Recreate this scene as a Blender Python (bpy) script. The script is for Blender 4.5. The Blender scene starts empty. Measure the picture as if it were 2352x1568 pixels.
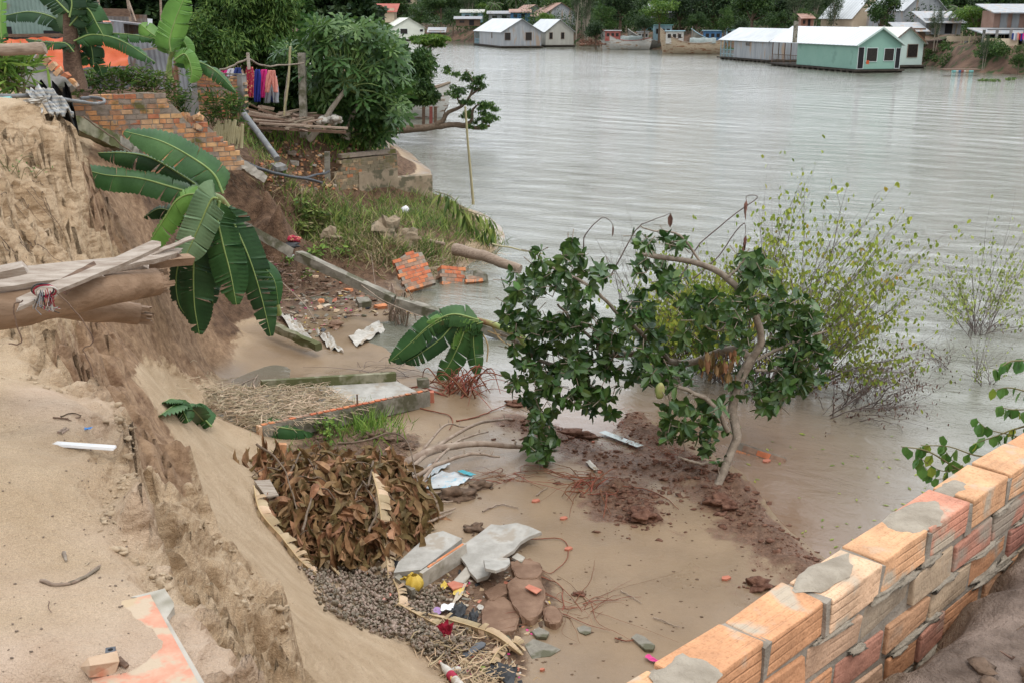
import bpy, math, random
import numpy as np
from mathutils import Vector, Matrix, noise as mnoise
random.seed(7); NR = np.random.RandomState(11)
SC = bpy.context.scene; COL = SC.collection; PI = math.pi
# ---------------------------------------------------------------- camera, world, sun, exposure
PIT = math.radians(17.0); FP = 2440.0; CZ = 5.3          # pitch, focal length (in 2352-wide pixels), height over the river
cam = bpy.data.cameras.new('camera'); cam.lens = 36*FP/2352; cam.sensor_width = 36; cam.clip_start = .05; cam.clip_end = 4000
camo = bpy.data.objects.new('camera', cam); COL.objects.link(camo)
camo.location = (0, 0, CZ); camo.rotation_euler = (PI/2-PIT, 0, 0); SC.camera = camo
SUN_EL, SUN_AZ = math.radians(62), math.radians(150)     # az: direction the light comes from, measured from +Y clockwise
w = bpy.data.worlds.new("World"); SC.world = w; w.use_nodes = True
wn = w.node_tree.nodes; wl = w.node_tree.links; bg = wn['Background']
sky = wn.new('ShaderNodeTexSky'); sky.sky_type = 'NISHITA'; sky.sun_disc = False
sky.sun_elevation = SUN_EL; sky.sun_rotation = SUN_AZ; sky.air_density = 1.0; sky.dust_density = 4.0; sky.ozone_density = 1.0
hs = wn.new('ShaderNodeHueSaturation'); hs.inputs['Saturation'].default_value = .22; hs.inputs['Value'].default_value = 1.0
mxw = wn.new('ShaderNodeMix'); mxw.data_type = 'RGBA'; mxw.inputs[0].default_value = .6
tcw = wn.new('ShaderNodeTexCoord'); nzw = wn.new('ShaderNodeTexNoise'); nzw.inputs['Scale'].default_value = 2.2; nzw.inputs['Detail'].default_value = 5
rpw = wn.new('ShaderNodeValToRGB'); rpw.color_ramp.elements[0].position = .3; rpw.color_ramp.elements[1].position = .72
rpw.color_ramp.elements[0].color = (8.2, 8.8, 9.6, 1); rpw.color_ramp.elements[1].color = (11.5, 11.8, 12.0, 1)   # cloud deck
wl.new(tcw.outputs['Generated'], nzw.inputs['Vector']); wl.new(nzw.outputs[0], rpw.inputs[0])
wl.new(sky.outputs[0], hs.inputs['Color']); wl.new(hs.outputs[0], mxw.inputs[6]); wl.new(rpw.outputs[0], mxw.inputs[7])
dtw = wn.new('ShaderNodeVectorMath'); dtw.operation = 'DOT_PRODUCT'; dtw.inputs[1].default_value = (.1, .88, .46); wl.new(tcw.outputs['Generated'], dtw.inputs[0])
mrw = wn.new('ShaderNodeMapRange'); mrw.inputs[1].default_value = .2; mrw.inputs[2].default_value = 1.; mrw.inputs[3].default_value = .92; mrw.inputs[4].default_value = 1.95; wl.new(dtw.outputs['Value'], mrw.inputs[0])   # thinner cloud over the river
scw = wn.new('ShaderNodeVectorMath'); scw.operation = 'SCALE'; wl.new(mxw.outputs[2], scw.inputs[0]); wl.new(mrw.outputs[0], scw.inputs['Scale']); wl.new(scw.outputs[0], bg.inputs['Color']); bg.inputs['Strength'].default_value = .14
sd = bpy.data.lights.new('sun', 'SUN'); sd.energy = .9; sd.angle = math.radians(14); sd.color = (1, .965, .9)
so = bpy.data.objects.new('sun', sd); COL.objects.link(so)
dv = Vector((math.sin(SUN_AZ)*math.cos(SUN_EL), math.cos(SUN_AZ)*math.cos(SUN_EL), math.sin(SUN_EL)))
so.rotation_euler = dv.to_track_quat('Z', 'Y').to_euler(); so.location = (0, -5, 30)
SC.view_settings.view_transform = 'Standard'; SC.view_settings.look = 'None'; SC.view_settings.exposure = 0.24; SC.view_settings.gamma = 1
SC.render.engine = 'CYCLES'; SC.cycles.max_bounces = 5; SC.cycles.transparent_max_bounces = 6; SC.cycles.use_denoising = True
# ---------------------------------------------------------------- geometry of the view, to measure places on the photograph
CP, SP = math.cos(PIT), math.sin(PIT)
def ray(px, py):
    a, b = (px-1176)/FP, (784-py)/FP
    return Vector((a, CP+b*SP, -SP+b*CP))
def atz(px, py, z=0.):
    d = ray(px, py); return Vector((0, 0, CZ))+d*((z-CZ)/d.z)
def aty(px, py, Y):
    d = ray(px, py); return Vector((0, 0, CZ))+d*(Y/d.y)
def proj(x, y, z):
    zz = z-CZ; dep = y*CP-zz*SP; up = y*SP+zz*CP
    dep = np.maximum(dep, .05)
    return 1176+FP*x/dep, 784-FP*up/dep
def hsh(ix, iy, s):
    n = (ix*374761393+iy*668265263+s*974711) & 0x7fffffff
    n = ((n ^ (n >> 13))*1274126177) & 0x7fffffff
    return ((n ^ (n >> 16)) & 0xffff)/65535.
def vn(x, y, s=0):
    x = np.asarray(x, float); y = np.asarray(y, float)
    ix = np.floor(x).astype(np.int64); iy = np.floor(y).astype(np.int64); fx = x-ix; fy = y-iy
    fx = fx*fx*(3-2*fx); fy = fy*fy*(3-2*fy)
    a = hsh(ix, iy, s); b = hsh(ix+1, iy, s); c = hsh(ix, iy+1, s); d = hsh(ix+1, iy+1, s)
    return (a*(1-fx)+b*fx)*(1-fy)+(c*(1-fx)+d*fx)*fy
def fbm(x, y, s=0, o=4):
    t = 0; a = .5; n = 0
    for k in range(o):
        t = t+a*(vn(x*2**k, y*2**k, s+k)-.5); n += a; a *= .55
    return t/n*2
def sst(a, b, x):
    t = np.clip((x-a)/(b-a), 0, 1); return t*t*(3-2*t)
def inpoly(px, py, poly, soft=0):
    px = np.asarray(px, float); py = np.asarray(py, float); ins = np.zeros(px.shape, bool); dm = np.full(px.shape, 1e9)
    n = len(poly)
    for i in range(n):
        x0, y0 = poly[i]; x1, y1 = poly[(i+1) % n]
        c = ((y0 > py) != (y1 > py)) & (px < (x1-x0)*(py-y0)/((y1-y0) or 1e-9)+x0); ins ^= c
        L = (x1-x0)**2+(y1-y0)**2; t = np.clip(((px-x0)*(x1-x0)+(py-y0)*(y1-y0))/L, 0, 1)
        dm = np.minimum(dm, np.hypot(px-x0-t*(x1-x0), py-y0-t*(y1-y0)))
    if not soft: return ins
    return np.clip(.5+np.where(ins, dm, -dm)/(2*soft), 0, 1)
# ---------------------------------------------------------------- materials
MT = {}
def mat(name, c1, c2=None, scale=6, rough=.85, bump=0., bscale=None, island=0., spec=.3, transl=0., c3=None, s3=1.5, stretch=None, metal=0., detail=6, wave=None, thr=.5, obj=0.):
    m = bpy.data.materials.new(name); m.use_nodes = True; nt = m.node_tree; N = nt.nodes; L = nt.links
    b = N['Principled BSDF']; b.inputs['Roughness'].default_value = rough; b.inputs['Specular IOR Level'].default_value = spec; b.inputs['Metallic'].default_value = metal
    tc = N.new('ShaderNodeTexCoord'); src = tc.outputs['Object']
    if stretch:
        mp = N.new('ShaderNodeMapping'); mp.inputs['Scale'].default_value = stretch; L.new(src, mp.inputs[0]); src = mp.outputs[0]
    def noise(s, d=detail):
        n = N.new('ShaderNodeTexNoise'); n.inputs['Scale'].default_value = s; n.inputs['Detail'].default_value = d; n.inputs['Roughness'].default_value = .6; L.new(src, n.inputs['Vector']); return n
    def mix(f, a, bb, mode='MIX'):
        x = N.new('ShaderNodeMix'); x.data_type = 'RGBA'; x.blend_type = mode
        for k, v in ((0, f), (6, a), (7, bb)):
            if hasattr(v, 'links') : L.new(v, x.inputs[k])
            elif isinstance(v, (int, float)): x.inputs[k].default_value = v
            else: x.inputs[k].default_value = (*v, 1)
        return x.outputs[2]
    col = None; n = noise(scale)
    if c2:
        rp = N.new('ShaderNodeValToRGB'); rp.color_ramp.elements[0].position = .36; rp.color_ramp.elements[1].position = .64
        rp.color_ramp.elements[0].color = (*c1, 1); rp.color_ramp.elements[1].color = (*c2, 1); L.new(n.outputs[0], rp.inputs[0]); col = rp.outputs[0]
    if c3:
        n3 = noise(s3, 3); r3 = N.new('ShaderNodeValToRGB'); r3.color_ramp.elements[0].position = thr-.05; r3.color_ramp.elements[1].position = thr+.05
        L.new(n3.outputs[0], r3.inputs[0]); col = mix(r3.outputs[0], col if col else c1, c3)
    if wave:                                              # (scale, colour, factor, direction)
        wv = N.new('ShaderNodeTexWave'); wv.inputs['Scale'].default_value = wave[0]; wv.inputs['Distortion'].default_value = wave[4] if len(wave) > 4 else 1.; wv.bands_direction = wave[3]
        L.new(src, wv.inputs['Vector']); ml = N.new('ShaderNodeMath'); ml.operation = 'MULTIPLY'; ml.inputs[1].default_value = wave[2]; L.new(wv.outputs['Fac'], ml.inputs[0])
        col = mix(ml.outputs[0], col if col else c1, wave[1])
    def vary(out, amt, hue=.02):
        nonlocal col
        h = N.new('ShaderNodeHueSaturation'); mr = N.new('ShaderNodeMapRange'); mr.inputs[3].default_value = 1-amt; mr.inputs[4].default_value = 1+amt
        L.new(out, mr.inputs[0]); L.new(mr.outputs[0], h.inputs['Value'])
        mr2 = N.new('ShaderNodeMapRange'); mr2.inputs[3].default_value = .5+hue*amt; mr2.inputs[4].default_value = .5-hue*amt; L.new(out, mr2.inputs[0]); L.new(mr2.outputs[0], h.inputs['Hue'])
        if col: L.new(col, h.inputs['Color'])
        else: h.inputs['Color'].default_value = (*c1, 1)
        col = h.outputs[0]
    if island:
        g = N.new('ShaderNodeNewGeometry'); vary(g.outputs['Random Per Island'], island, .06)
    if obj:
        g = N.new('ShaderNodeObjectInfo'); vary(g.outputs['Random'], obj, .06)
    if col: L.new(col, b.inputs['Base Color'])
    else: b.inputs['Base Color'].default_value = (*c1, 1)
    if bump:
        bn = noise(bscale or scale*3); bp = N.new('ShaderNodeBump'); bp.inputs['Strength'].default_value = 1; bp.inputs['Distance'].default_value = bump
        L.new(bn.outputs[0], bp.inputs['Height']); L.new(bp.outputs[0], b.inputs['Normal'])
    if transl:
        t = N.new('ShaderNodeBsdfTranslucent'); ms = N.new('ShaderNodeMixShader'); ms.inputs[0].default_value = transl
        if col: L.new(col, t.inputs['Color'])
        else: t.inputs['Color'].default_value = (*c1, 1)
        L.new(b.outputs[0], ms.inputs[1]); L.new(t.outputs[0], ms.inputs[2]); L.new(ms.outputs[0], N['Material Output'].inputs['Surface'])
    MT[name] = m; return m
# ---------------------------------------------------------------- objects
WO = {}                                                   # world origin of every object with untransformed axes
def tag(o, label=None, cat=None, group=None, kind=None):
    for k, v in (('label', label), ('category', cat), ('group', group), ('kind', kind)):
        if v: o[k] = v
    return o
def thing(name, label, cat, loc, group=None, kind=None):
    o = bpy.data.objects.new(name, None); COL.objects.link(o); o.location = loc; o.empty_display_size = .1
    WO[o] = Vector(loc); return tag(o, label, cat, group, kind)
def link(me, name, mats, parent=None, origin=(0, 0, 0)):
    o = bpy.data.objects.new(name, me); COL.objects.link(o)
    for m in (mats if isinstance(mats, (list, tuple)) else [mats]): me.materials.append(MT[m] if isinstance(m, str) else m)
    if parent: o.parent = parent; o.location = Vector(origin)-WO[parent]
    else: o.location = origin
    WO[o] = Vector(origin); return o
class MB:
    def __init__(s): s.v = []; s.f = []; s.m = []; s.sm = []
    def add(s, vs, fs, mi=0, smooth=False):
        k = len(s.v); s.v += [tuple(p) for p in vs]
        for f in fs: s.f.append(tuple(i+k for i in f)); s.m.append(mi); s.sm.append(smooth)
        return s
    def box(s, c, size, R=None, mi=0, jit=0., taper=1.):
        hx, hy, hz = size[0]/2, size[1]/2, size[2]/2; vs = []
        for z in (-hz, hz):
            t = taper if z > 0 else 1
            for x, y in ((-hx, -hy), (hx, -hy), (hx, hy), (-hx, hy)):
                p = Vector((x*t+random.uniform(-jit, jit), y*t+random.uniform(-jit, jit), z+random.uniform(-jit, jit)))
                vs.append((R @ p if R else p)+Vector(c))
        return s.add(vs, [(0, 3, 2, 1), (4, 5, 6, 7), (0, 1, 5, 4), (1, 2, 6, 5), (2, 3, 7, 6), (3, 0, 4, 7)], mi)
    def bar(s, a, b, wd, ht, mi=0, jit=0., up=(0, 0, 1), roll=0):
        a, b = Vector(a), Vector(b); d = (b-a); L = d.length; d.normalize(); sd = d.cross(Vector(up))
        if sd.length < 1e-3: sd = d.cross(Vector((1, 0, 0)))
        sd.normalize(); u = sd.cross(d); R = Matrix((d, sd, u)).transposed()
        if roll: R = R @ Matrix.Rotation(roll, 3, 'X')
        return s.box((a+b)/2, (L, wd, ht), R, mi, jit)
    def tube(s, pts, rad, n=8, mi=0, cap=True, jit=0., smooth=True):
        pts = [Vector(p) for p in pts]; m = len(pts)
        if not isinstance(rad, (list, tuple)): rad = [rad]*m
        elif len(rad) == 2 and m != 2: rad = [rad[0]+(rad[1]-rad[0])*i/(m-1) for i in range(m)]
        ref = None; vs = []
        for i, p in enumerate(pts):
            t = (pts[min(i+1, m-1)]-pts[max(i-1, 0)]); t = t.normalized() if t.length > 1e-9 else Vector((0, 0, 1))
            if ref is None: ref = t.cross(Vector((0, 0, 1)) if abs(t.z) < .9 else Vector((1, 0, 0)))
            a = ref-t*ref.dot(t); a = a.normalized() if a.length > 1e-6 else t.orthogonal().normalized(); ref = a; b = t.cross(a)
            for k in range(n):
                an = 2*PI*k/n; r = rad[i]*(1+random.uniform(-jit, jit)); vs.append(p+a*math.cos(an)*r+b*math.sin(an)*r)
        fs = [(i*n+k, i*n+(k+1) % n, (i+1)*n+(k+1) % n, (i+1)*n+k) for i in range(m-1) for k in range(n)]
        s.add(vs, fs, mi, smooth)
        if cap: s.add(vs[:n], [tuple(range(n))[::-1]], mi); s.add(vs[-n:], [tuple(range(n))], mi)
        return s
    def grid(s, P, mi=0, smooth=True, close=False):       # P[i][j] points
        a, b = len(P), len(P[0]); vs = [p for r in P for p in r]
        fs = [(i*b+j, i*b+j+1, (i+1)*b+j+1, (i+1)*b+j) for i in range(a-1) for j in range(b-1)]
        if close: fs += [(i*b+b-1, i*b, (i+1)*b, (i+1)*b+b-1) for i in range(a-1)]
        return s.add(vs, fs, mi, smooth)
    def poly(s, pts, th, mi=0):                           # flat polygon given thickness downwards along its normal
        pts = [Vector(p) for p in pts]; n = len(pts); nr = Vector((0, 0, 0))
        for i in range(n): nr += pts[i].cross(pts[(i+1) % n])
        nr.normalize(); 
        if nr.z < 0: pts = pts[::-1]; nr = -nr
        vs = pts+[p-nr*th for p in pts]
        return s.add(vs, [tuple(range(n)), tuple(range(2*n-1, n-1, -1))]+[(i, i+n, (i+1) % n+n, (i+1) % n) for i in range(n)], mi)
    def mesh(s, name, origin=(0, 0, 0)):
        me = bpy.data.meshes.new(name); o = Vector(origin)
        me.from_pydata([(v[0]-o[0], v[1]-o[1], v[2]-o[2]) for v in s.v], [], s.f)
        me.polygons.foreach_set('material_index', s.m); me.polygons.foreach_set('use_smooth', s.sm); me.update(); return me
    def base(s):
        a = np.array(s.v); lo = a.min(0); hi = a.max(0); return Vector(((lo[0]+hi[0])/2, (lo[1]+hi[1])/2, lo[2]))
    def part(s, name, mats, parent, label=None):
        o = WO[parent]; return tag(link(s.mesh(name, o), name, mats, parent, o), label)
    def thing(s, name, mats, label, cat, group=None, kind=None):
        o = s.base(); return tag(link(s.mesh(name, o), name, mats, None, o), label, cat, group, kind)
def npmesh(name, V, F, origin=(0, 0, 0), smooth=False):
    """V (n,3) array, F (m,k) array of equal-sized faces"""
    me = bpy.data.meshes.new(name); V = np.asarray(V, float)-np.array(tuple(origin)); n, (m, k) = len(V), F.shape
    me.vertices.add(n); me.vertices.foreach_set('co', V.ravel().astype(np.float32))
    me.loops.add(m*k); me.loops.foreach_set('vertex_index', F.ravel().astype(np.int32))
    me.polygons.add(m); me.polygons.foreach_set('loop_start', (np.arange(m)*k).astype(np.int32))
    me.polygons.foreach_set('use_smooth', np.full(m, smooth)); me.update(calc_edges=True); me.validate(); return me
LEAF = {  # template: verts (x across, y along, z up), quads/tris as quads
 'oval': (np.array([(0, 0, 0), (-.3, .35, .06), (0, .4, -.03), (.3, .35, .06), (-.26, .72, .05), (0, .75, -.03), (.26, .72, .05), (0, 1.05, -.04)]),
          np.array([(0, 2, 1, 1), (0, 3, 2, 2), (1, 2, 5, 4), (2, 3, 6, 5), (4, 5, 7, 7), (5, 6, 7, 7)])),
 'curl': (np.array([(0, 0, 0), (-.2, .22, .10), (0, .25, .0), (.2, .22, .10), (-.27, .5, .10), (0, .52, -.06), (.24, .5, .14), (-.2, .78, -.06), (0, .8, -.2), (.17, .76, -.02), (.03, .98, -.42)]),
          np.array([(0, 2, 1, 1), (0, 3, 2, 2), (1, 2, 5, 4), (2, 3, 6, 5), (4, 5, 8, 7), (5, 6, 9, 8), (7, 8, 10, 10), (8, 9, 10, 10)])),
 'quad': (np.array([(0, 0, 0), (-.28, .5, .05), (0, 1, -.05), (.28, .5, .05)]), np.array([(0, 3, 2, 1)])),
 'blade': (np.array([(-.03, 0, 0), (.03, 0, 0), (.028, .5, .1), (-.028, .5, .1), (0, 1, 0), (0.004, 1, 0)]), np.array([(0, 1, 2, 3), (3, 2, 5, 4)])),
}
def leaves(C, D, S, kind='quad', up=None, wid=1., jn=.5, rs=NR):
    """C centres (n,3), D growth directions (n,3), S sizes (n,) -> V,F"""
    n = len(C); C = np.asarray(C, float); D = np.asarray(D, float); D = D/np.maximum(np.linalg.norm(D, axis=1, keepdims=True), 1e-9)
    U = np.tile(np.array([0, 0, 1.]), (n, 1)) if up is None else np.asarray(up, float)
    U = U+rs.normal(0, jn, (n, 3)); X = np.cross(D, U); X /= np.maximum(np.linalg.norm(X, axis=1, keepdims=True), 1e-9); Z = np.cross(X, D)
    tv, tf = LEAF[kind]; S = np.asarray(S).reshape(n, 1, 1)
    V = C[:, None]+S*(X[:, None]*tv[None, :, 0:1]*wid+D[:, None]*tv[None, :, 1:2]+Z[:, None]*tv[None, :, 2:3])
    F = tf[None]+(np.arange(n)*len(tv))[:, None, None]
    return V.reshape(-1, 3), F.reshape(-1, 4)
def leafmesh(name, V, F, origin=(0, 0, 0)):
    me = bpy.data.meshes.new(name); o = Vector(origin)
    fl = [tuple(f) if f[3] != f[2] else tuple(f[:3]) for f in F.tolist()]
    me.from_pydata((V-np.array(tuple(o))).tolist(), [], fl); me.update(); return me
def spl(pts, n=12):
    """Catmull-Rom through points"""
    pts = [Vector(p) for p in pts]; 
    if len(pts) < 3: return [pts[0].lerp(pts[1], i/n) for i in range(n+1)]
    P = [pts[0]*2-pts[1]]+pts+[pts[-1]*2-pts[-2]]; out = []; segs = len(pts)-1; per = max(1, round(n/segs))
    for i in range(segs):
        a, b, c, d = P[i:i+4]
        for k in range(per):
            t = k/per; out.append(.5*((2*b)+(c-a)*t+(2*a-5*b+4*c-d)*t*t+(3*b-a-3*c+d)*t**3))
    out.append(pts[-1]); return out
def rv(a=1.): return Vector((random.uniform(-a, a), random.uniform(-a, a), random.uniform(-a, a)))
# ---------------------------------------------------------------- the eroded bank, measured at (pixel x, pixel y, height)
CPT = [
 # near ledge
 (0,857,3.7),(110,893,3.7),(250,945,3.68),(272,965,3.65),(290,1010,3.65),(285,1100,3.66),(245,1165,3.66),(250,1215,3.62),(300,1290,3.6),(375,1345,3.62),(420,1420,3.62),(480,1568,3.62),
 (0,1000,3.71),(0,1300,3.72),(0,1568,3.72),(150,1050,3.7),(150,1300,3.69),(200,1030,3.69),(265,1032,3.665),(230,980,3.68),(240,1100,3.67),(200,1165,3.68),(272,1060,3.66),(300,1568,3.68),(200,1450,3.7),
 # spur below the ledge
 (318,1170,3.3),(330,1260,3.2),(390,1330,3.12),(450,1400,3.1),(520,1500,3.1),(400,1115,2.85),(430,1195,2.8),(545,1290,2.72),(560,1370,2.7),(638,1400,2.55),(655,1568,2.6),(480,1350,2.95),(560,1450,2.85),(340,1080,3.05),
 (460,1190,1.75),(575,1290,1.35),(600,1360,1.25),(670,1400,1.2),(690,1568,1.4),(850,1568,.75),(1000,1550,.12),(780,1450,.75),(700,1350,.5),
 # cove between ledge and far cliff
 (340,1000,3.0),(300,930,3.0),(380,1060,2.5),(200,860,3.05),(250,850,2.5),(120,830,3.2),(0,800,3.45),(0,700,3.6),(0,600,3.7),(0,500,3.8),(0,400,3.95),(0,300,4.1),
 (150,280,4.15),(60,262,4.15),(170,330,3.85),(200,400,3.4),(250,430,3.0),(300,500,2.5),(400,600,1.5),(500,700,.7),(350,700,1.7),(200,600,2.8),(100,500,3.35),(100,600,3.3),(100,400,3.7),(200,700,2.7),(100,700,3.3),(300,800,1.95),(400,800,1.1),(480,850,.2),(240,520,2.9),(420,700,1.25),(500,780,.35),
 # sand fan
 (310,845,1.6),(400,900,.8),(500,895,.15),(420,960,.95),(400,1010,1.65),(500,1080,1.15),(420,1110,1.9),(600,1150,.6),(560,985,.45),(640,1060,.12),(730,1310,.1),(660,1200,.35),(860,1430,.1),(520,1200,1.35),(640,1290,.75),
 # flat
 (520,760,.15),(700,1000,.1),(600,800,.1),(800,830,.05),(890,775,-.03),(820,760,.03),(1000,900,.06),(1100,945,.05),(1200,1010,.06),(1300,1070,.07),(1500,1300,.08),(1600,1400,.08),(1250,1400,.09),(1150,1300,.12),(1300,1200,.08),(900,1200,.22),(800,1150,.25),(1000,1100,.1),(1500,1560,.09),(1200,1560,.09),(1720,1400,.07),(1640,1480,.06),(1050,1480,.12),(560,800,.12),(650,760,.1),(720,800,.08),(700,860,.08),(900,860,.05),(800,900,.08),(960,830,.0),(850,800,.03),(860,1000,.2),(900,1020,.14),(1400,1140,.08),
 # edge of the water and the red mud ridge
 (1030,872,.05),(980,840,-.02),(1180,962,.07),(1290,1005,.08),(1380,1030,.03),(1450,1045,.06),(1445,965,.12),(1500,1010,.12),(1560,1050,.1),(1650,1100,.13),(1700,1150,.08),(1770,1240,.1),(1850,1300,.08),
 (1700,1030,-.14),(1850,1180,-.12),(1300,960,-.1),(1400,990,-.06),(1100,850,-.15),(1250,900,-.2),(1600,960,-.2),(1750,1090,-.08),(1950,1280,-.1),(2100,1150,-.4),
 # terraces by the ruined walls
 (180,270,4.1),(100,215,4.15),(300,345,3.3),(430,330,2.9),(360,400,2.55),(470,440,2.0),(420,480,2.0),(605,410,2.2),(640,370,2.4),(700,318,2.4),(750,400,2.0),(850,340,2.0),(540,480,1.6),(600,490,1.5),(560,530,1.2),(650,520,1.1),(640,455,1.95),(700,435,1.75),(700,485,1.2),(700,550,.75),(760,470,1.0),(560,590,.9),(600,620,.6),
 (750,540,.85),(850,500,.95),(950,490,.9),(1050,500,.45),(900,560,.75),(1000,570,.5),(1100,565,.12),(1165,582,-.08),(1090,610,-.05),(950,640,.08),(1030,640,-.05),(800,650,.22),(700,620,.4),(620,650,.45),(640,700,.18),(760,690,-.02),(700,680,.02),(820,700,.06),(700,735,.06),
 (1000,700,-.08),(1100,640,-.2),(1120,700,-.2),(900,720,.02),(985,446,.75),(1010,450,.1),(1060,470,-.1),(880,310,0.),(905,345,.3),
]
CPW = [ # world points outside the picture
 (-3,1.5,3.75),(-1,0,3.7),(0,-2,3.7),(3,-2,3.75),(-8,-2,3.9),(-6,3,3.85),(-5,7,3.9),(-7.5,11,4.15),(-9,14,4.2),(-12,20,4.1),(-12,30,4),(-20,15,4.3),(-9,24,3.9),(-8,30,3.2),(-8,38,2.8),(-20,40,4),(-30,25,4.5),(-10,50,2.2),(-14,60,2.4),(-8.5,60,-.1),(-12,90,-.1),(-20,90,2.5),(-30,125,-.1),(-40,120,2.5),
 (-5.6,45,.3),(-5.2,40,.6),(-4.6,34,.5),(-6.2,36,2.2),(-3.2,31,.2),(-2,34,-.4),(-4.5,50,-.6),(-5,60,-.8),
 (.1,.5,3.78),(1,.6,3.93),(2,1.2,3.94),(5,3,3.8),(8,5,3.8),(-4.28,26.2,.9),(-3.57,26.85,.85),(-2.85,27.5,.75),(-2.0,28.0,.6),(-4.0,25.7,.85),(-3.1,26.6,.8),(-4.7,26.7,1.9),(-3.95,27.35,1.8),(-3.2,28.05,1.6),(4,-1,3.75),(10,0,3.8),
 (.3,3.2,1.2),(.8,4.0,1.1),(2.2,5.4,1),(4.6,8,.8),(.1,4.7,.3),(1.2,6,.1),(3,8,-.2),(8,11,-.3),(14,12,.4),(-.5,2.4,3.3),(-.4,3.6,1.8),
 (5,12,-.6),(3,25,-1),(0,35,-1),(10,20,-1),(20,40,-1.2),(0,60,-1.4),(0,130,-1.4),(40,60,-1.4),(-10,130,-1.4),(60,130,-1.4),(40,20,-1),(80,60,-1.2)]
for _t in np.arange(-1.6, 5, .4):                            # the new wall stands on the edge of its own ledge
    for _o, _z in ((-.15, 4.0), (-.6, 3.96), (.16, 3.3), (.55, 2.3)): CPW.append((.407+_t*.725-_o*.688, 1.787+_t*.688+_o*.725, _z))
_c = [tuple(atz(a, b, z)) for a, b, z in CPT]+CPW; _c = np.array(_c)
_XY = _c[:, :2]; _Z = _c[:, 2]; _n = len(_c)
def _phi(A, B): return np.sqrt(((A[:, None, :]-B[None, :, :])**2).sum(-1)+.02**2)
_M = np.zeros((_n+3, _n+3)); _M[:_n, :_n] = _phi(_XY, _XY)-np.eye(_n)*.02; _M[:_n, _n] = 1; _M[:_n, _n+1:] = _XY; _M[_n, :_n] = 1; _M[_n+1:, :_n] = _XY.T
_W = np.linalg.solve(_M, np.concatenate([_Z, [0, 0, 0]]))
def gbase(x, y):
    x = np.atleast_1d(np.asarray(x, float)); y = np.atleast_1d(np.asarray(y, float)); o = np.empty(len(x))
    for i in range(0, len(x), 20000):
        A = np.stack([x[i:i+20000], y[i:i+20000]], 1); o[i:i+20000] = _phi(A, _XY) @ _W[:_n]+_W[_n]+A @ _W[_n+1:]
    return o
def pl(L): return [tuple(atz(a, b, z)[:2]) for a, b, z in L]
RIDGE = pl([(1180,962,.1),(1290,1005,.1),(1400,1045,.1),(1520,1080,.1),(1600,1120,.1),(1700,1180,.1),(1800,1240,.1),(1880,1330,.1)])
RIDGE2 = pl([(1440,950,.1),(1500,1000,.1),(1570,1050,.1),(1660,1100,.1),(1740,1180,.1)])
RIDGE3 = pl([(1420,1130,.1),(1480,1190,.1)])
def dseg(x, y, P):
    d = np.full(x.shape, 1e9)
    for (x0, y0), (x1, y1) in zip(P[:-1], P[1:]):
        L = (x1-x0)**2+(y1-y0)**2; t = np.clip(((x-x0)*(x1-x0)+(y-y0)*(y1-y0))/L, 0, 1); d = np.minimum(d, np.hypot(x-x0-t*(x1-x0), y-y0-t*(y1-y0)))
    return d
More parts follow.
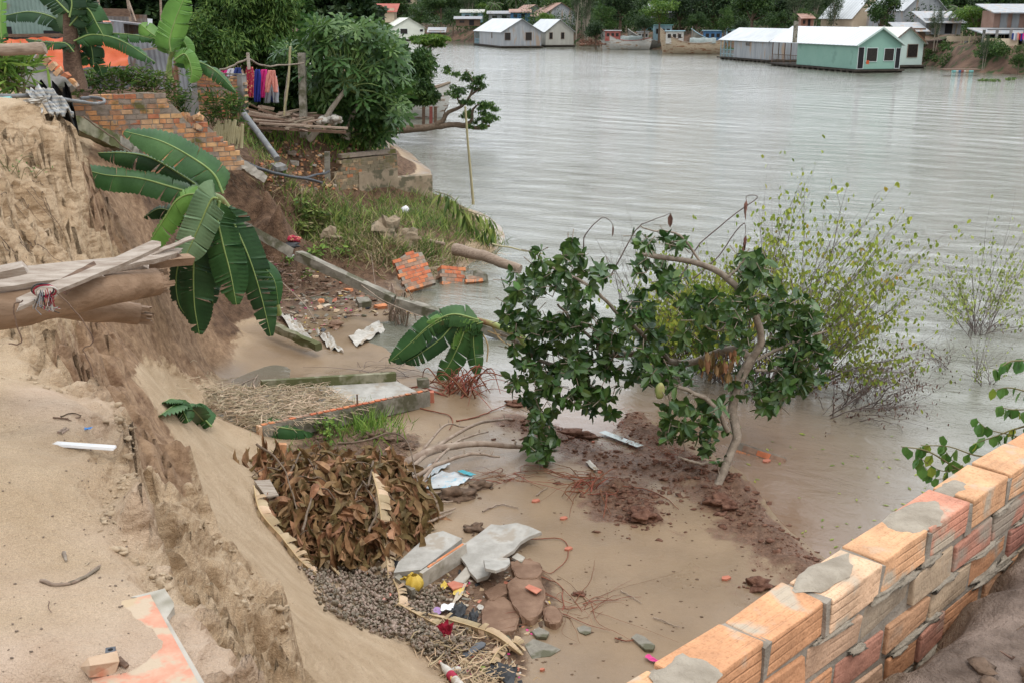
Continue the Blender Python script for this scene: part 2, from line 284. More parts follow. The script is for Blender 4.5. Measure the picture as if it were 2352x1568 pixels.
def ground(x, y, masks=False):
    x = np.atleast_1d(np.asarray(x, float)); y = np.atleast_1d(np.asarray(y, float))
    z = gbase(x, y); e = .12
    gx = (gbase(x+e, y)-z)/e; gy = (gbase(x, y+e)-z)/e; g = np.hypot(gx, gy)
    near = (x < 12)
    steep = sst(.7, 1.3, g)*sst(.25, .8, z)
    px, py = proj(x, y, z)
    cliff = sst(14.8, 13.4, y)*sst(-2.2, -3.0, x+.10*(y-6))*sst(2.0, 2.7, z)*sst(5.0, 6.5, y)*sst(4.5, 4.1, z)
    spur = sst(6.5, 5.6, y)*sst(3.64, 3.5, z)*sst(2.0, 2.5, z)*sst(.5, -.3, x)
    fan = inpoly(px, py, [(310,835),(420,872),(520,905),(600,1000),(650,1060),(590,1100),(640,1200),(730,1320),(900,1440),(1040,1568),(1060,1640),(690,1640),(672,1400),(580,1290),(450,1190),(420,1080),(405,1000),(335,890)], 14)*(y > 5.2)*(z < 2.4)
    # undercut rims of the ledge and of the spur below it
    nr = sst(7.2, 6.2, y)*sst(.3, .0, x); q = z+.16*fbm(x*3.2, y*3.2, 17, 4)
    z = np.where(nr > 0, z+nr*(np.where((q > 3.08) & (z < 3.665), 3.08+.58*sst(.42, .72, (q-3.08)/.58)-z, 0)), z)
    q = z+.2*fbm(x*2.7, y*2.7, 19, 4); nr2 = nr*sst(3.2, 3.0, z)*(1-fan)
    z = z+nr2*np.where((q > 1.6) & (q < 2.75), 1.6+1.15*sst(.45, .8, (q-1.6)/1.15)-z, 0)*.8
    # terraces of cut sand
    h = .46; q = z/h+2.6*fbm(x*.9, y*.9, 3, 3)+.7*fbm(x*3.5, y*3.5, 5, 3); f = q-np.floor(q); ff = sst(.66, .93, f)
    z = z+(ff-f)*h*cliff*.95
    h = .2; q = z/h+2.4*fbm(x*2.3, y*2.3, 9, 3); f = q-np.floor(q); ff = sst(.5, .95, f); z = z+(ff-f)*h*np.maximum(spur*.8, cliff*.35)
    rg = 1-np.abs(fbm(x*2.6, y*2.6, 23, 5))*3.2; z = z+(fbm(x*3, y*3, 21, 6)*.20+.05*rg)*spur+(fbm(x*2.5, y*2.5, 22, 5)*.12+.05*rg)*cliff
    z = z+.04*np.abs(fbm(x*9, y*9, 25, 4))*np.maximum(spur, cliff*.6)
    # gullies running down the steep faces
    steep = steep*(1-.93*fan)
    z = z+fbm(x*3.1, y*3.1, 31, 5)*.11*steep*(1-cliff)+.035*fbm(x*11, y*11, 35, 4)*np.maximum(steep, spur)-.10*np.abs(fbm(x*2.2+y*.5, (y-x)*.7, 37, 5))*steep*(1-cliff)
    top = sst(3.55, 3.66, z)*sst(7, 5.5, y)
    z = z+top*(.022*fbm(x*2.2, y*2.2, 41, 4)+.012*fbm(x*9, y*9, 43, 3))
    flat = sst(.35, .12, np.abs(z))
    z = z+.03*fbm(x*.8, y*.8, 51, 3)*flat+.006*fbm(x*5, y*5, 53, 3)*flat
    gar = sst(15, 18, y)*sst(.1, .35, z)*near; z = z+gar*(.12*fbm(x*1.3, y*1.3, 61, 5))
    wob = .35*fbm(x*1.2, y*1.2, 71, 3); rr = np.clip(1+1.1*fbm(x*2.5, y*2.5, 72, 4), 0, 2)
    ri = np.maximum.reduce([np.exp(-((dseg(x+wob, y, RIDGE)/.16)**2))*.8, np.exp(-((dseg(x+wob, y+wob, RIDGE2)/.15)**2)), np.exp(-((dseg(x, y+wob, RIDGE3)/.13)**2))])
    z = z+ri*rr*.10
    z = np.maximum(z, -1.5)
    if not masks: return z
    # where the soil itself differs: damp brown earth in the slip face, red clay along the flood edge, dark garden soil
    s1 = inpoly(px, py, [(230,290),(330,380),(420,430),(560,560),(520,860),(470,850),(330,800),(300,850),(400,1000),(415,1060),(440,1130),(330,1090),(250,960),(130,890),(130,780),(200,700),(330,620),(210,480),(200,380)], 28)*(y > 5.2)
    n1 = fbm(x*1.6, y*1.6, 81, 4); damp = np.clip(s1*1.5+n1*.35*(s1 > .02), 0, 1.2)
    red = np.clip(sst(.55, .08, np.minimum.reduce([dseg(x+wob, y, RIDGE), dseg(x+wob, y+wob, RIDGE2), dseg(x, y+wob, RIDGE3)])+.5*fbm(x*1.5, y*1.5, 84, 4))*1.0, 0, 1)
    red2 = inpoly(px, py, [(1450,1040),(1620,1100),(1720,1190),(1900,1330),(1700,1400),(1640,1250),(1480,1180),(1380,1100)], 60)*sst(-.25, .3, fbm(x*2, y*2, 88, 5))*.4
    red = np.maximum(red*(y < 17), red2*(y < 17))
    soil = np.clip(gar*1.0+inpoly(px, py, [(640,1040),(760,970),(930,990),(1000,1030),(900,1060),(940,1100),(900,1230),(860,1290),(740,1290),(650,1180),(600,1080)], 40)*(y < 16)*(y > 7)*.9+inpoly(px, py, [(590,580),(700,590),(900,650),(960,690),(880,720),(760,705),(700,735),(640,760),(610,700)], 30)*(y > 15)*.75+inpoly(px, py, [(1000,1290),(1120,1230),(1260,1300),(1300,1400),(1210,1450),(1230,1568),(1050,1568),(960,1420)], 30)*(y < 12)*(y > 6)*.7, 0, 1)
    wet = np.clip(sst(.3, .05, z)*sst(6, 7, y), 0, 1)
    right = sst(.0, .25, x-.9*(y-1.2))*sst(3.4, 3.6, z)*(y < 14)
    pink = top*sst(-.2, .4, fbm(x*1.1, y*1.1, 91, 3))*.7*(x < .2)
    return z, damp*(1-fan), red, soil, wet, right, pink, fan
NRW, NCL = 960, 620
tt = np.linspace(0, 1, NRW); Yr = -2.2+3.2*(np.exp(3.82*tt)-1)
uu = np.linspace(-1, 1, NCL); uu = .55*uu+.75*uu**3
GX = uu[None, :]*(Yr[:, None]+3.4)-.0; GY = np.repeat(Yr[:, None], NCL, 1)
gzv, mdamp, mred, msoil, mwet, mright, mpink, mfan = ground(GX.ravel(), GY.ravel(), True)
GZ = gzv.reshape(NRW, NCL)
def gfast(x, y):
    """height of the finished ground sheet"""
    x = np.atleast_1d(np.asarray(x, float)); y = np.atleast_1d(np.asarray(y, float))
    r = np.clip(np.interp(y, Yr, np.arange(NRW)), 0, NRW-1.001); c = np.clip(np.interp(x/(y+3.4), uu, np.arange(NCL)), 0, NCL-1.001)
    i = r.astype(int); j = c.astype(int); f = r-i; g = c-j
    return GZ[i, j]*(1-f)*(1-g)+GZ[i+1, j]*f*(1-g)+GZ[i, j+1]*(1-f)*g+GZ[i+1, j+1]*f*g
ground_slow = ground; ground = gfast
def gz(x, y): return float(ground(x, y)[0])
def hit(px, py, dz=0.):
    """first point of the ground (or the river) seen at a pixel"""
    d = ray(px, py); t = np.exp(np.linspace(math.log(1.5), math.log(70 if d.z < -.01 else 300), 1500))
    X = d.x*t; Y = d.y*t; Z = CZ+d.z*t; G = np.maximum(ground(X, Y), 0.)
    k = np.argmax(Z <= G); k = k if Z[k] <= G[k] else len(t)-1
    a, b = (Z-G)[k-1], (Z-G)[k]; f = a/(a-b) if a != b else 0; tt = t[k-1]+(t[k]-t[k-1])*f
    return Vector((d.x*tt, d.y*tt, CZ+d.z*tt+dz))
idx = np.arange(NRW*NCL).reshape(NRW, NCL)
F = np.stack([idx[:-1, :-1], idx[:-1, 1:], idx[1:, 1:], idx[1:, :-1]], -1).reshape(-1, 4)
gme = npmesh('ground', np.stack([GX.ravel(), GY.ravel(), gzv], 1), F, smooth=True)
for nm, arr in (('damp', mdamp), ('red', mred), ('soil', msoil), ('wet', mwet), ('right', mright), ('pink', mpink), ('fan', mfan)):
    a = gme.attributes.new(nm, 'FLOAT', 'POINT'); a.data.foreach_set('value', arr.astype(np.float32))
def ground_mat():
    m = bpy.data.materials.new('bank_soil'); m.use_nodes = True; nt = m.node_tree; N = nt.nodes; L = nt.links; b = N['Principled BSDF']
    tc = N.new('ShaderNodeTexCoord'); P = tc.outputs['Object']
    def nz(s, d=6, sc=None, rough=.6):
        n = N.new('ShaderNodeTexNoise'); n.inputs['Scale'].default_value = s; n.inputs['Detail'].default_value = d; n.inputs['Roughness'].default_value = rough
        if sc: mp = N.new('ShaderNodeMapping'); mp.inputs['Scale'].default_value = sc; mp.inputs['Rotation'].default_value = (0, 0, .5); L.new(P, mp.inputs[0]); L.new(mp.outputs[0], n.inputs['Vector'])
        else: L.new(P, n.inputs['Vector'])
        return n.outputs[0]
    def ramp(v, a, c, lo=.35, hi=.65):
        r = N.new('ShaderNodeValToRGB'); r.color_ramp.elements[0].position = lo; r.color_ramp.elements[1].position = hi
        r.color_ramp.elements[0].color = (*a, 1); r.color_ramp.elements[1].color = (*c, 1); L.new(v, r.inputs[0]); return r.outputs[0]
    def mix(f, a, c, mode='MIX'):
        x = N.new('ShaderNodeMix'); x.data_type = 'RGBA'; x.blend_type = mode
        if isinstance(f, float): x.inputs[0].default_value = f
        else: L.new(f, x.inputs[0])
        L.new(a, x.inputs[6]); L.new(c, x.inputs[7]); return x.outputs[2]
    def at(nm): a = N.new('ShaderNodeAttribute'); a.attribute_name = nm; return a.outputs['Fac']
    def math_(op, a, c):
        x = N.new('ShaderNodeMath'); x.operation = op
        for k, v in enumerate((a, c)):
            if isinstance(v, float): x.inputs[k].default_value = v
            else: L.new(v, x.inputs[k])
        return x.outputs[0]
    sand = ramp(nz(3.), (.41, .30, .19), (.51, .39, .265))
    grain = ramp(nz(240., 2), (.74, .72, .70), (1.22, 1.2, 1.18)); sand = mix(.8, sand, grain, 'MULTIPLY')
    streak = ramp(nz(3.6, 11, (1.5, 1.5, 5.5), .68), (.56, .49, .41), (1.06, 1.04, 1.02), .38, .56)
    sand = mix(at('pink'), sand, ramp(nz(9.), (.50, .36, .27), (.58, .44, .34)))
    sep = N.new('ShaderNodeSeparateXYZ'); gn = N.new('ShaderNodeNewGeometry'); L.new(gn.outputs['True Normal'], sep.inputs[0])
    flatn = math_('SUBTRACT', 1., sep.outputs['Z']); sm = N.new('ShaderNodeMapRange'); sm.inputs[1].default_value = .12; sm.inputs[2].default_value = .45; L.new(math_('SUBTRACT', flatn, math_('MULTIPLY', at('fan'), .8)), sm.inputs[0])
    sand = mix(sm.outputs[0], sand, mix(1., sand, streak, 'MULTIPLY'))
    dmp = ramp(nz(4.5, 12, (1.2, 1.2, 2), .7), (.155, .085, .046), (.36, .235, .14), .36, .64)
    dm = ramp(math_('ADD', at('damp'), math_('MULTIPLY', math_('SUBTRACT', nz(4.6, 10, (1.3, 1.3, 2), .7), .5), 1.9)), (0, 0, 0), (1, 1, 1), .38, .62)
    col = mix(dm, sand, dmp)
    soil = ramp(nz(7., 8), (.085, .048, .028), (.21, .125, .075)); so = ramp(math_('ADD', at('soil'), math_('MULTIPLY', math_('SUBTRACT', nz(5., 6), .5), .8)), (0, 0, 0), (1, 1, 1), .4, .6)
    wetc = mix(.25, ramp(nz(1.2, 5), (.19, .128, .076), (.26, .182, .112)), ramp(nz(160., 2), (.2, .14, .08), (.34, .24, .15)))
    pk = N.new('ShaderNodeMapRange'); pk.inputs[1].default_value = .40; pk.inputs[2].default_value = .60; pk.inputs[3].default_value = .30; pk.inputs[4].default_value = 0.; L.new(nz(.7, 6), pk.inputs[0]); wetc = mix(pk.outputs[0], wetc, ramp(nz(30., 4), (.10, .066, .04), (.14, .095, .06)))
    col = mix(at('wet'), col, wetc)
    col = mix(so, col, soil)
    rd = ramp(nz(14., 7), (.105, .053, .032), (.225, .128, .082)); rf = ramp(math_('ADD', at('red'), math_('MULTIPLY', math_('SUBTRACT', nz(7., 10, None, .72), .5), 2.2)), (0, 0, 0), (.95, .95, .95), .25, .75)
    col = mix(rf, col, rd)
    col = mix(at('right'), col, ramp(nz(8., 8), (.10, .068, .05), (.30, .225, .18)))
    L.new(col, b.inputs['Base Color']); b.inputs['Specular IOR Level'].default_value = .35
    rr = N.new('ShaderNodeMapRange'); rr.inputs[3].default_value = .95; L.new(at('wet'), rr.inputs[0]); pw = N.new('ShaderNodeMapRange'); pw.inputs[1].default_value = .38; pw.inputs[2].default_value = .62; pw.inputs[3].default_value = .22; pw.inputs[4].default_value = .62; L.new(nz(.7, 6), pw.inputs[0]); L.new(pw.outputs[0], rr.inputs[4]); L.new(rr.outputs[0], b.inputs['Roughness'])
    h = math_('ADD', math_('MULTIPLY', nz(150., 3), .25), math_('MULTIPLY', nz(22., 7), .9))
    bp = N.new('ShaderNodeBump'); L.new(h, bp.inputs['Height'])
    bd = N.new('ShaderNodeMapRange'); bd.inputs[3].default_value = .042; bd.inputs[4].default_value = .003; L.new(at('wet'), bd.inputs[0])
    bq = math_('ADD', bd.outputs[0], math_('ADD', math_('MULTIPLY', rf, .03), math_('MULTIPLY', so, .03))); L.new(bq, bp.inputs['Distance'])
    L.new(bp.outputs[0], b.inputs['Normal']); return m
MT['bank_soil'] = ground_mat()
tag(link(gme, 'ground', 'bank_soil'), 'eroded sandy river bank with caved slip faces and a wet mud flat', kind='structure')
# ---------------------------------------------------------------- river
def water_mat():
    m = bpy.data.materials.new('river_water'); m.use_nodes = True; nt = m.node_tree; N = nt.nodes; L = nt.links; b = N['Principled BSDF']
    geo = N.new('ShaderNodeNewGeometry'); P = geo.outputs['Position']
    def nz(s, d, sc, rot, rough=.55, dist=0.):
        m0 = N.new('ShaderNodeMapping'); m0.inputs['Rotation'].default_value = (0, 0, rot); L.new(P, m0.inputs[0]); mp = N.new('ShaderNodeMapping'); mp.inputs['Scale'].default_value = sc; L.new(m0.outputs[0], mp.inputs[0])
        n = N.new('ShaderNodeTexNoise'); n.inputs['Scale'].default_value = s; n.inputs['Detail'].default_value = d; n.inputs['Roughness'].default_value = rough; n.inputs['Distortion'].default_value = dist; L.new(mp.outputs[0], n.inputs['Vector']); return n.outputs[0]
    def mt(op, a, c):
        x = N.new('ShaderNodeMath'); x.operation = op
        for k, v in enumerate((a, c)):
            if isinstance(v, (int, float)): x.inputs[k].default_value = v
            else: L.new(v, x.inputs[k])
        return x.outputs[0]
    a = N.new('ShaderNodeAttribute'); a.attribute_name = 'calm'; far = a.outputs['Fac']          # 0 sheltered, 1 open river
    big = nz(.2, 4, (.35, 1.3, 1), .72, .55); mid = nz(1.0, 7, (.6, 1.2, 1), .45, .66, .8); fine = nz(3.0, 5, (.6, 1.1, 1), .3, .65)
    rows = N.new('ShaderNodeTexWave'); rows.bands_direction = 'Y'; rows.inputs['Scale'].default_value = .16; rows.inputs['Distortion'].default_value = 3.5; rows.inputs['Detail'].default_value = 3; rows.inputs['Detail Scale'].default_value = 1.2
    mp = N.new('ShaderNodeMapping'); mp.inputs['Rotation'].default_value = (0, 0, .74); L.new(P, mp.inputs[0]); L.new(mp.outputs[0], rows.inputs['Vector'])
    h = mt('ADD', mt('MULTIPLY', mid, .25), mt('MULTIPLY', fine, .085)); h = mt('ADD', h, mt('MULTIPLY', big, .24)); pt_ = N.new('ShaderNodeMapRange'); pt_.inputs[1].default_value = .42; pt_.inputs[2].default_value = .62; L.new(nz(.05, 3, (1, 1, 1), 0), pt_.inputs[0]); h = mt('ADD', h, mt('MULTIPLY', mt('MULTIPLY', rows.outputs['Fac'], pt_.outputs[0]), .16)); pq = N.new('ShaderNodeMapRange'); pq.inputs[1].default_value = .35; pq.inputs[2].default_value = .65; pq.inputs[3].default_value = .55; pq.inputs[4].default_value = 1.35; L.new(nz(.035, 4, (.6, 1.2, 1), .5), pq.inputs[0]); h = mt('MULTIPLY', h, pq.outputs[0])
    amp = N.new('ShaderNodeMapRange'); amp.inputs[3].default_value = .10; amp.inputs[4].default_value = 1.15; L.new(far, amp.inputs[0])
    bp = N.new('ShaderNodeBump'); bp.inputs['Distance'].default_value = 1.; L.new(mt('MULTIPLY', h, amp.outputs[0]), bp.inputs['Height']); L.new(bp.outputs[0], b.inputs['Normal'])
    bp.inputs['Strength'].default_value = .55
    cr = N.new('ShaderNodeAttribute'); cr.attribute_name = 'redness'
    mx = N.new('ShaderNodeMix'); mx.data_type = 'RGBA'; L.new(cr.outputs['Fac'], mx.inputs[0]); mx.inputs[6].default_value = (.155, .155, .120, 1); mx.inputs[7].default_value = (.215, .13, .085, 1)
    L.new(mx.outputs[2], b.inputs['Base Color']); b.inputs['Roughness'].default_value = .06; b.inputs['IOR'].default_value = 1.33; b.inputs['Specular IOR Level'].default_value = .8
    return m
MT['river_water'] = water_mat()
ys = -20+np.concatenate([np.linspace(0, 20, 6)[:-1], 20+np.exp(np.linspace(0, math.log(900), 220))-1]); us = np.linspace(-1, 1, 160); 
WX = us[None]*(ys[:, None]*1.3+60)*1.0; WYy = np.repeat(ys[:, None], 160, 1); wz = np.zeros(WX.size)
ii = np.arange(WX.size).reshape(WX.shape); Fw = np.stack([ii[:-1, :-1], ii[:-1, 1:], ii[1:, 1:], ii[1:, :-1]], -1).reshape(-1, 4)
wme = npmesh('river', np.stack([WX.ravel(), WYy.ravel(), wz], 1), Fw, smooth=True)
x_, y_ = WX.ravel(), WYy.ravel(); calm = sst(10, 30, y_+.6*np.maximum(x_, -5)); calm = .18+.82*calm; ysh = np.interp(x_, [-60, -20, 13, 33, 50, 90, 200], [300, 246, 209, 150, 104, 70, 40]); calm = calm*(.42+.58*sst(2, 55, ysh-y_)); wpx, wpy = proj(x_, y_, 0*x_)
rd_ = np.clip(sst(17.5, 12, y_)*sst(6.2, 2.0, x_-(y_-10)*.12), 0, 1)
for nm, arr in (('calm', calm), ('redness', rd_)):
    a = wme.attributes.new(nm, 'FLOAT', 'POINT'); a.data.foreach_set('value', arr.astype(np.float32))
tag(link(wme, 'river', 'river_water'), 'wide brown river with low ripples', kind='structure')
# ---------------------------------------------------------------- shared materials
def brick_mat(name, pal, smear=None, sthr=.56, groove=0., moss=None, bump=.004, s3=6):
    m = mat(name, pal[0], rough=.88); nt = m.node_tree; N = nt.nodes; L = nt.links; b = N['Principled BSDF']
    g = N.new('ShaderNodeNewGeometry'); r = N.new('ShaderNodeValToRGB'); r.color_ramp.interpolation = 'CONSTANT'
    while len(r.color_ramp.elements) < len(pal): r.color_ramp.elements.new(.5)
    for i, c in enumerate(pal): r.color_ramp.elements[i].position = i/len(pal); r.color_ramp.elements[i].color = (*c, 1)
    L.new(g.outputs['Random Per Island'], r.inputs[0]); tc = N.new('ShaderNodeTexCoord'); P = tc.outputs['Object']
    def nz(s, d=6): n = N.new('ShaderNodeTexNoise'); n.inputs['Scale'].default_value = s; n.inputs['Detail'].default_value = d; L.new(P, n.inputs['Vector']); return n.outputs[0]
    def mix(f, a, c, mode='MIX'):
        x = N.new('ShaderNodeMix'); x.data_type = 'RGBA'; x.blend_type = mode; L.new(f, x.inputs[0]) if hasattr(f, 'links') else setattr(x.inputs[0], 'default_value', f)
        L.new(a, x.inputs[6]); (L.new(c, x.inputs[7]) if hasattr(c, 'links') else setattr(x.inputs[7], 'default_value', (*c, 1))); return x.outputs[2]
    def rmp(v, lo, hi, a=(0, 0, 0), c=(1, 1, 1)):
        q = N.new('ShaderNodeValToRGB'); q.color_ramp.elements[0].position = lo; q.color_ramp.elements[1].position = hi; q.color_ramp.elements[0].color = (*a, 1); q.color_ramp.elements[1].color = (*c, 1); L.new(v, q.inputs[0]); return q.outputs[0]
    col = mix(1., r.outputs[0], rmp(nz(11, 9), .3, .7, (.72, .72, .72), (1.2, 1.2, 1.2)), 'MULTIPLY'); col = mix(1., col, rmp(nz(170, 3), .28, .5, (.78, .74, .70), (1.04, 1.04, 1.04)), 'MULTIPLY')
    if smear: col = mix(rmp(nz(s3, 8), sthr-.04, sthr+.05), col, smear)
    if moss: col = mix(rmp(nz(3.1, 6), moss[1], moss[1]+.1), col, moss[0])
    L.new(col, b.inputs['Base Color']); h = nz(60, 5); bp = N.new('ShaderNodeBump'); bp.inputs['Distance'].default_value = bump
    if groove:
        sp = N.new('ShaderNodeSeparateXYZ'); L.new(P, sp.inputs[0]); acc = h
        for ax in ('Y', 'Z'):
            a = N.new('ShaderNodeMath'); a.operation = 'MULTIPLY'; a.inputs[1].default_value = groove; L.new(sp.outputs[ax], a.inputs[0])
            s = N.new('ShaderNodeMath'); s.operation = 'SINE'; L.new(a.outputs[0], s.inputs[0]); q = N.new('ShaderNodeMapRange'); q.inputs[1].default_value = .55; q.inputs[2].default_value = 1; q.inputs[3].default_value = 0; q.inputs[4].default_value = -.38; L.new(s.outputs[0], q.inputs[0])
            nn = N.new('ShaderNodeMath'); nn.operation = 'MULTIPLY'; L.new(q.outputs[0], nn.inputs[0]); L.new(rmp(nz(5, 2), .4, .6), nn.inputs[1])
            d = N.new('ShaderNodeMath'); d.operation = 'ADD'; L.new(acc, d.inputs[0]); L.new(nn.outputs[0], d.inputs[1]); acc = d.outputs[0]
        h = acc
    L.new(h, bp.inputs['Height']); L.new(bp.outputs[0], b.inputs['Normal']); return m
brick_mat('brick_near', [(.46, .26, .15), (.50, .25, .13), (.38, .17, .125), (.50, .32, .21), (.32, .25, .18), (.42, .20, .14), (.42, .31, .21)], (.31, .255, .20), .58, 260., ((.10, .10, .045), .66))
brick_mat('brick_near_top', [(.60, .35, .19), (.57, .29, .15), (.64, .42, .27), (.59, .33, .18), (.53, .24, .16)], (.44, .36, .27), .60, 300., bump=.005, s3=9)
brick_mat('brick_old', [(.52, .25, .12), (.44, .17, .09), (.56, .34, .17), (.36, .20, .12), (.26, .21, .17), (.54, .27, .12), (.5, .31, .18)], (.27, .22, .18), .6, moss=((.12, .11, .035), .6))
brick_mat('brick_red', [(.52, .17, .08), (.46, .14, .07), (.56, .22, .10), (.32, .2, .14)], (.26, .2, .16), .62)
brick_mat('brick_weathered', [(.27, .20, .13), (.33, .22, .13), (.42, .17, .08), (.22, .18, .12), (.36, .27, .17)], (.22, .18, .12), .5, moss=((.16, .14, .07), .5))
mat('mortar', (.20, .17, .135), (.32, .275, .225), 12, .95, .006, 60)
mat('mortar_wet', (.26, .22, .17), (.37, .32, .255), 14, .95, .012, 40)
mat('concrete', (.17, .155, .125), (.30, .275, .23), 4, .9, .008, 30, c3=(.10, .095, .06), s3=3.2, thr=.54)
mat('concrete_pale', (.30, .285, .255), (.44, .42, .385), 5, .85, .004, 30, c3=(.33, .29, .24), s3=4, thr=.6)
mat('concrete_light', (.34, .31, .265), (.46, .425, .37), 5, .9, .006, 25, c3=(.22, .2, .15), s3=3, thr=.62)
mat('concrete_mossy', (.19, .18, .12), (.30, .28, .2), 4, .9, .008, 30, c3=(.10, .105, .045), s3=3., thr=.5)
mat('plaster_grey', (.16, .155, .15), (.26, .25, .24), 2.2, .85, .003, 20, c3=(.06, .06, .045), s3=1.3, thr=.58)
mat('plaster_stained', (.24, .185, .125), (.34, .27, .19), 3, .9, .006, 25, c3=(.13, .115, .075), s3=4, thr=.55)
mat('wood_weathered', (.27, .215, .17), (.46, .40, .34), 6, .85, .004, 40, stretch=(1, 8, 8), c3=(.13, .08, .05), s3=2, thr=.63, island=.18)
mat('wood_log', (.20, .125, .075), (.30, .20, .13), 4, .75, .006, 14, stretch=(1, 5, 5), c3=(.12, .075, .045), s3=1.5, thr=.62)
mat('wood_dark', (.09, .055, .038), (.19, .125, .085), 8, .85, .004, 40, stretch=(1, 6, 6), island=.3)
mat('wood_old', (.20, .145, .105), (.33, .26, .20), 8, .85, .004, 40, stretch=(1, 6, 6), island=.3)
mat('bark_grey', (.17, .135, .105), (.30, .25, .20), 12, .85, .006, 40, c3=(.42, .38, .32), s3=40, thr=.68)
mat('bark_brown', (.10, .07, .048), (.19, .14, .10), 14, .9, .008, 40)
mat('bark_pale', (.26, .22, .17), (.38, .33, .27), 14, .9, .006, 40)
mat('bamboo', (.33, .29, .16), (.40, .36, .22), 5, .6, .002, 30)
mat('stick', (.22, .16, .12), (.36, .29, .23), 10, .85, .003, 40, island=.25)
mat('root_red', (.15, .05, .03), (.26, .10, .055), 10, .8, .003, 30, island=.3)
mat('banana_leaf', (.032, .090, .024), (.056, .14, .04), 3, .5, .004, 14, spec=.35, transl=.2, island=.2, c3=(.10, .085, .03), s3=3.2, thr=.70)
mat('banana_leaf_dark', (.017, .052, .018), (.03, .085, .028), 3, .5, .004, 14, spec=.35, transl=.18, island=.22, c3=(.09, .07, .03), s3=3, thr=.69)
mat('banana_leaf_light', (.12, .26, .05), (.17, .34, .07), 3, .42, .003, 14, spec=.45, transl=.35, island=.1)
mat('banana_leaf_under', (.15, .25, .13), (.2, .31, .17), 3, .5, .003, 14, spec=.4, transl=.2, island=.1)
mat('banana_rib', (.19, .27, .08), (.25, .33, .12), 6, .5)
mat('banana_stem', (.20, .27, .08), (.34, .36, .14), 5, .5, .003, 20, c3=(.2, .11, .05), s3=2.5, thr=.6)
mat('dry_leaf', (.38, .27, .16), (.52, .40, .26), 5, .8, .004, 25, island=.2, transl=.1)
mat('dry_rib', (.42, .30, .16), (.5, .38, .22), 6, .8)
mat('brown_leaf', (.115, .064, .026), (.30, .185, .085), 8, .65, .003, 25, island=.42, spec=.3, transl=.08)
mat('litter', (.14, .085, .055), (.30, .21, .15), 12, .9, .004, 30, island=.45)
mat('straw', (.33, .25, .16), (.50, .41, .29), 9, .85, island=.35)
mat('jack_leaf', (.032, .078, .017), (.068, .135, .031), 8, .36, spec=.5, transl=.16, island=.4)
mat('jack_leaf_young', (.07, .17, .03), (.10, .22, .05), 8, .4, spec=.4, transl=.25, island=.25)
mat('brick_dusty', (.42, .29, .19), (.52, .38, .27), 8, .9, .004, 40, c3=(.45, .2, .12), s3=9, thr=.58)
mat('shrub_leaf', (.19, .27, .035), (.31, .36, .06), 2.5, .55, transl=.3, island=.35, c3=(.45, .30, .04), s3=3, thr=.66)
mat('shrub_leaf_pale', (.27, .34, .08), (.36, .42, .13), 3, .55, transl=.3, island=.3)
mat('dead_leaf_small', (.09, .045, .035), (.16, .09, .06), 5, .8, island=.4)
mat('twig', (.10, .075, .07), (.17, .135, .12), 9, .85)
mat('twig_green', (.14, .13, .06), (.2, .17, .09), 9, .8)
mat('leaf_deep', (.020, .050, .011), (.040, .088, .017), .5, .6, transl=.15, island=.45, c3=(.065, .12, .022), s3=.35, thr=.6)
mat('leaf_dark', (.014, .035, .010), (.03, .065, .017), .6, .6, transl=.12, island=.5)
mat('leaf_mid', (.035, .082, .016), (.065, .13, .027), .5, .6, transl=.2, island=.45)
mat('leaf_bright', (.07, .15, .02), (.13, .22, .035), .6, .55, transl=.25, island=.4)
mat('leaf_bamboo', (.045, .10, .018), (.10, .175, .035), 1, .55, transl=.25, island=.45)
mat('leaf_grey', (.05, .08, .037), (.085, .12, .058), .5, .6, transl=.2, island=.4)
mat('papaya_leaf', (.038, .095, .020), (.075, .15, .034), 2, .5, transl=.22, island=.42, spec=.4)
mat('grass', (.10, .20, .03), (.19, .30, .06), 3, .6, transl=.25, island=.4)
mat('grass_mix', (.10, .17, .035), (.22, .29, .08), 2, .65, transl=.25, island=.55, c3=(.30, .25, .14), s3=3., thr=.6)
mat('grass_dry', (.26, .20, .11), (.38, .31, .18), 4, .8, island=.4)
mat('snail', (.16, .12, .085), (.28, .22, .16), 30, .5, obj=.35, spec=.4, wave=(18, (.07, .045, .03), .5, 'Z'))
mat('snail_mass', (.15, .115, .085), (.28, .22, .165), 30, .5, island=.4, spec=.4)
mat('clod', (.095, .062, .042), (.19, .125, .085), 12, .95, .015, 25)
mat('clod_red', (.10, .045, .03), (.20, .105, .07), 14, .95, .02, 30)
mat('mud_plate', (.145, .082, .052), (.24, .15, .10), 5, .85, .012, 14)
mat('sand_clod', (.36, .27, .18), (.46, .36, .25), 12, .95, .01, 30)
mat('black_plastic', (.018, .019, .022), (.04, .042, .045), 8, .45, .006, 20)
mat('dark_hose', (.06, .065, .075), (.10, .105, .115), 8, .45)
mat('grey_pipe', (.14, .145, .15), (.20, .205, .21), 8, .5, c3=(.28, .26, .23), s3=7, thr=.62)
mat('white_plastic', (.72, .73, .74), (.8, .8, .8), 6, .4)
mat('white_dirty', (.40, .375, .33), (.56, .53, .48), 8, .7, .004, 30, c3=(.33, .27, .2), s3=6, thr=.6)
mat('sack', (.42, .39, .34), (.58, .56, .52), 5, .8, .004, 60, wave=(7., (.20, .24, .29), .7, 'Z', 1.))
mat('paper', (.38, .32, .25), (.52, .45, .36), 5, .9)
mat('paper_white', (.50, .52, .53), (.62, .64, .65), 5, .7, c3=(.3, .5, .6), s3=14, thr=.62)
mat('blue_plastic', (.05, .22, .55), rough=.4); mat('teal_plastic', (.06, .35, .42), rough=.4); mat('purple_plastic', (.33, .2, .42), rough=.45)
mat('pink_plastic', (.60, .05, .22), rough=.45); mat('red_plastic', (.5, .03, .03), rough=.45)
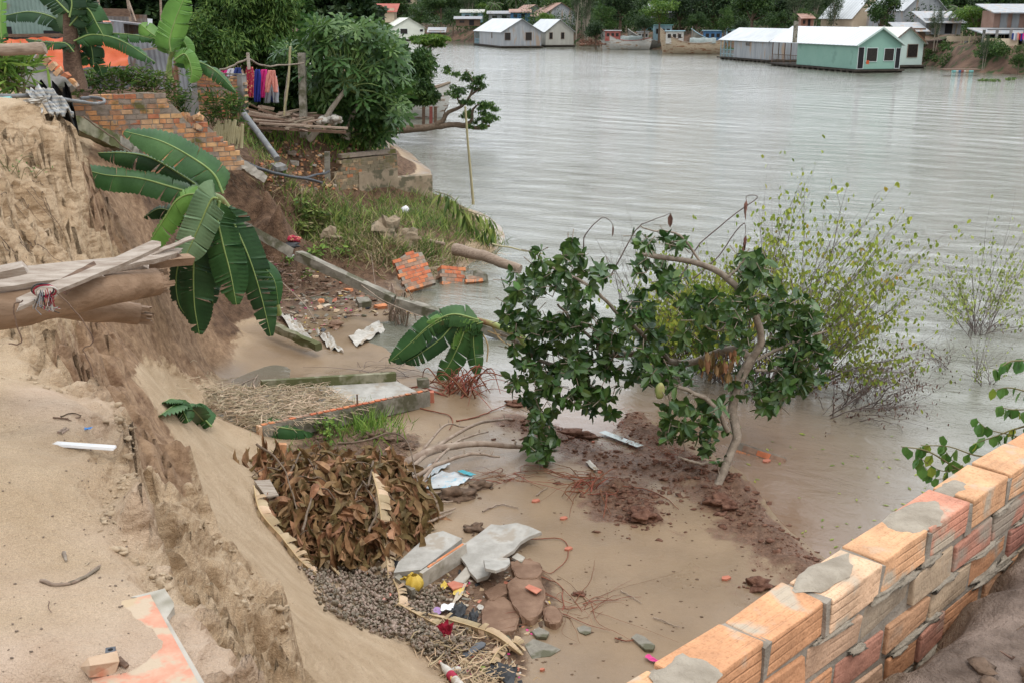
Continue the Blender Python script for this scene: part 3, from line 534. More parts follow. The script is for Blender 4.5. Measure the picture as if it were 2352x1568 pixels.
mat('yellow_bag', (.62, .42, .06), (.72, .53, .12), 8, .5, .006, 12, transl=.15)
mat('red_tile', (.42, .14, .09), (.50, .20, .13), 8, .75, .002, 40)
mat('glass_pane', (.20, .24, .21), (.26, .30, .27), 4, .1, spec=.7)
mat('tarp_orange', (.40, .065, .016), (.50, .10, .026), 2, .5, .02, 5, c3=(.45, .10, .03), s3=2, thr=.6)
mat('tarp_pink', (.62, .20, .14), (.72, .40, .32), 3, .6, .01, 8)
mat('tarp_blue', (.03, .12, .42), (.06, .2, .52), 3, .5, .01, 8)
mat('sheet_green', (.15, .22, .19), (.22, .30, .27), 2, .45, c3=(.2, .14, .09), s3=1.5, thr=.66)
mat('sheet_grey', (.16, .165, .18), (.27, .28, .30), 1.8, .45, c3=(.17, .085, .05), s3=1.7, thr=.62, stretch=(2, 2, .4))
mat('sheet_brown', (.13, .11, .10), (.21, .19, .175), 1.8, .55, c3=(.13, .07, .04), s3=1.7, thr=.55)
mat('zinc_wall', (.24, .255, .27), (.36, .375, .39), 1.2, .5, c3=(.33, .24, .17), s3=1.1, thr=.6, stretch=(1.5, 1.5, .2), wave=(1.6, (.24, .25, .27), .35, 'X', 0.))
mat('zinc_wall_beige', (.36, .35, .31), (.45, .44, .39), 1.2, .6, stretch=(1.5, 1.5, .2), wave=(1.6, (.30, .29, .26), .3, 'X', 0.))
mat('zinc_roof', (.42, .44, .45), (.56, .58, .59), .7, .45, wave=(.55, (.32, .34, .36), .5, 'Y', 0.))
mat('zinc_roof_white', (.56, .58, .59), (.68, .70, .71), .6, .5, wave=(.45, (.42, .45, .48), .6, 'Y', 0.))
mat('roof_rust', (.25, .11, .07), (.36, .2, .15), 1, .7, wave=(1.2, (.40, .34, .3), .5, 'Y', 0.))
mat('roof_red', (.30, .07, .05), (.38, .10, .07), 1, .7); mat('roof_cream', (.56, .58, .5), (.66, .67, .6), .7, .55)
mat('wall_green', (.20, .35, .29), (.23, .385, .32), .5, .7, c3=(.17, .30, .25), s3=.8, thr=.62)
mat('wall_palegreen', (.40, .50, .46), (.46, .56, .52), .6, .7); mat('wall_cream', (.62, .64, .56), (.70, .72, .64), .6, .7); mat('trim_white', (.66, .72, .72), rough=.6)
mat('dark_inside', (.012, .012, .014), rough=.7); mat('window_dark', (.014, .012, .012), (.03, .024, .02), 6, .3)
mat('raft_dark', (.03, .025, .02), (.07, .058, .045), 2, .9); mat('hull_grey', (.42, .41, .38), (.56, .55, .52), 1.2, .7, stretch=(1, 1, 5), c3=(.2, .13, .09), s3=1.2, thr=.6)
mat('hull_tan', (.38, .29, .20), (.52, .43, .32), 1.2, .7, stretch=(1, 1, 5), c3=(.25, .13, .07), s3=1.2, thr=.58); mat('hull_dark', (.13, .125, .11), (.24, .23, .20), 1.5, .7)
mat('paint_red', (.24, .06, .05), (.33, .12, .10), 3, .6); mat('paint_blue', (.22, .37, .44), (.33, .46, .52), 3, .6); mat('paint_deepblue', (.05, .13, .26), (.08, .19, .34), 3, .6); mat('paint_teal', (.16, .42, .42), (.24, .5, .48), 3, .6)
mat('tarp_grey', (.16, .19, .18), (.24, .27, .26), 2, .7, .02, 5); mat('rubber', (.018, .018, .018), rough=.8)
mat('skin_wall', (.50, .40, .29), (.58, .48, .36), 1, .8)
for nm, c in (('cloth_red', (.32, .015, .04)), ('cloth_blue', (.02, .03, .22)), ('cloth_pink', (.58, .03, .20)), ('cloth_salmon', (.66, .27, .22)), ('cloth_grey', (.30, .32, .35)), ('cloth_navy', (.03, .05, .2)), ('cloth_white', (.6, .6, .66))):
    mat(nm, tuple(x*.85 for x in c), c, 9, .85, .004, 20)
mat('cloth_floral', (.30, .02, .05), (.36, .03, .06), 9, .85, c3=(.65, .45, .2), s3=22, thr=.6)
mat('red_clay_earth', (.20, .10, .06), (.34, .19, .12), .6, .95, .1, 2)
def slab_paint():
    m = mat('painted_slab', (.50, .22, .145), (.58, .31, .215), 14, .85, .003, 60, c3=(.46, .36, .26), s3=11, thr=.53); nt = m.node_tree; N = nt.nodes; L = nt.links; b = N['Principled BSDF']
    tc = N.new('ShaderNodeTexCoord'); sp = N.new('ShaderNodeSeparateXYZ'); L.new(tc.outputs['Object'], sp.inputs[0]); nz = N.new('ShaderNodeTexNoise'); nz.inputs['Scale'].default_value = 10; nz.inputs['Detail'].default_value = 8
    L.new(tc.outputs['Object'], nz.inputs['Vector']); a = N.new('ShaderNodeMath'); a.operation = 'MULTIPLY'; a.inputs[1].default_value = 4.; L.new(sp.outputs['X'], a.inputs[0])
    c = N.new('ShaderNodeMath'); c.operation = 'ADD'; L.new(a.outputs[0], c.inputs[0]); L.new(nz.outputs[0], c.inputs[1]); r = N.new('ShaderNodeValToRGB'); r.color_ramp.elements[0].position = .56; r.color_ramp.elements[1].position = .68; L.new(c.outputs[0], r.inputs[0])
    x = N.new('ShaderNodeMix'); x.data_type = 'RGBA'; L.new(r.outputs[0], x.inputs[0]); x.inputs[6].default_value = (.45, .34, .22, 1); old = b.inputs['Base Color'].links[0].from_socket; L.new(old, x.inputs[7]); L.new(x.outputs[2], b.inputs['Base Color'])
slab_paint()
# ---------------------------------------------------------------- builders
def P3(L, Y=None):
    """[(px,py,Y)] or [(px,py)] with a common Y -> points"""
    return [aty(p[0], p[1], p[2] if len(p) > 2 else Y) for p in L]
def RZ(a): return Matrix.Rotation(a, 3, 'Z')
def put(me_parts, name, label, cat, M4, group=None):
    """an Empty with matrix M4 and parts in its local space"""
    o = bpy.data.objects.new(name, None); COL.objects.link(o); o.matrix_world = M4; o.empty_display_size = .1; tag(o, label, cat, group); WO[o] = Vector((0, 0, 0))
    for nm, mb, mm in me_parts: mb.part(nm, mm, o)
    return o
def brick_field(L, top, bl=.2, bh=.08, th=.1, j=.012, z0=0., hdr=.0, rag=.35, seed=1, jit=.0025, skip=None):
    """bricks in running bond in the local x-z plane; top(x) gives the broken outline"""
    rs = random.Random(seed); b = MB(); mo = MB(); row = 0; z = z0; mx = 0
    xs = np.linspace(0, L, int(L/.1)+2); zm = max(top(x) for x in xs)
    while z+bh*.6 < zm:
        x = -bl*(.5 if row % 2 else 0)-rs.random()*.05
        while x < L:
            w_ = bl if rs.random() > hdr else th*.95; c = x+w_/2
            if c > 0 and c < L and z+bh*.75 < top(c)+rs.uniform(-.01, .01) and not (skip and skip(c, z)):
                x0, x1 = max(x, -.05), min(x+w_-j, L+.05)
                if x1-x0 > .04: b.box(((x0+x1)/2, rs.uniform(-.003, .003), z+bh/2-j/2), (x1-x0, th, bh-j), Matrix.Rotation(rs.uniform(-.012, .012), 3, 'Y'), 0, jit)
            x += w_
        z += bh; row += 1
    pts = []
    for i, x in enumerate(xs): pts.append((x, max(z0+.01, top(x)-bh*rag)))
    y = th/2-.008; vs = []
    for x, zt in pts: vs += [(x, -y, z0), (x, y, z0), (x, y, zt), (x, -y, zt)]
    n = len(pts); fs = []
    for i in range(n-1):
        a = i*4; c = a+4; fs += [(a, c, c+3, a+3), (a+1, a+2, c+2, c+1), (a+3, c+3, c+2, a+2)]
    fs += [(0, 3, 2, 1), (4*n-4, 4*n-3, 4*n-2, 4*n-1)]; mo.add(vs, fs)
    return b, mo
def bev(o, wd=.004): m = o.modifiers.new('bevel', 'BEVEL'); m.width = wd; m.segments = 2; m.limit_method = 'ANGLE'; return o
def rock(mb, c, size, seed=0, rough=.3, mi=0, n=10):
    """irregular clod"""
    c = Vector(c); P = []; off = Vector((seed*3.7, seed*1.3, seed*2.1))
    for i in range(n+1):
        th = PI*i/n; row = []
        for k in range(n+2):
            ph = 2*PI*k/(n+2); d = Vector((math.sin(th)*math.cos(ph), math.sin(th)*math.sin(ph), math.cos(th)))
            r = 1+rough*(mnoise.noise(d*1.6+off)*1.4+.5*mnoise.noise(d*4+off)); row.append(c+Vector((d.x*size[0], d.y*size[1], d.z*size[2]))*r)
        P.append(row)
    return mb.grid(P, mi, True, True)
def banana_leaf(pts, wd, side_n=(0, -.75, .65), droop=.45, tears=.12, seed=0, bl=None, rib=None, n=58, tipw=.15, curl=.0, rs=None):
    """blade (torn, pleated halves) and midrib along a curve"""
    rs = rs or random.Random(seed); C = spl(pts, n); n = len(C)-1; bl = bl or MB(); rib = rib or MB(); W = wd/2
    def w(t): return W*min(1, (t*9)**.7)*(1-max(0, (t-.62)/.38)**2.2*(1-tipw))
    fr = []
    for i, p in enumerate(C):
        t = (C[min(i+1, n)]-C[max(i-1, 0)]).normalized(); nn = Vector(side_n); s = t.cross(nn)
        if s.length < .1: s = t.cross(Vector((.6, .2, .7)))
        s.normalize(); fr.append((p, t, s, s.cross(t)*-1 if s.cross(t).dot(nn) < 0 else s.cross(t)))
    for sg in (-1, 1):
        i = 1; d = droop+rs.uniform(-.1, .1); shr = .75 if tears > .3 else .3
        while i < n:
            k = min(n, i+(rs.randint(1, 4) if rs.random() < tears*2.6 else rs.randint(5, 18))); da = d+rs.uniform(-shr, shr)*(.8 if tears > .06 else .3); rows = []; sk = rs.choice((0, 0, .004, .012, .03 if tears > .1 else .008))
            for m in range(i, k+1):
                p, t, s, u = fr[m]; ww = w(m/n)*(1 if m not in (i, k) else (.97 if tears else 1)); fw = t*ww*.28; row = []
                for q, f in enumerate((0, .35, .72, 1.)):
                    a = da*(.35+.65*f)+curl*f*f; pl_ = (.017*W/.2 if (m % 2) else -.017*W/.2)*f
                    row.append(p+s*(sg*ww*f*math.cos(a))-u*(ww*f*math.sin(a)-pl_)+fw*f+t*((-sk if m == k else sk if m == i else 0)*f))
                rows.append(row)
            bl.grid(rows, 0, True); i = k
    rib.tube([p+u*.004 for p, t, s, u in fr], [W*.062+.003, W*.012+.001], 6)
    return bl, rib
def leafthing(parent, pts, wd, mt='banana_leaf', **k):
    bl, rib = banana_leaf(pts, wd, **k); o = bl.part('leaf', mt, parent); r = rib.mesh('midrib', WO[parent])
    ro = bpy.data.objects.new('midrib', r); COL.objects.link(ro); r.materials.append(MT[k.get('ribm', 'banana_rib')] if False else MT['banana_rib']); ro.parent = o; WO[ro] = WO[parent]; WO[o] = WO[parent]; return o
def blob_leaves(lobes, n, size, kind='quad', shell=.55, droop=.3, out=.8, jn=.6, seed=0, wid=1.):
    """lobes [(centre, radii)] -> leaf cloud arrays spread through the outer part of every lobe"""
    rs = np.random.RandomState(seed); vol = np.array([r[0]*r[1]*r[2] for c, r in lobes])**.7; cnt = np.maximum(1, (n*vol/vol.sum()).astype(int)); CC = []; DD = []
    for (c, r), k in zip(lobes, cnt):
        d = rs.normal(size=(k, 3)); d /= np.linalg.norm(d, axis=1, keepdims=True); rad = shell+(1-shell)*rs.rand(k, 1)**.7
        f = 1+.22*np.sin(d[:, :1]*5+seed)*np.cos(d[:, 1:2]*6+seed*2)+.12*np.sin(d[:, 2:3]*9)
        CC.append(np.array(tuple(c))+d*rad*f*np.array(r)); DD.append(d*out+np.array([0, 0, -droop])+rs.normal(0, .5, (k, 3)))
    C = np.concatenate(CC); D = np.concatenate(DD); S = size*rs.uniform(.6, 1.3, len(C)); V, Fc = leaves(C-D/np.linalg.norm(D, axis=1, keepdims=True)*S[:, None]*.5, D, S, kind, jn=jn, rs=rs, wid=wid)
    return V, Fc
def lobes_for(c, R, k, seed=0, flat=.75, sq=.5):
    rs = random.Random(seed); out = []
    for i in range(k):
        a = rs.uniform(0, 2*PI); r = math.sqrt(rs.random())*.75; z = rs.uniform(-.6, .7)
        rr = rs.uniform(.28, .5)
        out.append((Vector(c)+Vector((math.cos(a)*r*R[0], math.sin(a)*r*R[1], z*R[2])), (R[0]*rr, R[1]*rr, R[2]*rr*flat)))
    return out
def grass_blades(regions, mtn, name, label, cat='grass', hgt=(.15, .4), seed=0, lean=.5, wid=1., kind='stuff', single=False, group=None):
    """regions [(polygon in pixels, count)] rooted on the ground"""
    rs = np.random.RandomState(seed); Cs = []; Hs = []
    for poly, k in regions:
        xs = [p[0] for p in poly]; ys_ = [p[1] for p in poly]; m = 0; tries = 0
        cx = []
        while m < k and tries < 30:
            a = rs.uniform(min(xs), max(xs), k*2); b = rs.uniform(min(ys_), max(ys_), k*2); ok = inpoly(a, b, poly); cx += list(zip(a[ok], b[ok])); m = len(cx); tries += 1
        for a, b in cx[:max(12, k//14)]:
            p = hit(a, b); s = .16+.02*p.y/6
            q = rs.normal(0, s, (14, 2)); zz = ground(p.x+q[:, 0], p.y+q[:, 1]); Cs.append(np.stack([p.x+q[:, 0], p.y+q[:, 1], zz-.01], 1)); Hs.append(rs.uniform(hgt[0], hgt[1], 14)*rs.uniform(.7, 1.2))
    C = np.concatenate(Cs); H = np.concatenate(Hs); D = rs.normal(0, lean, (len(C), 3)); D[:, 2] = 1
    V, Fc = leaves(C, D, H, 'blade', jn=1., rs=rs, up=D*0+np.array([0, -1, .2]), wid=wid)
    # bend the tips over
    o = Vector((C[:, 0].mean(), C[:, 1].mean(), C[:, 2].min())); me = leafmesh(name, V, Fc, o)
    return tag(link(me, name, mtn, None, o), label, cat, group, kind)
def cloth(corners, nx, ny, amp, seed=0, sag=0.):
    """wrinkled sheet between four corner points"""
    a, b, c, d = [Vector(p) for p in corners]; N_ = (b-a).cross(d-a).normalized(); P = []
    for j in range(ny+1):
        row = []
        for i in range(nx+1):
            u, v = i/nx, j/ny; p = a*(1-u)*(1-v)+b*u*(1-v)+c*u*v+d*(1-u)*v
            k = amp*(mnoise.noise(Vector((u*5+seed, v*3, seed)))+.6*mnoise.noise(Vector((u*14+seed, v*4, 3)))); row.append(p+N_*k+Vector((0, 0, -sag*math.sin(PI*u)*(1-v))))
        P.append(row)
    return P
def corr(A, B, h, pitch, amp, lean=(0, 0), topf=None, rows=3):
    """corrugated sheet standing on the line A-B"""
    A, B = Vector(A), Vector(B); L = (B-A).length; d = (B-A)/L; nrm = d.cross(Vector((0, 0, 1))).normalized(); n = max(4, int(L/pitch*4)); P = []
    for j in range(rows+1):
        P.append([A+d*(L*i/n)+nrm*(amp*math.sin(i*PI/2))+Vector((lean[0], lean[1], h*(topf(i/n) if topf else 1)))*(j/rows) for i in range(n+1)])
    return P
def curvy(pts, n=20, amp=.0, seed=0):
    C = spl(pts, n); return [p+Vector((mnoise.noise(Vector((i*.4, seed, 0))), mnoise.noise(Vector((i*.4, seed, 5))), mnoise.noise(Vector((i*.4, seed, 9)))))*amp for i, p in enumerate(C)]
# ================================================================ the new brick wall in the near right corner
wa = math.radians(43.5); W0 = Vector((.407, 1.787, 4.2)); WM = Matrix.Translation(W0) @ Matrix.Rotation(wa, 4, 'Z')
bt = MB(); bw = MB(); rs = random.Random(3)
for i in range(-7, 20):                                   # top course, one brick each
    x = i*.214; dz = rs.uniform(-.004, .004); bt.box((x+.1, -.05+rs.uniform(-.004, .004), -.04+dz), (.2, .1, .079), Matrix.Rotation(rs.uniform(-.012, .012), 3, 'Z'), 0, .0035)
for r in range(1, 9):
    x = -1.5-rs.random()*.1+(.107 if r % 2 else 0)
    while x < 4.2:
        w_ = rs.choice((.2, .2, .2, .13)); bw.box((x+w_/2, -.05+rs.uniform(-.006, .006), -.04-.088*r+rs.uniform(-.003, .003)), (w_, .1, .072), Matrix.Rotation(rs.uniform(-.02, .02), 3, 'Z') @ Matrix.Rotation(rs.uniform(-.02, .02), 3, 'Y'), 0, .005); x += w_+.014
mo = MB(); mo.box((1.3, -.05, -.425), (5.6, .0875, .75))
for i in range(-7, 20): mo.box((i*.214-.007, -.051, -.045), (.02, .1, .078), None, 0, .004)
def lump(mb, x0, x1, y0, y1, z, th, seed):                # trowelled mortar left on top
    cx, cy = (x0+x1)/2, (y0+y1)/2; P = []
    for j in range(9):
        f = 1-j/8; row = []
        for k in range(28):
            a = 2*PI*k/28; q = 1+.35*mnoise.noise(Vector((math.cos(a)*1.8, math.sin(a)*1.8, seed)))+.16*mnoise.noise(Vector((math.cos(a)*7, math.sin(a)*7, seed))); row.append((cx+(x1-x0)/2*f*q*math.cos(a), cy+(y1-y0)/2*f*q*math.sin(a), z+th*(1-f**3)*(1+.3*mnoise.noise(Vector((f*math.cos(a)*3, f*math.sin(a)*3, seed))))-(.002 if j == 0 else 0)))
        P.append(row)
    mb.grid(P, 0, True, True)
pt = MB(); lump(pt, -.27, -.13, -.11, -.01, .0, .007, 1.3); lump(pt, .2, .39, -.075, .0, .0, .006, 2.2); lump(pt, .57, .79, -.10, .004, .0, .008, 5.1); lump(pt, .83, .95, -.06, .0, .0, .005, 7.1)
wall = put([('mortar', mo, 'mortar'), ('mortar_patch', pt, 'mortar_wet')], 'brick_wall', 'new unplastered orange brick wall running diagonally up the near right corner', 'wall', WM)
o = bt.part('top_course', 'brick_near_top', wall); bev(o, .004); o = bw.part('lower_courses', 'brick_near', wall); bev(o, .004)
# blobs of mortar squeezed from the joints
sq = MB()
for i in range(90):
    rock(sq, (rs.uniform(-1, 3), -.099, -.088*rs.randint(1, 4)+rs.uniform(-.002, .008)), (rs.uniform(.03, .09), .009, rs.uniform(.006, .012)), i, .8, 0, 9)
sq.part('squeezed_mortar', 'mortar_wet', wall)
# buried wall in the mud at the very corner
bb, mm = brick_field(2.6, lambda x: .25+.03*math.sin(x*5), .2, .08, .1, seed=5, jit=.008)
M4 = Matrix.Translation((.62, 1.55, 3.965)) @ Matrix.Rotation(math.radians(48), 4, 'Z') @ Matrix.Rotation(math.radians(80), 4, 'X')
wl2 = put([('bricks', bb, 'brick_near'), ('mortar', mm, 'mortar')], 'toppled_wall', 'toppled brick wall half sunk in mud in the bottom right corner', 'wall', M4)
mc = MB()
for i in range(60):
    t = rs.uniform(.2, 2.4); q = Vector((.66+t*.72, 1.70+t*.70, 0))+Vector((rs.uniform(-.05, .3), rs.uniform(-.3, .0), 0)); rock(mc, (q.x, q.y, gz(q.x, q.y)+.005), (rs.uniform(.01, .05), rs.uniform(.01, .05), rs.uniform(.006, .022)), i, .5, 0, 6)
mc.thing('mud_lumps', 'clod', 'wet crumbs of mud and rotten leaves along the foot of the new wall', 'mud', kind='stuff')
rt = MB()
for i in range(90):
    t = rs.gauss(1.05, .3); q = Vector((.68+t*.72, 1.66+t*.70, 0))+Vector((rs.uniform(0, .12), rs.uniform(-.12, .0), 0)); q.z = gz(q.x, q.y)+.01; e = q+Vector((rs.uniform(-.07, .07), rs.uniform(-.07, .07), rs.uniform(0, .03))); rt.tube([q, (q+e)/2+rv(.012), e], [.0035, .0015], 4)
rt.thing('rotten_leaf_litter', 'wood_dark', 'tangle of black rotten leaves and roots at the foot of the new wall', 'litter', kind='stuff')
# ================================================================ twig with drooping leaves hanging in from the right
tw = thing('leafy_branch', 'thin leafy branch with drooping oval leaves reaching over the new brick wall', 'branch', tuple(aty(2352, 960, 3.4)))
br = MB(); LC = []; LD = []; YC = []; YD = []
def nb(L, r, Y=3.3): C = spl(P3(L, Y), 14); br.tube(C, [r, r*.4], 5); return C
for L, r in (([(2420, 1180), (2300, 1120), (2200, 1075), (2130, 1035), (2070, 1025)], .005), ([(2420, 1060), (2300, 1050), (2240, 1045), (2180, 1025), (2115, 1022)], .004), ([(2420, 960), (2330, 985), (2290, 1000), (2245, 1015)], .004),
             ([(2400, 830), (2350, 828), (2320, 830), (2290, 850)], .004), ([(2420, 940), (2370, 905), (2320, 890), (2285, 895)], .004), ([(2200, 1075), (2160, 1080), (2110, 1050), (2135, 1085)], .002), ([(2300, 1120), (2230, 1080), (2180, 1050), (2165, 1000)], .002),
             ([(2400, 1020), (2330, 1000), (2270, 985), (2240, 960)], .003), ([(2440, 850), (2380, 930), (2330, 940), (2300, 935)], .003), ([(2400, 1140), (2300, 1100), (2210, 1095), (2150, 1100)], .0025)):
    C = nb(L, r)
    for k in range(3, len(C), 2):
        for s in range(2):
            if random.random() < .85:
                d = Vector((random.uniform(-.6, .3), random.uniform(-.3, .3), -1)); (YC if random.random() < .1 else LC).append(tuple(C[k]+rv(.006))); (YD if len(YD) < len(YC) else LD).append(tuple(d))
br.part('stem', 'twig_green', tw)
def lf(C, D, s, nm, mt, par, kind='oval', wid=1.35, origin=None, jn=.5):
    if not len(C): return None
    S = s*NR.uniform(.75, 1.2, len(C)); V, Fc = leaves(np.array(C), np.array(D), S, kind, jn=jn, wid=wid); o = WO[par]; ob = link(leafmesh(nm, V, Fc, o), nm, mt, par, o); return ob
lf(LC, LD, .040, 'foliage', 'jack_leaf_young', tw); lf(YC, YD, .04, 'yellow_leaves', 'shrub_leaf', tw)
# ================================================================ timber jutting over the caved bank on the left
def log(name, label, px, rad, Y, mtn, ends=.2, cat='log', group=None, nn=14, jag=True):
    C = curvy(P3(px, Y), 16, .01, rad[0]*99); b = MB(); b.tube(C, [rad[0]+(rad[1]-rad[0])*i/(len(C)-1) for i in range(len(C))], nn, 0, True, .03)
    if jag:                                               # splintered end
        e = C[-1]; t = (C[-1]-C[-3]).normalized()
        for k in range(22):
            a = 2*PI*k/22; s = t.cross(Vector((0, 0, 1))).normalized(); u = s.cross(t); q = e+s*math.cos(a)*rad[1]*.75+u*math.sin(a)*rad[1]*.75; b.bar(q-t*.05, q+t*random.uniform(.0, .06), rad[1]*.35, rad[1]*.22, 0, .003)
    return b.thing(name, mtn, label, cat, group)
log('timber_log', 'thick peeled timber log with a rotten splintered end jutting over the bank', [(-160, 730, 3.6), (60, 705, 3.65), (230, 670, 3.75), (362, 645, 3.9)], (.073, .052), 3.6, 'wood_log')
log('timber_log', 'shorter peeled log with a hollow rotten end under the thick one', [(-160, 690, 3.9), (100, 700, 3.95), (240, 715, 4.0), (322, 722, 4.05)], (.055, .042), 3.8, 'wood_log')
log('timber_log', 'sawn round log sticking in above the orange tarpaulin at the upper left', [(-80, 116, 6.8), (40, 114, 6.8), (103, 111, 6.8)], (.037, .037), 6.8, 'wood_old', jag=False)
def plank(label, a, b, wd, th, mtn='wood_weathered', roll=0., name='plank', cat='plank', up=(0, -.5, 1), seg=7):
    A, B = aty(*a), aty(*b); m = MB(); d = (B-A).normalized(); s = d.cross(Vector(up)).normalized(); u = s.cross(d); rows = []
    s2 = s*math.cos(roll)+u*math.sin(roll); u2 = u*math.cos(roll)-s*math.sin(roll); rr = random.Random(a[0]*7+b[1]); top = []; 
    for i in range(seg+1):
        t = i/seg; w_ = wd*(1+rr.uniform(-.12, .06)); e = .018 if i in (0, seg) else 0; p = A.lerp(B, t)+u*rr.uniform(-.003, .003)
        q = [p+s2*w_/2+u2*th/2+d*rr.uniform(-e, e), p+s2*rr.uniform(-.01, .01)+u2*th/2+d*rr.uniform(-e, e), p-s2*w_/2+u2*th/2+d*rr.uniform(-e, e), p-s2*w_/2-u2*th/2+d*rr.uniform(-e, e), p-u2*th/2+d*rr.uniform(-e, e), p+s2*w_/2-u2*th/2+d*rr.uniform(-e, e)]; rows.append(q)
    m.grid(rows, 0, False, True); m.add(rows[0], [tuple(range(6))]); m.add(rows[-1], [tuple(range(5, -1, -1))])
    return m.thing(name, mtn, label, cat)
plank('pale weathered plank lying crosswise on top of the timber pile', (40, 700, 3.42), (365, 562, 3.62), .05, .014)
plank('long grey plank with a ragged edge at the back of the timber pile', (-120, 645, 3.75), (330, 602, 3.9), .055, .03)
plank('grey board under the crosswise plank, its end cut off by the picture edge', (-120, 672, 3.6), (235, 622, 3.7), .05, .02)
plank('squared brown timber reaching farthest towards the banana leaves', (150, 622, 3.85), (442, 596, 4.0), .035, .035, 'wood_log')
plank('splintered narrow plank between the pale plank and the brown timber', (200, 628, 3.72), (415, 580, 3.9), .035, .02)
plank('curled strip of bark lying over the plank ends', (330, 590, 3.85), (440, 547, 3.9), .02, .006, 'wood_weathered')
plank('short broken board with a splintered dark underside at the left edge', (-60, 640, 3.5), (62, 612, 3.5), .04, .03)
plank('short offcut wedged between the pale plank and the thick log', (140, 662, 3.6), (225, 615, 3.7), .05, .03, 'wood_dark')
rp_ = MB()
for k in range(18):
    a = aty(108+random.uniform(-22, 18), 672+random.uniform(-10, 8), 3.42); mid = a+Vector((random.uniform(-.02, .02), -.02, -.05)); e = a+Vector((random.uniform(-.035, .035), 0, -random.uniform(.02, .09))); rp_.tube([a, mid, e], .0015, 4, k % 4)
for k in range(3):
    C = [aty(108+26*math.cos(t)-k*5, 672+14*math.sin(t)-k*3, 3.40+.03*math.sin(t)) for t in np.linspace(0, 2*PI, 16)]; rp_.tube(C, .003, 5, k)
rp_.thing('rope_knot', ['white_dirty', 'cloth_red', 'black_plastic', 'cloth_grey'], 'frayed knot of coloured cords tying the timber together', 'rope')
wr = MB(); wr.tube(curvy(P3([(52, 690), (32, 705), (38, 745), (50, 780), (42, 790), (20, 789)], 3.4), 24, .004), .0022, 6); wr.thing('rusty_wire', 'wood_dark', 'short hooked rusty wire hanging from the thick log', 'wire')
wr = MB(); wr.tube(curvy(P3([(128, 672), (160, 700), (192, 740), (213, 775), (210, 790), (192, 800), (197, 815), (208, 840), (215, 865)], 3.4), 40, .004), .002, 6); wr.thing('rusty_wire', 'wood_dark', 'long kinked rusty wire dangling below the knot of cords', 'wire')
# ================================================================ on the sand ledge
def onl(px, py, dz=0): return hit(px, py, dz)
a, b = atz(122, 1028, 3.70), atz(264, 1031, 3.70); d = (b-a); L = d.length; ang = math.atan2(d.y, d.x); tt_ = MB()
tt_.box((0, 0, .004), (L, .032, .006), None, 0, .0006)
for k in range(4): tt_.box((0, -.012+k*.008, .009), (L*.995, .0035, .005))
put([('strip', tt_, 'white_plastic')], 'skirting_strip', 'white grooved plastic trim strip lying on the sand ledge', 'trim strip', Matrix.Translation((a+b)/2+Vector((0, 0, .006))) @ Matrix.Rotation(ang, 4, 'Z') @ Matrix.Rotation(.05, 4, 'Y'))
s1 = MB(); P = [atz(x, y, 3.69) for x, y in [(190, 1400), (345, 1364), (456, 1568), (480, 1640), (220, 1640)]]; s1.poly(P, .05)
sl = thing('painted_slab', 'red painted concrete slab partly under sand in the bottom left corner', 'slab', tuple(atz(345, 1364, 3.6)))
o = s1.part('painted_top', 'painted_slab', sl)
s2 = MB(); s2.poly([atz(x, y, 3.686) for x, y in [(300, 1370), (378, 1350), (399, 1382), (400, 1392), (383, 1418), (470, 1568), (500, 1640), (440, 1640), (350, 1372)]], .06); s2.part('concrete_edge', 'concrete_light', sl)
def smallbox(name, label, cat, px, py, size, rz, mt, ry=0., jit=.002, group=None, bevw=.002):
    p = onl(px, py); m = MB(); m.box((0, 0, size[2]*.42), size, RZ(rz) @ Matrix.Rotation(ry, 3, 'Y'), 0, jit); me = m.mesh(name); o = link(me, name, mt, None, p); bev(o, bevw); return tag(o, label, cat, group)
smallbox('brick_fragment', 'broken wedge of orange brick near the painted slab', 'brick', 236, 1536, (.07, .045, .035), .6, 'brick_dusty', .3, .011)
p = onl(255, 1503); m = MB()
for k in range(24): pass
ring = [(math.cos(t)*.007, math.sin(t)*.007) for t in np.linspace(0, 2*PI, 16, endpoint=False)]; sqr = [(max(-.0125, min(.0125, math.cos(t)*.02)), max(-.0125, min(.0125, math.sin(t)*.02))) for t in np.linspace(0, 2*PI, 16, endpoint=False)]
for zz, fl in ((.016, 1), (0, 0)): m.add([(x, y, zz) for x, y in ring]+[(x, y, zz) for x, y in sqr], [(k, (k+1) % 16, 16+(k+1) % 16, 16+k) for k in range(16)])
m.add([(x, y, z) for z in (0, .016) for x, y in sqr], [(k, (k+1) % 16, 16+(k+1) % 16, 16+k) for k in range(16)]); m.add([(x, y, z) for z in (0, .016) for x, y in ring], [(k, 16+k, 16+(k+1) % 16, (k+1) % 16) for k in range(16)])
put([('block', m, 'dark_hose')], 'spacer_block', 'small dark grey square spacer with a round hole', 'spacer', Matrix.Translation(p) @ Matrix.Rotation(.3, 4, 'Z'))
m = MB(); a, b = onl(270, 1522, .01), onl(293, 1536, .01); m.tube(curvy([a, b], 6, .004), [.011, .006], 7, 0, True, .2); m.thing('wood_chip', 'wood_dark', 'dark crumbling wood stub beside the brick fragment', 'wood')
def sticks(name, label, cat, L, r, mt, Y=None, dz=.004, group=None, jit=.003, taper=.5):
    m = MB()
    for q in L:
        C = curvy([onl(x, y, dz) for x, y in q], max(6, 4*len(q)), jit, q[0][0]); m.tube(C, [r, r*taper], 5, 0, True, .15)
    return m.thing(name, mt, label, cat, group)
sticks('bark_curl', 'long flake of weathered bark half buried in the ledge sand', 'bark', [[(95, 1335), (130, 1345), (180, 1335), (230, 1300)], [(160, 1342), (200, 1325), (228, 1305)], [(170, 1338), (215, 1315)]], .007, 'wood_old')
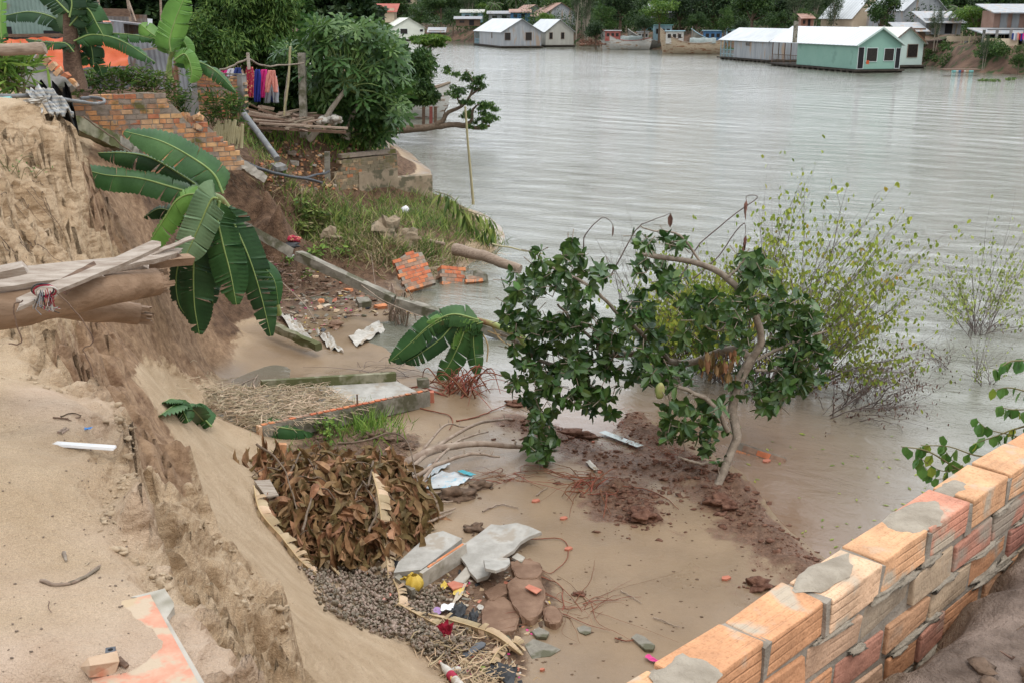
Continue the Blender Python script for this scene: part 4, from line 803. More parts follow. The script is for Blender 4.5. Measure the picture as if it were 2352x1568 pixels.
sticks('twig', 'dark curled twig on the sand above the white strip', 'twig', [[(122, 960), (150, 962), (180, 960), (187, 955)], [(140, 958), (165, 950), (186, 955)], [(150, 962), (165, 968)]], .0035, 'wood_dark')
sticks('wood_chip', 'brown splintered wood chip left of the blue scrap', 'wood', [[(135, 995), (152, 983)], [(140, 997), (158, 986)]], .007, 'wood_old')
sticks('twig', 'thin pale straw on the sand ledge above the painted slab', 'twig', [[(195, 1300), (218, 1286)]], .0015, 'straw')
sticks('twig', 'small dark curved twig left of the painted slab', 'twig', [[(113, 1382), (112, 1398), (118, 1408)]], .0015, 'wood_dark')
m = MB(); p = onl(198, 990, .004); m.grid(cloth([p+Vector((-.03, -.008, 0)), p+Vector((.02, .0, .008)), p+Vector((.025, .012, .012)), p+Vector((-.02, .014, .004))], 8, 3, .006, 2)); m.thing('plastic_scrap', 'blue_plastic', 'scrap of blue plastic on the sand ledge', 'plastic scrap')
sticks('bark_piece', 'grey green piece of bark in the middle of the ledge', 'bark', [[(147, 1272), (153, 1290)]], .008, 'bark_grey')
peb = None; rr = random.Random(8)
for k in range(130):
    px, py = rr.uniform(0, 300), rr.uniform(880, 1560)
    if k % 3 == 0: px, py = rr.uniform(180, 300), rr.uniform(1020, 1360)
    p = onl(px, py, .0); s = rr.choice((.0016, .002, .0025, .004))
    if p.z < 3.5: continue
    if peb is None: mb_ = MB(); rock(mb_, (0, 0, .5), (1.2, .9, .7), 4, .4, 0, 6); peb = mb_.mesh('pebble'); peb.materials.append(MT['wood_old'])
    o = bpy.data.objects.new('pebble', peb); COL.objects.link(o); o.location = p; o.scale = (s, s*rr.uniform(.6, 1), s); o.rotation_euler.z = rr.uniform(0, 6); tag(o, 'tiny dark crumb of earth scattered on the pale sand ledge', 'pebble', 'crumbs scattered on the sand ledge')
# caved sand lumps sitting on the rim
rim = MB(); rr = random.Random(5)
for L, k in (([(0, 860), (110, 893), (250, 945), (272, 965), (290, 1010), (285, 1100), (245, 1165), (250, 1215), (300, 1290), (375, 1345)], 90), ([(430, 1195), (545, 1290), (560, 1370), (638, 1400), (650, 1500)], 45)):
    C = spl([Vector((*q, 0)) for q in L], 60)
    for i in range(k):
        q = rr.choice(C); p = hit(q.x+rr.gauss(8, 10), q.y+rr.gauss(2, 9)); s = .004+.014*rr.random()**2; rock(rim, p, (s*1.3, s, s*.8), i, .9, 0, 5)
rim.thing('sand_crumbs', 'sand_clod', 'crumbling lumps of damp sand along the caved rim', 'sand', kind='stuff')
# ================================================================ fallen banana plant hanging down the slip face
bn = thing('banana_plant', 'fallen banana plant with broad dark leaves hanging over the slip face', 'banana plant', tuple(aty(520, 470, 14.)))
st = MB(); st.tube(spl(P3([(560, 560, 14.6), (530, 500, 14.3), (505, 460, 13.9), (480, 448, 13.7)], 14), 12), [.10, .045], 12, 0, True, .03); st.part('pseudostem', 'banana_stem', bn)
YB = 13.6
def BL(L, wpx, mt='banana_leaf', Y=YB, par=None, **k): return leafthing(par or bn, P3(L, Y), wpx*Y/FP, mt, **k)
BL([(512, 445), (490, 400), (440, 362), (370, 325), (285, 302)], 88, droop=.35, seed=1, side_n=(.35, -.75, .55), tears=.05)
BL([(470, 440), (420, 405), (350, 365), (290, 352), (225, 352)], 72, 'banana_leaf_dark', droop=.7, seed=2, Y=13.9, side_n=(0, -.6, .8), tears=.15)
BL([(450, 447), (400, 432), (320, 410), (240, 402), (172, 383)], 74, droop=.5, seed=3, side_n=(.1, -.8, .6), tears=.04)
BL([(485, 455), (440, 446), (405, 462), (380, 500), (348, 552), (338, 590)], 70, 'banana_leaf_light', droop=.8, seed=4, Y=13.4, side_n=(-.5, -.8, .4), tears=.1)
BL([(500, 455), (485, 460), (462, 510), (440, 560), (418, 605)], 82, 'banana_leaf_under', droop=.25, seed=5, Y=13.2, side_n=(.1, -.95, .1), tears=.04)
BL([(505, 462), (500, 500), (512, 560), (530, 630), (543, 700)], 92, droop=.3, seed=6, Y=13.4, side_n=(.15, -.95, .1), tears=.2)
BL([(515, 470), (545, 530), (575, 600), (600, 680), (622, 772)], 78, 'banana_leaf_dark', droop=.35, seed=7, Y=13.7, side_n=(.1, -.95, .1), tears=.25)
BL([(480, 480), (450, 560), (445, 620), (447, 700), (458, 768)], 92, 'banana_leaf_dark', droop=.3, seed=8, Y=13.5, side_n=(-.1, -.95, .1), tears=.15)
BL([(470, 490), (420, 580), (405, 640), (412, 700), (440, 740)], 60, 'banana_leaf_dark', droop=.5, seed=9, Y=13.9, side_n=(-.3, -.9, .1), tears=.25)
BL([(510, 470), (470, 500), (420, 500), (370, 480), (330, 500)], 55, 'banana_leaf_dark', droop=.8, seed=10, Y=14.2, side_n=(0, -.7, .5), tears=.2)
BL([(525, 480), (560, 560), (590, 600), (628, 640), (640, 700)], 50, 'banana_leaf', droop=.5, seed=11, Y=14.0, side_n=(.3, -.9, .2), tears=.2)
BL([(505, 470), (480, 540), (470, 600), (480, 650), (490, 700)], 60, 'banana_leaf_dark', droop=.5, seed=12, Y=14.0, side_n=(.0, -.9, .2), tears=.2)
sk_ = MB(); sk_.tube(spl(P3([(612, 620, 14.6), (625, 660, 14.6), (640, 722, 14.8)], 14), 8), [.03, .05], 8); sk_.thing('banana_sucker', 'banana_stem', 'short yellow green banana stump behind the hanging leaves', 'banana stem')
# second banana bent down into the shallows
b2 = thing('banana_plant', 'small banana plant bent over the shallows with drooping split leaves', 'banana plant', tuple(hit(1200, 790)))
st = MB(); st.tube(spl(P3([(1215, 800, 15.6), (1190, 768, 15.5), (1140, 748, 15.4), (1085, 732, 15.3)], 15), 12), [.075, .04], 10, 0, True, .04); st.part('pseudostem', 'banana_stem', b2)
for L, w_, mt_, s in (([(1100, 735), (1040, 722), (990, 745), (940, 790), (893, 832)], 62, 'banana_leaf', 21), ([(1095, 735), (1050, 740), (1010, 780), (960, 815), (930, 832)], 55, 'banana_leaf_dark', 22), ([(1100, 738), (1075, 745), (1055, 790), (1030, 840), (1003, 875)], 66, 'banana_leaf', 23),
                      ([(1110, 740), (1090, 750), (1088, 790), (1092, 830), (1096, 862)], 52, 'banana_leaf', 24), ([(1100, 735), (1060, 728), (1010, 730), (980, 740)], 30, 'banana_leaf_light', 25), ([(1090, 735), (1060, 745), (1045, 770), (1040, 800)], 48, 'banana_leaf_light', 26), ([(1060, 738), (1020, 735), (970, 765), (925, 815), (900, 828)], 40, 'banana_leaf_dark', 27)):
    BL(L, w_, mt_, 15.2, b2, droop=.5, seed=s, side_n=(-.1, -.8, .5), tears=.15)
st = MB()
for L in ([(1085, 735), (1100, 755), (1120, 790), (1118, 830)], [(1130, 748), (1150, 780), (1190, 800)], [(1120, 760), (1150, 770), (1200, 775)]): st.tube(spl(P3(L, 15.4), 8), .012, 5)
st.part('dry_stalks', 'dry_rib', b2)
# loose banana leaves on the sand
for nm, lab, specs, loc in (('fallen_banana_leaf', 'glossy green banana leaf curled on the bare sand slope', [([(488, 998), (455, 975), (415, 950), (370, 965)], 60, 12.0), ([(470, 985), (440, 965), (400, 940), (378, 935)], 50, 12.0), ([(400, 940), (420, 970), (435, 992)], 40, 11.9)], (430, 980)),
                            ('fallen_banana_leaf', 'green banana leaf pinned under the broken channel slab', [([(590, 990), (640, 1005), (690, 1005), (712, 990)], 60, 12.4), ([(600, 985), (650, 985), (700, 978)], 45, 12.6)], (640, 1015))):
    p = hit(*loc); t_ = thing(nm, lab, 'banana leaf', tuple(p))
    for i, (L, w_, Y) in enumerate(specs): leafthing(t_, [hit(x, y, .10+.05*math.sin(k*1.5)) for k, (x, y) in enumerate(L)], w_*Y/FP, 'banana_leaf', side_n=(0, -.7, .7), droop=.4, seed=40+i, tears=.05)
# ================================================================ collapsed concrete channel slab with straw on it
ch = thing('channel_slab', 'collapsed concrete channel slab with raised brick edges lying across the mud', 'slab', tuple(hit(760, 960)))
FLp, FRp = hit(600, 1004, .0), hit(985, 930, .0); FL = atz(601, 1003, .22)-Vector((0, 0, .05)); FR = Vector((FRp.x, FRp.y, .07)); BRp = hit(908, 893); BR = Vector((BRp.x, BRp.y, .1)); BL_ = atz(390, 905, .55)-Vector((0, 0, .1))
up = Vector((0, 0, 1)); fl = MB(); fl.poly([FL+up*.10, FR+up*.10, BR+up*.10, BL_+up*.10], .09); fl.part('floor', 'concrete_pale', ch)
fw = MB(); fw.bar(FL+up*.10, FR+up*.09, .07, .22, 0, .004); fw.part('front_wall', 'concrete', ch)
bk = MB(); Bm = BR.lerp(BL_, .62); bk.bar(Bm+up*.14, BR+up*.14, .08, .17, 0, .008); bk.part('back_wall', 'concrete_mossy', ch)
cb = MB(); n = 26
for i in range(n):
    a = FL.lerp(FR, (i+.1)/n); b = FL.lerp(FR, (i+.92)/n); cb.bar(a+up*(.214+random.uniform(-.003, .004)), b+up*.214, .055, .012, 0, .003)
cb.part('red_brick_edge', 'brick_red', ch)
eb = MB(); d = (FR-FL).normalized(); eb.bar(FL-d*.05+up*.11, FL-d*.005+up*.11, .085, .2, 0, .003); eb.part('end_brick', 'brick_near_top', ch)
eb = MB(); e = hit(975, 912); eb.box((e.x-.02, e.y+.05, .26), (.16, .1, .13), RZ(.25), 0, .006); eb.part('end_block', 'concrete', ch)
eb = MB(); e = hit(992, 922); eb.box((e.x, e.y, .12), (.06, .09, .17), RZ(.2), 0, .005); eb.part('end_tile', 'red_tile', ch)
pg = MB(); q = FL.lerp(FR, .55); pg.bar(q+up*.2, q+up*.36, .02, .02, 0, .004); pg.part('peg', 'wood_dark', ch)
def strawheap(name, label, poly, n, L=(.08, .3), r=.0035, mt='straw', seed=0, lift=.05, cat='straw', kind='stuff', zadd=0.):
    rs = random.Random(seed); xs = [p[0] for p in poly]; ys_ = [p[1] for p in poly]; m = MB(); k = 0; cache = []
    while len(cache) < max(20, n//10):
        a, b = rs.uniform(min(xs), max(xs)), rs.uniform(min(ys_), max(ys_))
        if inpoly(np.array([a]), np.array([b]), poly)[0]: cache.append(hit(a, b))
    for i in range(n):
        p = rs.choice(cache)+Vector((rs.gauss(0, .1), rs.gauss(0, .1), 0)); p.z = gz(p.x, p.y)+rs.uniform(0, lift)+zadd if i % 3 == 0 else p.z+rs.uniform(0, lift)+zadd
        a = rs.uniform(0, 2*PI); l = rs.uniform(*L); e = Vector((math.cos(a), math.sin(a), rs.uniform(-.25, .25)))*l; q = p+e*.5+Vector((0, 0, rs.uniform(-.02, .03))); w_ = rs.uniform(.5, 1.6)*r
        m.tube([p-e*.0, q, p+e], [w_, w_*.6], 3, 0, False, 0, False)
    return m.thing(name, mt, label, cat, None, kind)
ms = MB(); rs = random.Random(1)
for i in range(2600):
    u = rs.random()**1.4*.62; v = rs.random(); p = FL.lerp(FR, u).lerp(BL_.lerp(BR, u), v)+up*(.10+rs.random()*.10*(1-u)); a = rs.uniform(0, 6.3); l = rs.uniform(.08, .32); e = Vector((math.cos(a)*l, math.sin(a)*l, rs.uniform(-.04, .05))); w_ = rs.uniform(.003, .007); ms.tube([p, p+e*.5+up*rs.uniform(-.01, .03), p+e], [w_, w_*.6], 3, 0, False, 0, False)
ms.thing('straw_heap', 'straw', 'heap of dry straw and stalks spread over the left part of the channel slab', 'straw', kind='stuff')
strawheap('straw_heap', 'thin line of straw washed up on the sand above the slab', [(470, 860), (560, 905), (640, 915), (560, 930), (470, 900), (380, 905)], 200, seed=2, lift=.06)
strawheap('leaf_litter', 'dark litter of twigs and scraps below the leaning beam', [(600, 585), (690, 615), (760, 660), (700, 690), (640, 690), (600, 650)], 600, (.04, .22), .004, 'litter', 3, .06, 'litter')
strawheap('leaf_litter', 'twigs and crumbled leaves on the clod covered mud beside the grass tuft', [(640, 1030), (760, 980), (900, 985), (990, 1010), (940, 1050), (860, 1050), (740, 1070), (640, 1080)], 500, (.03, .12), .003, 'litter', 4, .03, 'litter')
strawheap('leaf_litter', 'washed up line of stems and bark in the bottom debris', [(900, 1400), (1000, 1440), (1130, 1480), (1190, 1560), (1100, 1600), (1010, 1540), (960, 1480)], 420, (.05, .22), .005, 'dry_leaf', 5, .05, 'litter')
strawheap('straw_heap', 'dead grass stalks matted on the flooded edge of the grass mound', [(980, 590), (1060, 570), (1150, 590), (1100, 640), (1030, 650), (980, 630)], 500, (.1, .35), .004, 'straw', 6, .12)
strawheap('root_mat', 'fibrous red brown root mat along the flooded clay edge', [(1180, 962), (1290, 1000), (1380, 1035), (1440, 950), (1500, 1000), (1570, 1045), (1660, 1100), (1560, 1070), (1300, 1020)], 420, (.03, .14), .0025, 'root_red', 7, .06, 'roots')
# ================================================================ concrete beams
bm = thing('fallen_beam', 'long fallen concrete beam broken in three, sloping from the bank into the river', 'beam', tuple(hit(905, 690)))
for (a, b), sz in ((((525, 500, 18.3), (668, 580, 18.9)), .165), (((684, 586, 18.9), (905, 690, 18.2)), .165), (((912, 693, 18.2), (1215, 786, 17.3)), .165)):
    m = MB(); A, B = aty(*a), aty(*b); nseg = 7
    for i in range(nseg): m.bar(A.lerp(B, i/nseg), A.lerp(B, (i+1)/nseg), sz, sz, 0, .0045)
    m = MB(); rows = []; d = (B-A).normalized(); s = d.cross(Vector((0, 0, 1))).normalized(); u = s.cross(d)
    for i in range(17):
        p = A.lerp(B, i/16); rows.append([p+s*(x*sz/2+random.uniform(-.006, .006))+u*(z*sz/2+random.uniform(-.006, .006))+d*(random.uniform(-.03, .03) if i in (0, 16) else 0) for x, z in ((1, 1), (0, 1.02), (-1, 1), (-1, 0), (-1, -1), (0, -1), (1, -1), (1, 0))])
    m.grid(rows, 0, False, True); m.add(rows[0], [tuple(range(8))]); m.add(rows[-1], [tuple(range(7, -1, -1))]); m.part('beam_segment', 'concrete', bm)
m = MB(); m.tube(curvy(P3([(664, 570, 18.9), (674, 572, 18.9), (684, 578, 18.9)], 18.9), 8, .01), .008, 5); m.tube(curvy(P3([(666, 578, 18.9), (676, 585, 18.8), (686, 588, 18.9)], 18.9), 8, .01), .008, 5); m.part('reinforcing_bar', 'wood_dark', bm)
def beam(label, a, b, sz, mtn, name='concrete_beam', n=12, rough=.012):
    A, B = aty(*a), aty(*b); m = MB(); rows = []; d = (B-A).normalized(); s = d.cross(Vector((0, 0, 1))).normalized(); u = s.cross(d); rr = random.Random(int(a[0]))
    for i in range(n+1):
        p = A.lerp(B, i/n); rows.append([p+s*(x*sz/2+rr.uniform(-rough, rough))+u*(z*sz/2+rr.uniform(-rough, rough)) for x, z in ((1, 1), (0, 1.05), (-1, 1), (-1, 0), (-1, -1), (0, -1), (1, -1), (1, 0))])
    m.grid(rows, 0, False, True); m.add(rows[0], [tuple(range(8))]); m.add(rows[-1], [tuple(range(7, -1, -1))]); return m.thing(name, mtn, label, 'beam')
beam('broken pale concrete coping sliding down beside the ruined brick wall', (430, 318, 19.2), (527, 356, 19.6), .17, 'concrete_light')
beam('end piece of pale coping hanging over the brown slip face', (536, 364, 19.6), (606, 412, 20.), .16, 'concrete_light')
beam('dark mossy foundation beam sloping under the ruined brick wall', (166, 282, 15.4), (262, 326, 16.2), .2, 'concrete_mossy')
beam('cracked grey foundation beam end behind the upper banana leaf', (262, 326, 16.2), (318, 352, 16.8), .19, 'concrete')
beam('low broken kerb of concrete lying in the mud left of the plastic sheets', (618, 745, 17.2), (732, 797, 16.3), .12, 'concrete_mossy', n=8)
# ================================================================ brick rubble at the edge of the grass mound
def chunk(name, label, px, py, L, H, rx, rz, ry=0., mt='brick_red', top=None, dz=0., seed=1, bl=.19, bh=.085, th=.1):
    b, mo = brick_field(L, top or (lambda x: H), bl, bh, th, seed=seed, jit=.004, rag=.2); p = hit(px, py)
    return put([('bricks', b, mt), ('mortar', mo, 'mortar')], name, label, 'brickwork', Matrix.Translation(p+Vector((0, 0, dz))) @ Matrix.Rotation(rz, 4, 'Z') @ Matrix.Rotation(rx, 4, 'X') @ Matrix.Rotation(ry, 4, 'Y'))
chunk('brickwork_slab', 'slab of orange brickwork tipped on edge in the flooded debris', 935, 672, .62, .85, -.75, .25, -.25, seed=3, top=lambda x: .85-.3*abs(x-.35), th=.11)
chunk('brickwork_slab', 'blocky lump of red brickwork leaning on the tipped slab', 1012, 652, .5, .42, -.5, .55, .2, seed=4, th=.22, dz=-.05)
chunk('brickwork_slab', 'small heap of loose bricks in the water right of the brick lumps', 1072, 652, .35, .2, -.9, .3, 0, seed=5, th=.2, dz=-.03)
chunk('brickwork_slab', 'sunken strip of red hollow bricks in the current behind the jackfruit trunk', 1690, 1036, .62, .2, -.75, -.55, .12, seed=6, th=.14, dz=-.07)
m = MB(); p = hit(1100, 650); m.poly([p+Vector(v) for v in ((-.14, 0, 0), (-.12, .05, .24), (.0, .1, .27), (.18, .05, .16), (.2, 0, 0))], .06); m.thing('plaster_slab', 'concrete', 'rounded grey plaster plate standing in the water beside loose bricks', 'concrete')
rr = random.Random(21)
for i, (px, py, sx, sy, sz, mt_, lab, nm) in enumerate([
    (893, 545, .40, .28, .3, 'plaster_stained', 'big broken lump of stained concrete sticking out of the grass', 'concrete_block'),
    (935, 560, .34, .22, .22, 'plaster_stained', 'second stained concrete lump lower down in the grass', 'concrete_block'),
    (760, 552, .3, .2, .16, 'plaster_stained', 'pale rounded rock in the grass above the fallen beam', 'rock'),
    (955, 660, .14, .1, .08, 'concrete', 'grey brick sized concrete block under the brickwork slab', 'concrete_block'),
    (835, 700, .28, .2, .12, 'concrete', 'grey broken concrete piece in the muddy pool', 'concrete_block'),
    (875, 708, .16, .12, .08, 'brick_red', 'red brick stump in the mud under the leaning beam', 'brick'),
    (773, 750, .17, .2, .06, 'mud_plate', 'flat brown paving stone among plastic sheets in the mud', 'stone'),
    (800, 668, .12, .08, .05, 'brick_red', 'orange brick half sunk in the muddy pool', 'brick'),
    (738, 695, .11, .09, .07, 'brick_red', 'orange brick corner in the mud right of the banana sucker', 'brick'),
    (790, 695, .1, .08, .06, 'wood_old', 'brown block beside the sunken bricks', 'brick'),
    (848, 690, .2, .1, .05, 'wood_dark', 'flat dark slab of rubble in the muddy pool', 'rubble')]):
    m = MB(); p = hit(px, py)
    if nm in ('brick', 'concrete_block') and sx < .3: m.box((p.x, p.y, p.z+sz*.3), (sx*1.4, sy*1.2, sz), RZ(rr.uniform(0, 3)) @ Matrix.Rotation(rr.uniform(-.3, .3), 3, 'X'), 0, .015)
    else: rock(m, (p.x, p.y, p.z+sz*.35), (sx*.8, sy*.8, sz), i, .75, 0, 9); m.sm = [False]*len(m.sm)
    m.thing(nm, mt_, lab, 'rubble')
# logs and pole by the water
def log2(name, label, L, r0, r1, mt, cat='log', dz=.05, n=10, amp=.02, Y=None):
    m = MB(); pts = [hit(x, y, dz) for x, y in L] if Y is None else P3(L, Y); m.tube(curvy(pts, 12, amp, r0*50), [r0, r1], n, 0, True, .06); return m.thing(name, mt, label, cat)
log2('palm_log', 'stripped palm trunk running from the mound down into the river', [(1045, 572, 22.6), (1110, 588, 22.2), (1195, 618, 21.8)], .13, .10, 'wood_old', 'trunk', Y=22)
log2('timber_log', 'short sawn log lying in the grass of the mound', [(787, 497, 24.3), (830, 500, 24.2), (868, 506, 24)], .09, .08, 'wood_log', Y=24)
log2('branch', 'bare branch lying in the grass right of the concrete lumps', [(930, 540, 23), (975, 552, 22.8), (1020, 560, 22.6)], .05, .035, 'wood_old', 'branch', Y=23)
log2('bamboo_pole', 'slim bamboo pole standing upright in the river', [(1068, 245, 28.5), (1076, 340, 28.5), (1085, 442, 28.6), (1087, 470, 28.6)], .028, .04, 'bamboo', 'pole', amp=.01, Y=28.5)
log2('bamboo_pole', 'green bamboo stem floating at the tip of the grass mound', [(1130, 560, 24), (1200, 575, 24), (1250, 582, 24)], .02, .012, 'bamboo', 'pole', Y=24, amp=.03)
m = MB(); p = aty(930, 482, 24.5); rock(m, p, (.09, .07, .09), 3, .35); m.thing('plastic_bag', 'white_plastic', 'crumpled white plastic bag caught in the tall grass', 'bag')
m = MB(); p = hit(670, 560, .1); rock(m, p, (.2, .12, .07), 5, .4); m.thing('garment', 'cloth_floral', 'red patterned rag lying at the foot of the brown slip face', 'rag')
m = MB(); p = hit(665, 568, .04); rock(m, p, (.22, .14, .06), 6, .4); m.thing('rag', 'black_plastic', 'black sheet under the red patterned rag', 'rag')
m = MB(); p = hit(672, 595, .02); m.box(p+Vector((0, 0, .03)), (.2, .13, .05), RZ(.2), 0, .004, 1.2); m.thing('foam_tray', 'white_plastic', 'small white foam tray on the dark litter', 'tray')
# long sticks and washed up plastics
def rod(name, label, pts, r, mt, cat, amp=.01, taper=.5, group=None, n=16, nn=6):
    m = MB(); m.tube(curvy(pts, n, amp, pts[0].x*9), [r, r*taper], nn, 0, True, .08); return m.thing(name, mt, label, cat, group)
rod('stick', 'long thin bamboo switch slanting down beside the fallen beam', P3([(586, 575, 18), (640, 640, 17.6), (700, 700, 17.2), (722, 735, 17)], 17), .012, 'stick', 'stick')
rod('stick', 'pale stick crossing the pool below the beam', P3([(640, 692, 18.5), (720, 680, 18.6), (812, 652, 18.8)], 18), .010, 'stick', 'stick')
rod('stick', 'long whitish twig under the lower half of the beam', P3([(830, 655, 18), (880, 690, 17.6), (960, 725, 17.2), (1010, 750, 17)], 17), .010, 'stick', 'stick')
rod('stick', 'thin upright twig standing in front of the beam', P3([(862, 655, 17.6), (856, 610, 17.7), (852, 580, 17.8)], 17), .008, 'stick', 'stick')
def sheet(name, label, quad, amp, mt, cat='plastic sheet', dz=.03, seed=0, nx=12, ny=8):
    m = MB(); m.grid(cloth([hit(x, y, dz) for x, y in quad], nx, ny, amp, seed)); return m.thing(name, mt, label, cat)
sheet('plastic_sheet', 'torn white plastic strip trailing across the mud by the banana sucker', [(640, 725), (672, 730), (722, 790), (700, 795)], .09, 'white_dirty', seed=1)
sheet('plastic_sheet', 'crumpled white sheet beside the flat paving stone', [(725, 760), (760, 775), (790, 812), (750, 800)], .10, 'white_dirty', seed=2)
sheet('plastic_sheet', 'grey film half under water in the muddy pool', [(800, 775), (870, 740), (885, 760), (820, 800)], .07, 'white_dirty', seed=3)
sheet('paper_sheet', 'white printed paper under the grey branches', [(950, 1100), (1000, 1062), (1035, 1068), (990, 1098)], .03, 'paper_white', 'paper', seed=4)
sheet('paper_sheet', 'wet white sheet with blue edge beside the clod', [(950, 1125), (1015, 1085), (1090, 1098), (1040, 1125)], .035, 'paper_white', 'paper', seed=5)
sheet('plastic_scrap', 'turquoise plastic strip at the tip of the wet paper', [(1050, 1092), (1062, 1088), (1094, 1099), (1080, 1102)], .01, 'teal_plastic', 'plastic scrap', seed=6, dz=.06)
sheet('glass_pane', 'broken pane of glass lying at the water edge', [(1375, 1000), (1390, 996), (1478, 1030), (1462, 1034)], .0, 'glass_pane', 'glass', seed=7, nx=2, ny=1, dz=.05)
m = MB(); p = hit(795, 1005); m.box((0, 0, 0), (.01, .01, .01))
# ================================================================ dead brown branches with curled leaves
dd = thing('dead_branch', 'heap of dead branches with curled rust brown leaves on the sand slope', 'branch', tuple(hit(790, 1200)))
br = MB(); LC = []; LD = []; rr = random.Random(17)
poly = [(575, 1065), (640, 1070), (700, 1085), (780, 1060), (860, 1048), (920, 1075), (950, 1125), (985, 1185), (960, 1235), (900, 1255), (850, 1290), (790, 1300), (720, 1290), (680, 1230), (640, 1160)]
anchors = []
while len(anchors) < 170:
    a, b = rr.uniform(575, 985), rr.uniform(1050, 1300)
    if inpoly(np.array([a]), np.array([b]), poly)[0]: anchors.append((a, b, hit(a, b)))
for i, (a, b, p) in enumerate(anchors):
    cx, cy = (a-780)/200, (b-1175)/125; hgt = .42*max(0.05, 1-(cx*cx+cy*cy)*.8)*rr.uniform(.3, 1); q = p+Vector((0, 0, hgt+.03))
    if i % 3 == 0:
        e = q+Vector((rr.uniform(-.4, .4), rr.uniform(-.3, .3), rr.uniform(-.25, .12))); br.tube(curvy([q, (q+e)/2+Vector((0, 0, .08)), e], 8, .02, i), [.011, .004], 5)
    for k in range(15):
        LC.append(tuple(q+Vector((rr.gauss(0, .09), rr.gauss(0, .09), rr.gauss(0, .05))))); LD.append((rr.gauss(0, .55), rr.gauss(-.15, .55), -rr.random()*1.1))
for L in ([(860, 1130), (850, 1200), (835, 1180), (820, 1230)], [(700, 1300), (720, 1230), (725, 1160)], [(780, 1085), (840, 1090), (900, 1060), (940, 1095), (960, 1180)], [(670, 1170), (700, 1120), (740, 1180)], [(850, 1300), (870, 1250), (840, 1190)], [(595, 1095), (650, 1150), (690, 1250)]):
    br.tube(curvy([hit(x, y, .38+.05*(k % 2)) for k, (x, y) in enumerate(L)], 14, .02, L[0][0]), [.014, .007], 6)
HC = []; HD = []
for a, b, p in anchors:
    for k in range(5): HC.append(tuple(p+Vector((rr.gauss(0, .12), rr.gauss(-.06, .12), rr.uniform(.05, .38))))); HD.append((rr.gauss(0, .35), rr.gauss(-.2, .3), -1))
br.part('twigs', 'bark_brown', dd); lf(HC, HD, .30, 'hanging_strips', 'brown_leaf', dd, 'curl', .26, jn=1.2); lf(LC, LD, .21, 'dry_foliage', 'brown_leaf', dd, 'curl', .75, jn=1.4)
# grey sticks radiating to the right
for lab, L, r in (('thick grey trunk end lying over the mud beyond the brown leaves', [(921, 1090), (1000, 1072), (1090, 1055), (1167, 1040), (1215, 1025)], .055), ('grey branch rising highest from the brown heap', [(934, 1104), (1010, 1060), (1090, 1010), (1150, 978), (1175, 962)], .028), ('forked grey twig with short buds above the others', [(945, 1088), (990, 1050), (1025, 1010), (1068, 995)], .020),
                  ('bare grey branch lying across the white paper', [(967, 1135), (1010, 1090), (1060, 1045), (1121, 1006)], .023), ('low grey branch reaching right over the clods', [(949, 1118), (1020, 1100), (1090, 1080), (1147, 1065)], .030)):
    pts = [hit(x, y+8, .16+.12*math.sin(i*1.1)) for i, (x, y) in enumerate(L)]; m = MB(); C = curvy(pts, 18, .012, L[0][0]); m.tube(C, [r, r*.45], 7, 0, True, .08)
    for k in range(4, len(C)-2, 3): q = C[k]; m.tube([q, q+Vector((random.uniform(-.03, .03), random.uniform(-.02, .05), random.uniform(.02, .06)))], [r*.4, r*.25], 4)
    m.thing('branch', 'stick', lab, 'branch')
for lab, L in (('weathered split branch on the mud right of the brown leaves', [(960, 1206), (1000, 1190), (1046, 1174)]), ('second split branch close under the first', [(965, 1213), (1010, 1196), (1036, 1184)]), ('stub of pale wood wedged against the big clod', [(962, 1146), (1022, 1136)]), ('thin pale stick below the wood stub', [(968, 1162), (1040, 1158)])):
    rod('branch', lab, [hit(x, y, .04) for x, y in L], .018, 'wood_old', 'branch', .01)
# clods
for i, (px, py, s, mt_, lab) in enumerate([(1045, 1140, .22, 'clod', 'large dark clod of soil full of gravel beside the white paper'), (1100, 1118, .13, 'clod', 'smaller clod of soil with a pointed end near the turquoise strip'), (1090, 1215, .12, 'clod', 'dark clod at the corner of the grey concrete slab'),
    (735, 1010, .09, 'clod', 'round clod of earth near the single orange brick'), (900, 1010, .12, 'clod', 'crumbling clod of earth right of the grass tuft'), (935, 1025, .11, 'clod', 'flat clod of earth nearest the flat mud'), (860, 1000, .15, 'clod', 'clod of earth under the grass tuft'),
    (1345, 1005, .14, 'clod_red', 'red clod at the broken edge of the flood'), (1310, 998, .16, 'clod_red', 'rounded red clod left of the glass pane'), (1480, 1185, .16, 'clod_red', 'red clod ridge in the middle of the mud flat'), (1740, 1345, .14, 'clod_red', 'red clod close to the new brick wall'), (1460, 1175, .1, 'clod_red', 'small red clod beside the clod ridge'),
    (1190, 930, .16, 'clod_red', 'root bound red clod below the bent banana'), (1650, 1150, .15, 'clod_red', 'red clod behind the foot of the jackfruit trunk'), (1680, 1165, .12, 'clod_red', 'flat red clod right of the jackfruit trunk'),
    (1330, 1365, .06, 'clod_red', 'fibrous brown clod left of the cracked mud plates')]):
    m = MB(); p = hit(px, py); s *= .75; rock(m, p+Vector((0, 0, s*.1)), (s*1.15, s*.9, s*.5), i+40, .75, 0, 15)
    for k in range(14): q = p+Vector((random.gauss(0, s), random.gauss(0, s*.8), 0)); rock(m, (q.x, q.y, gz(q.x, q.y)+.004), (s*.14, s*.12, s*.09), k, .8, 0, 5)
    m.thing('soil_clod', mt_, lab, 'clod')
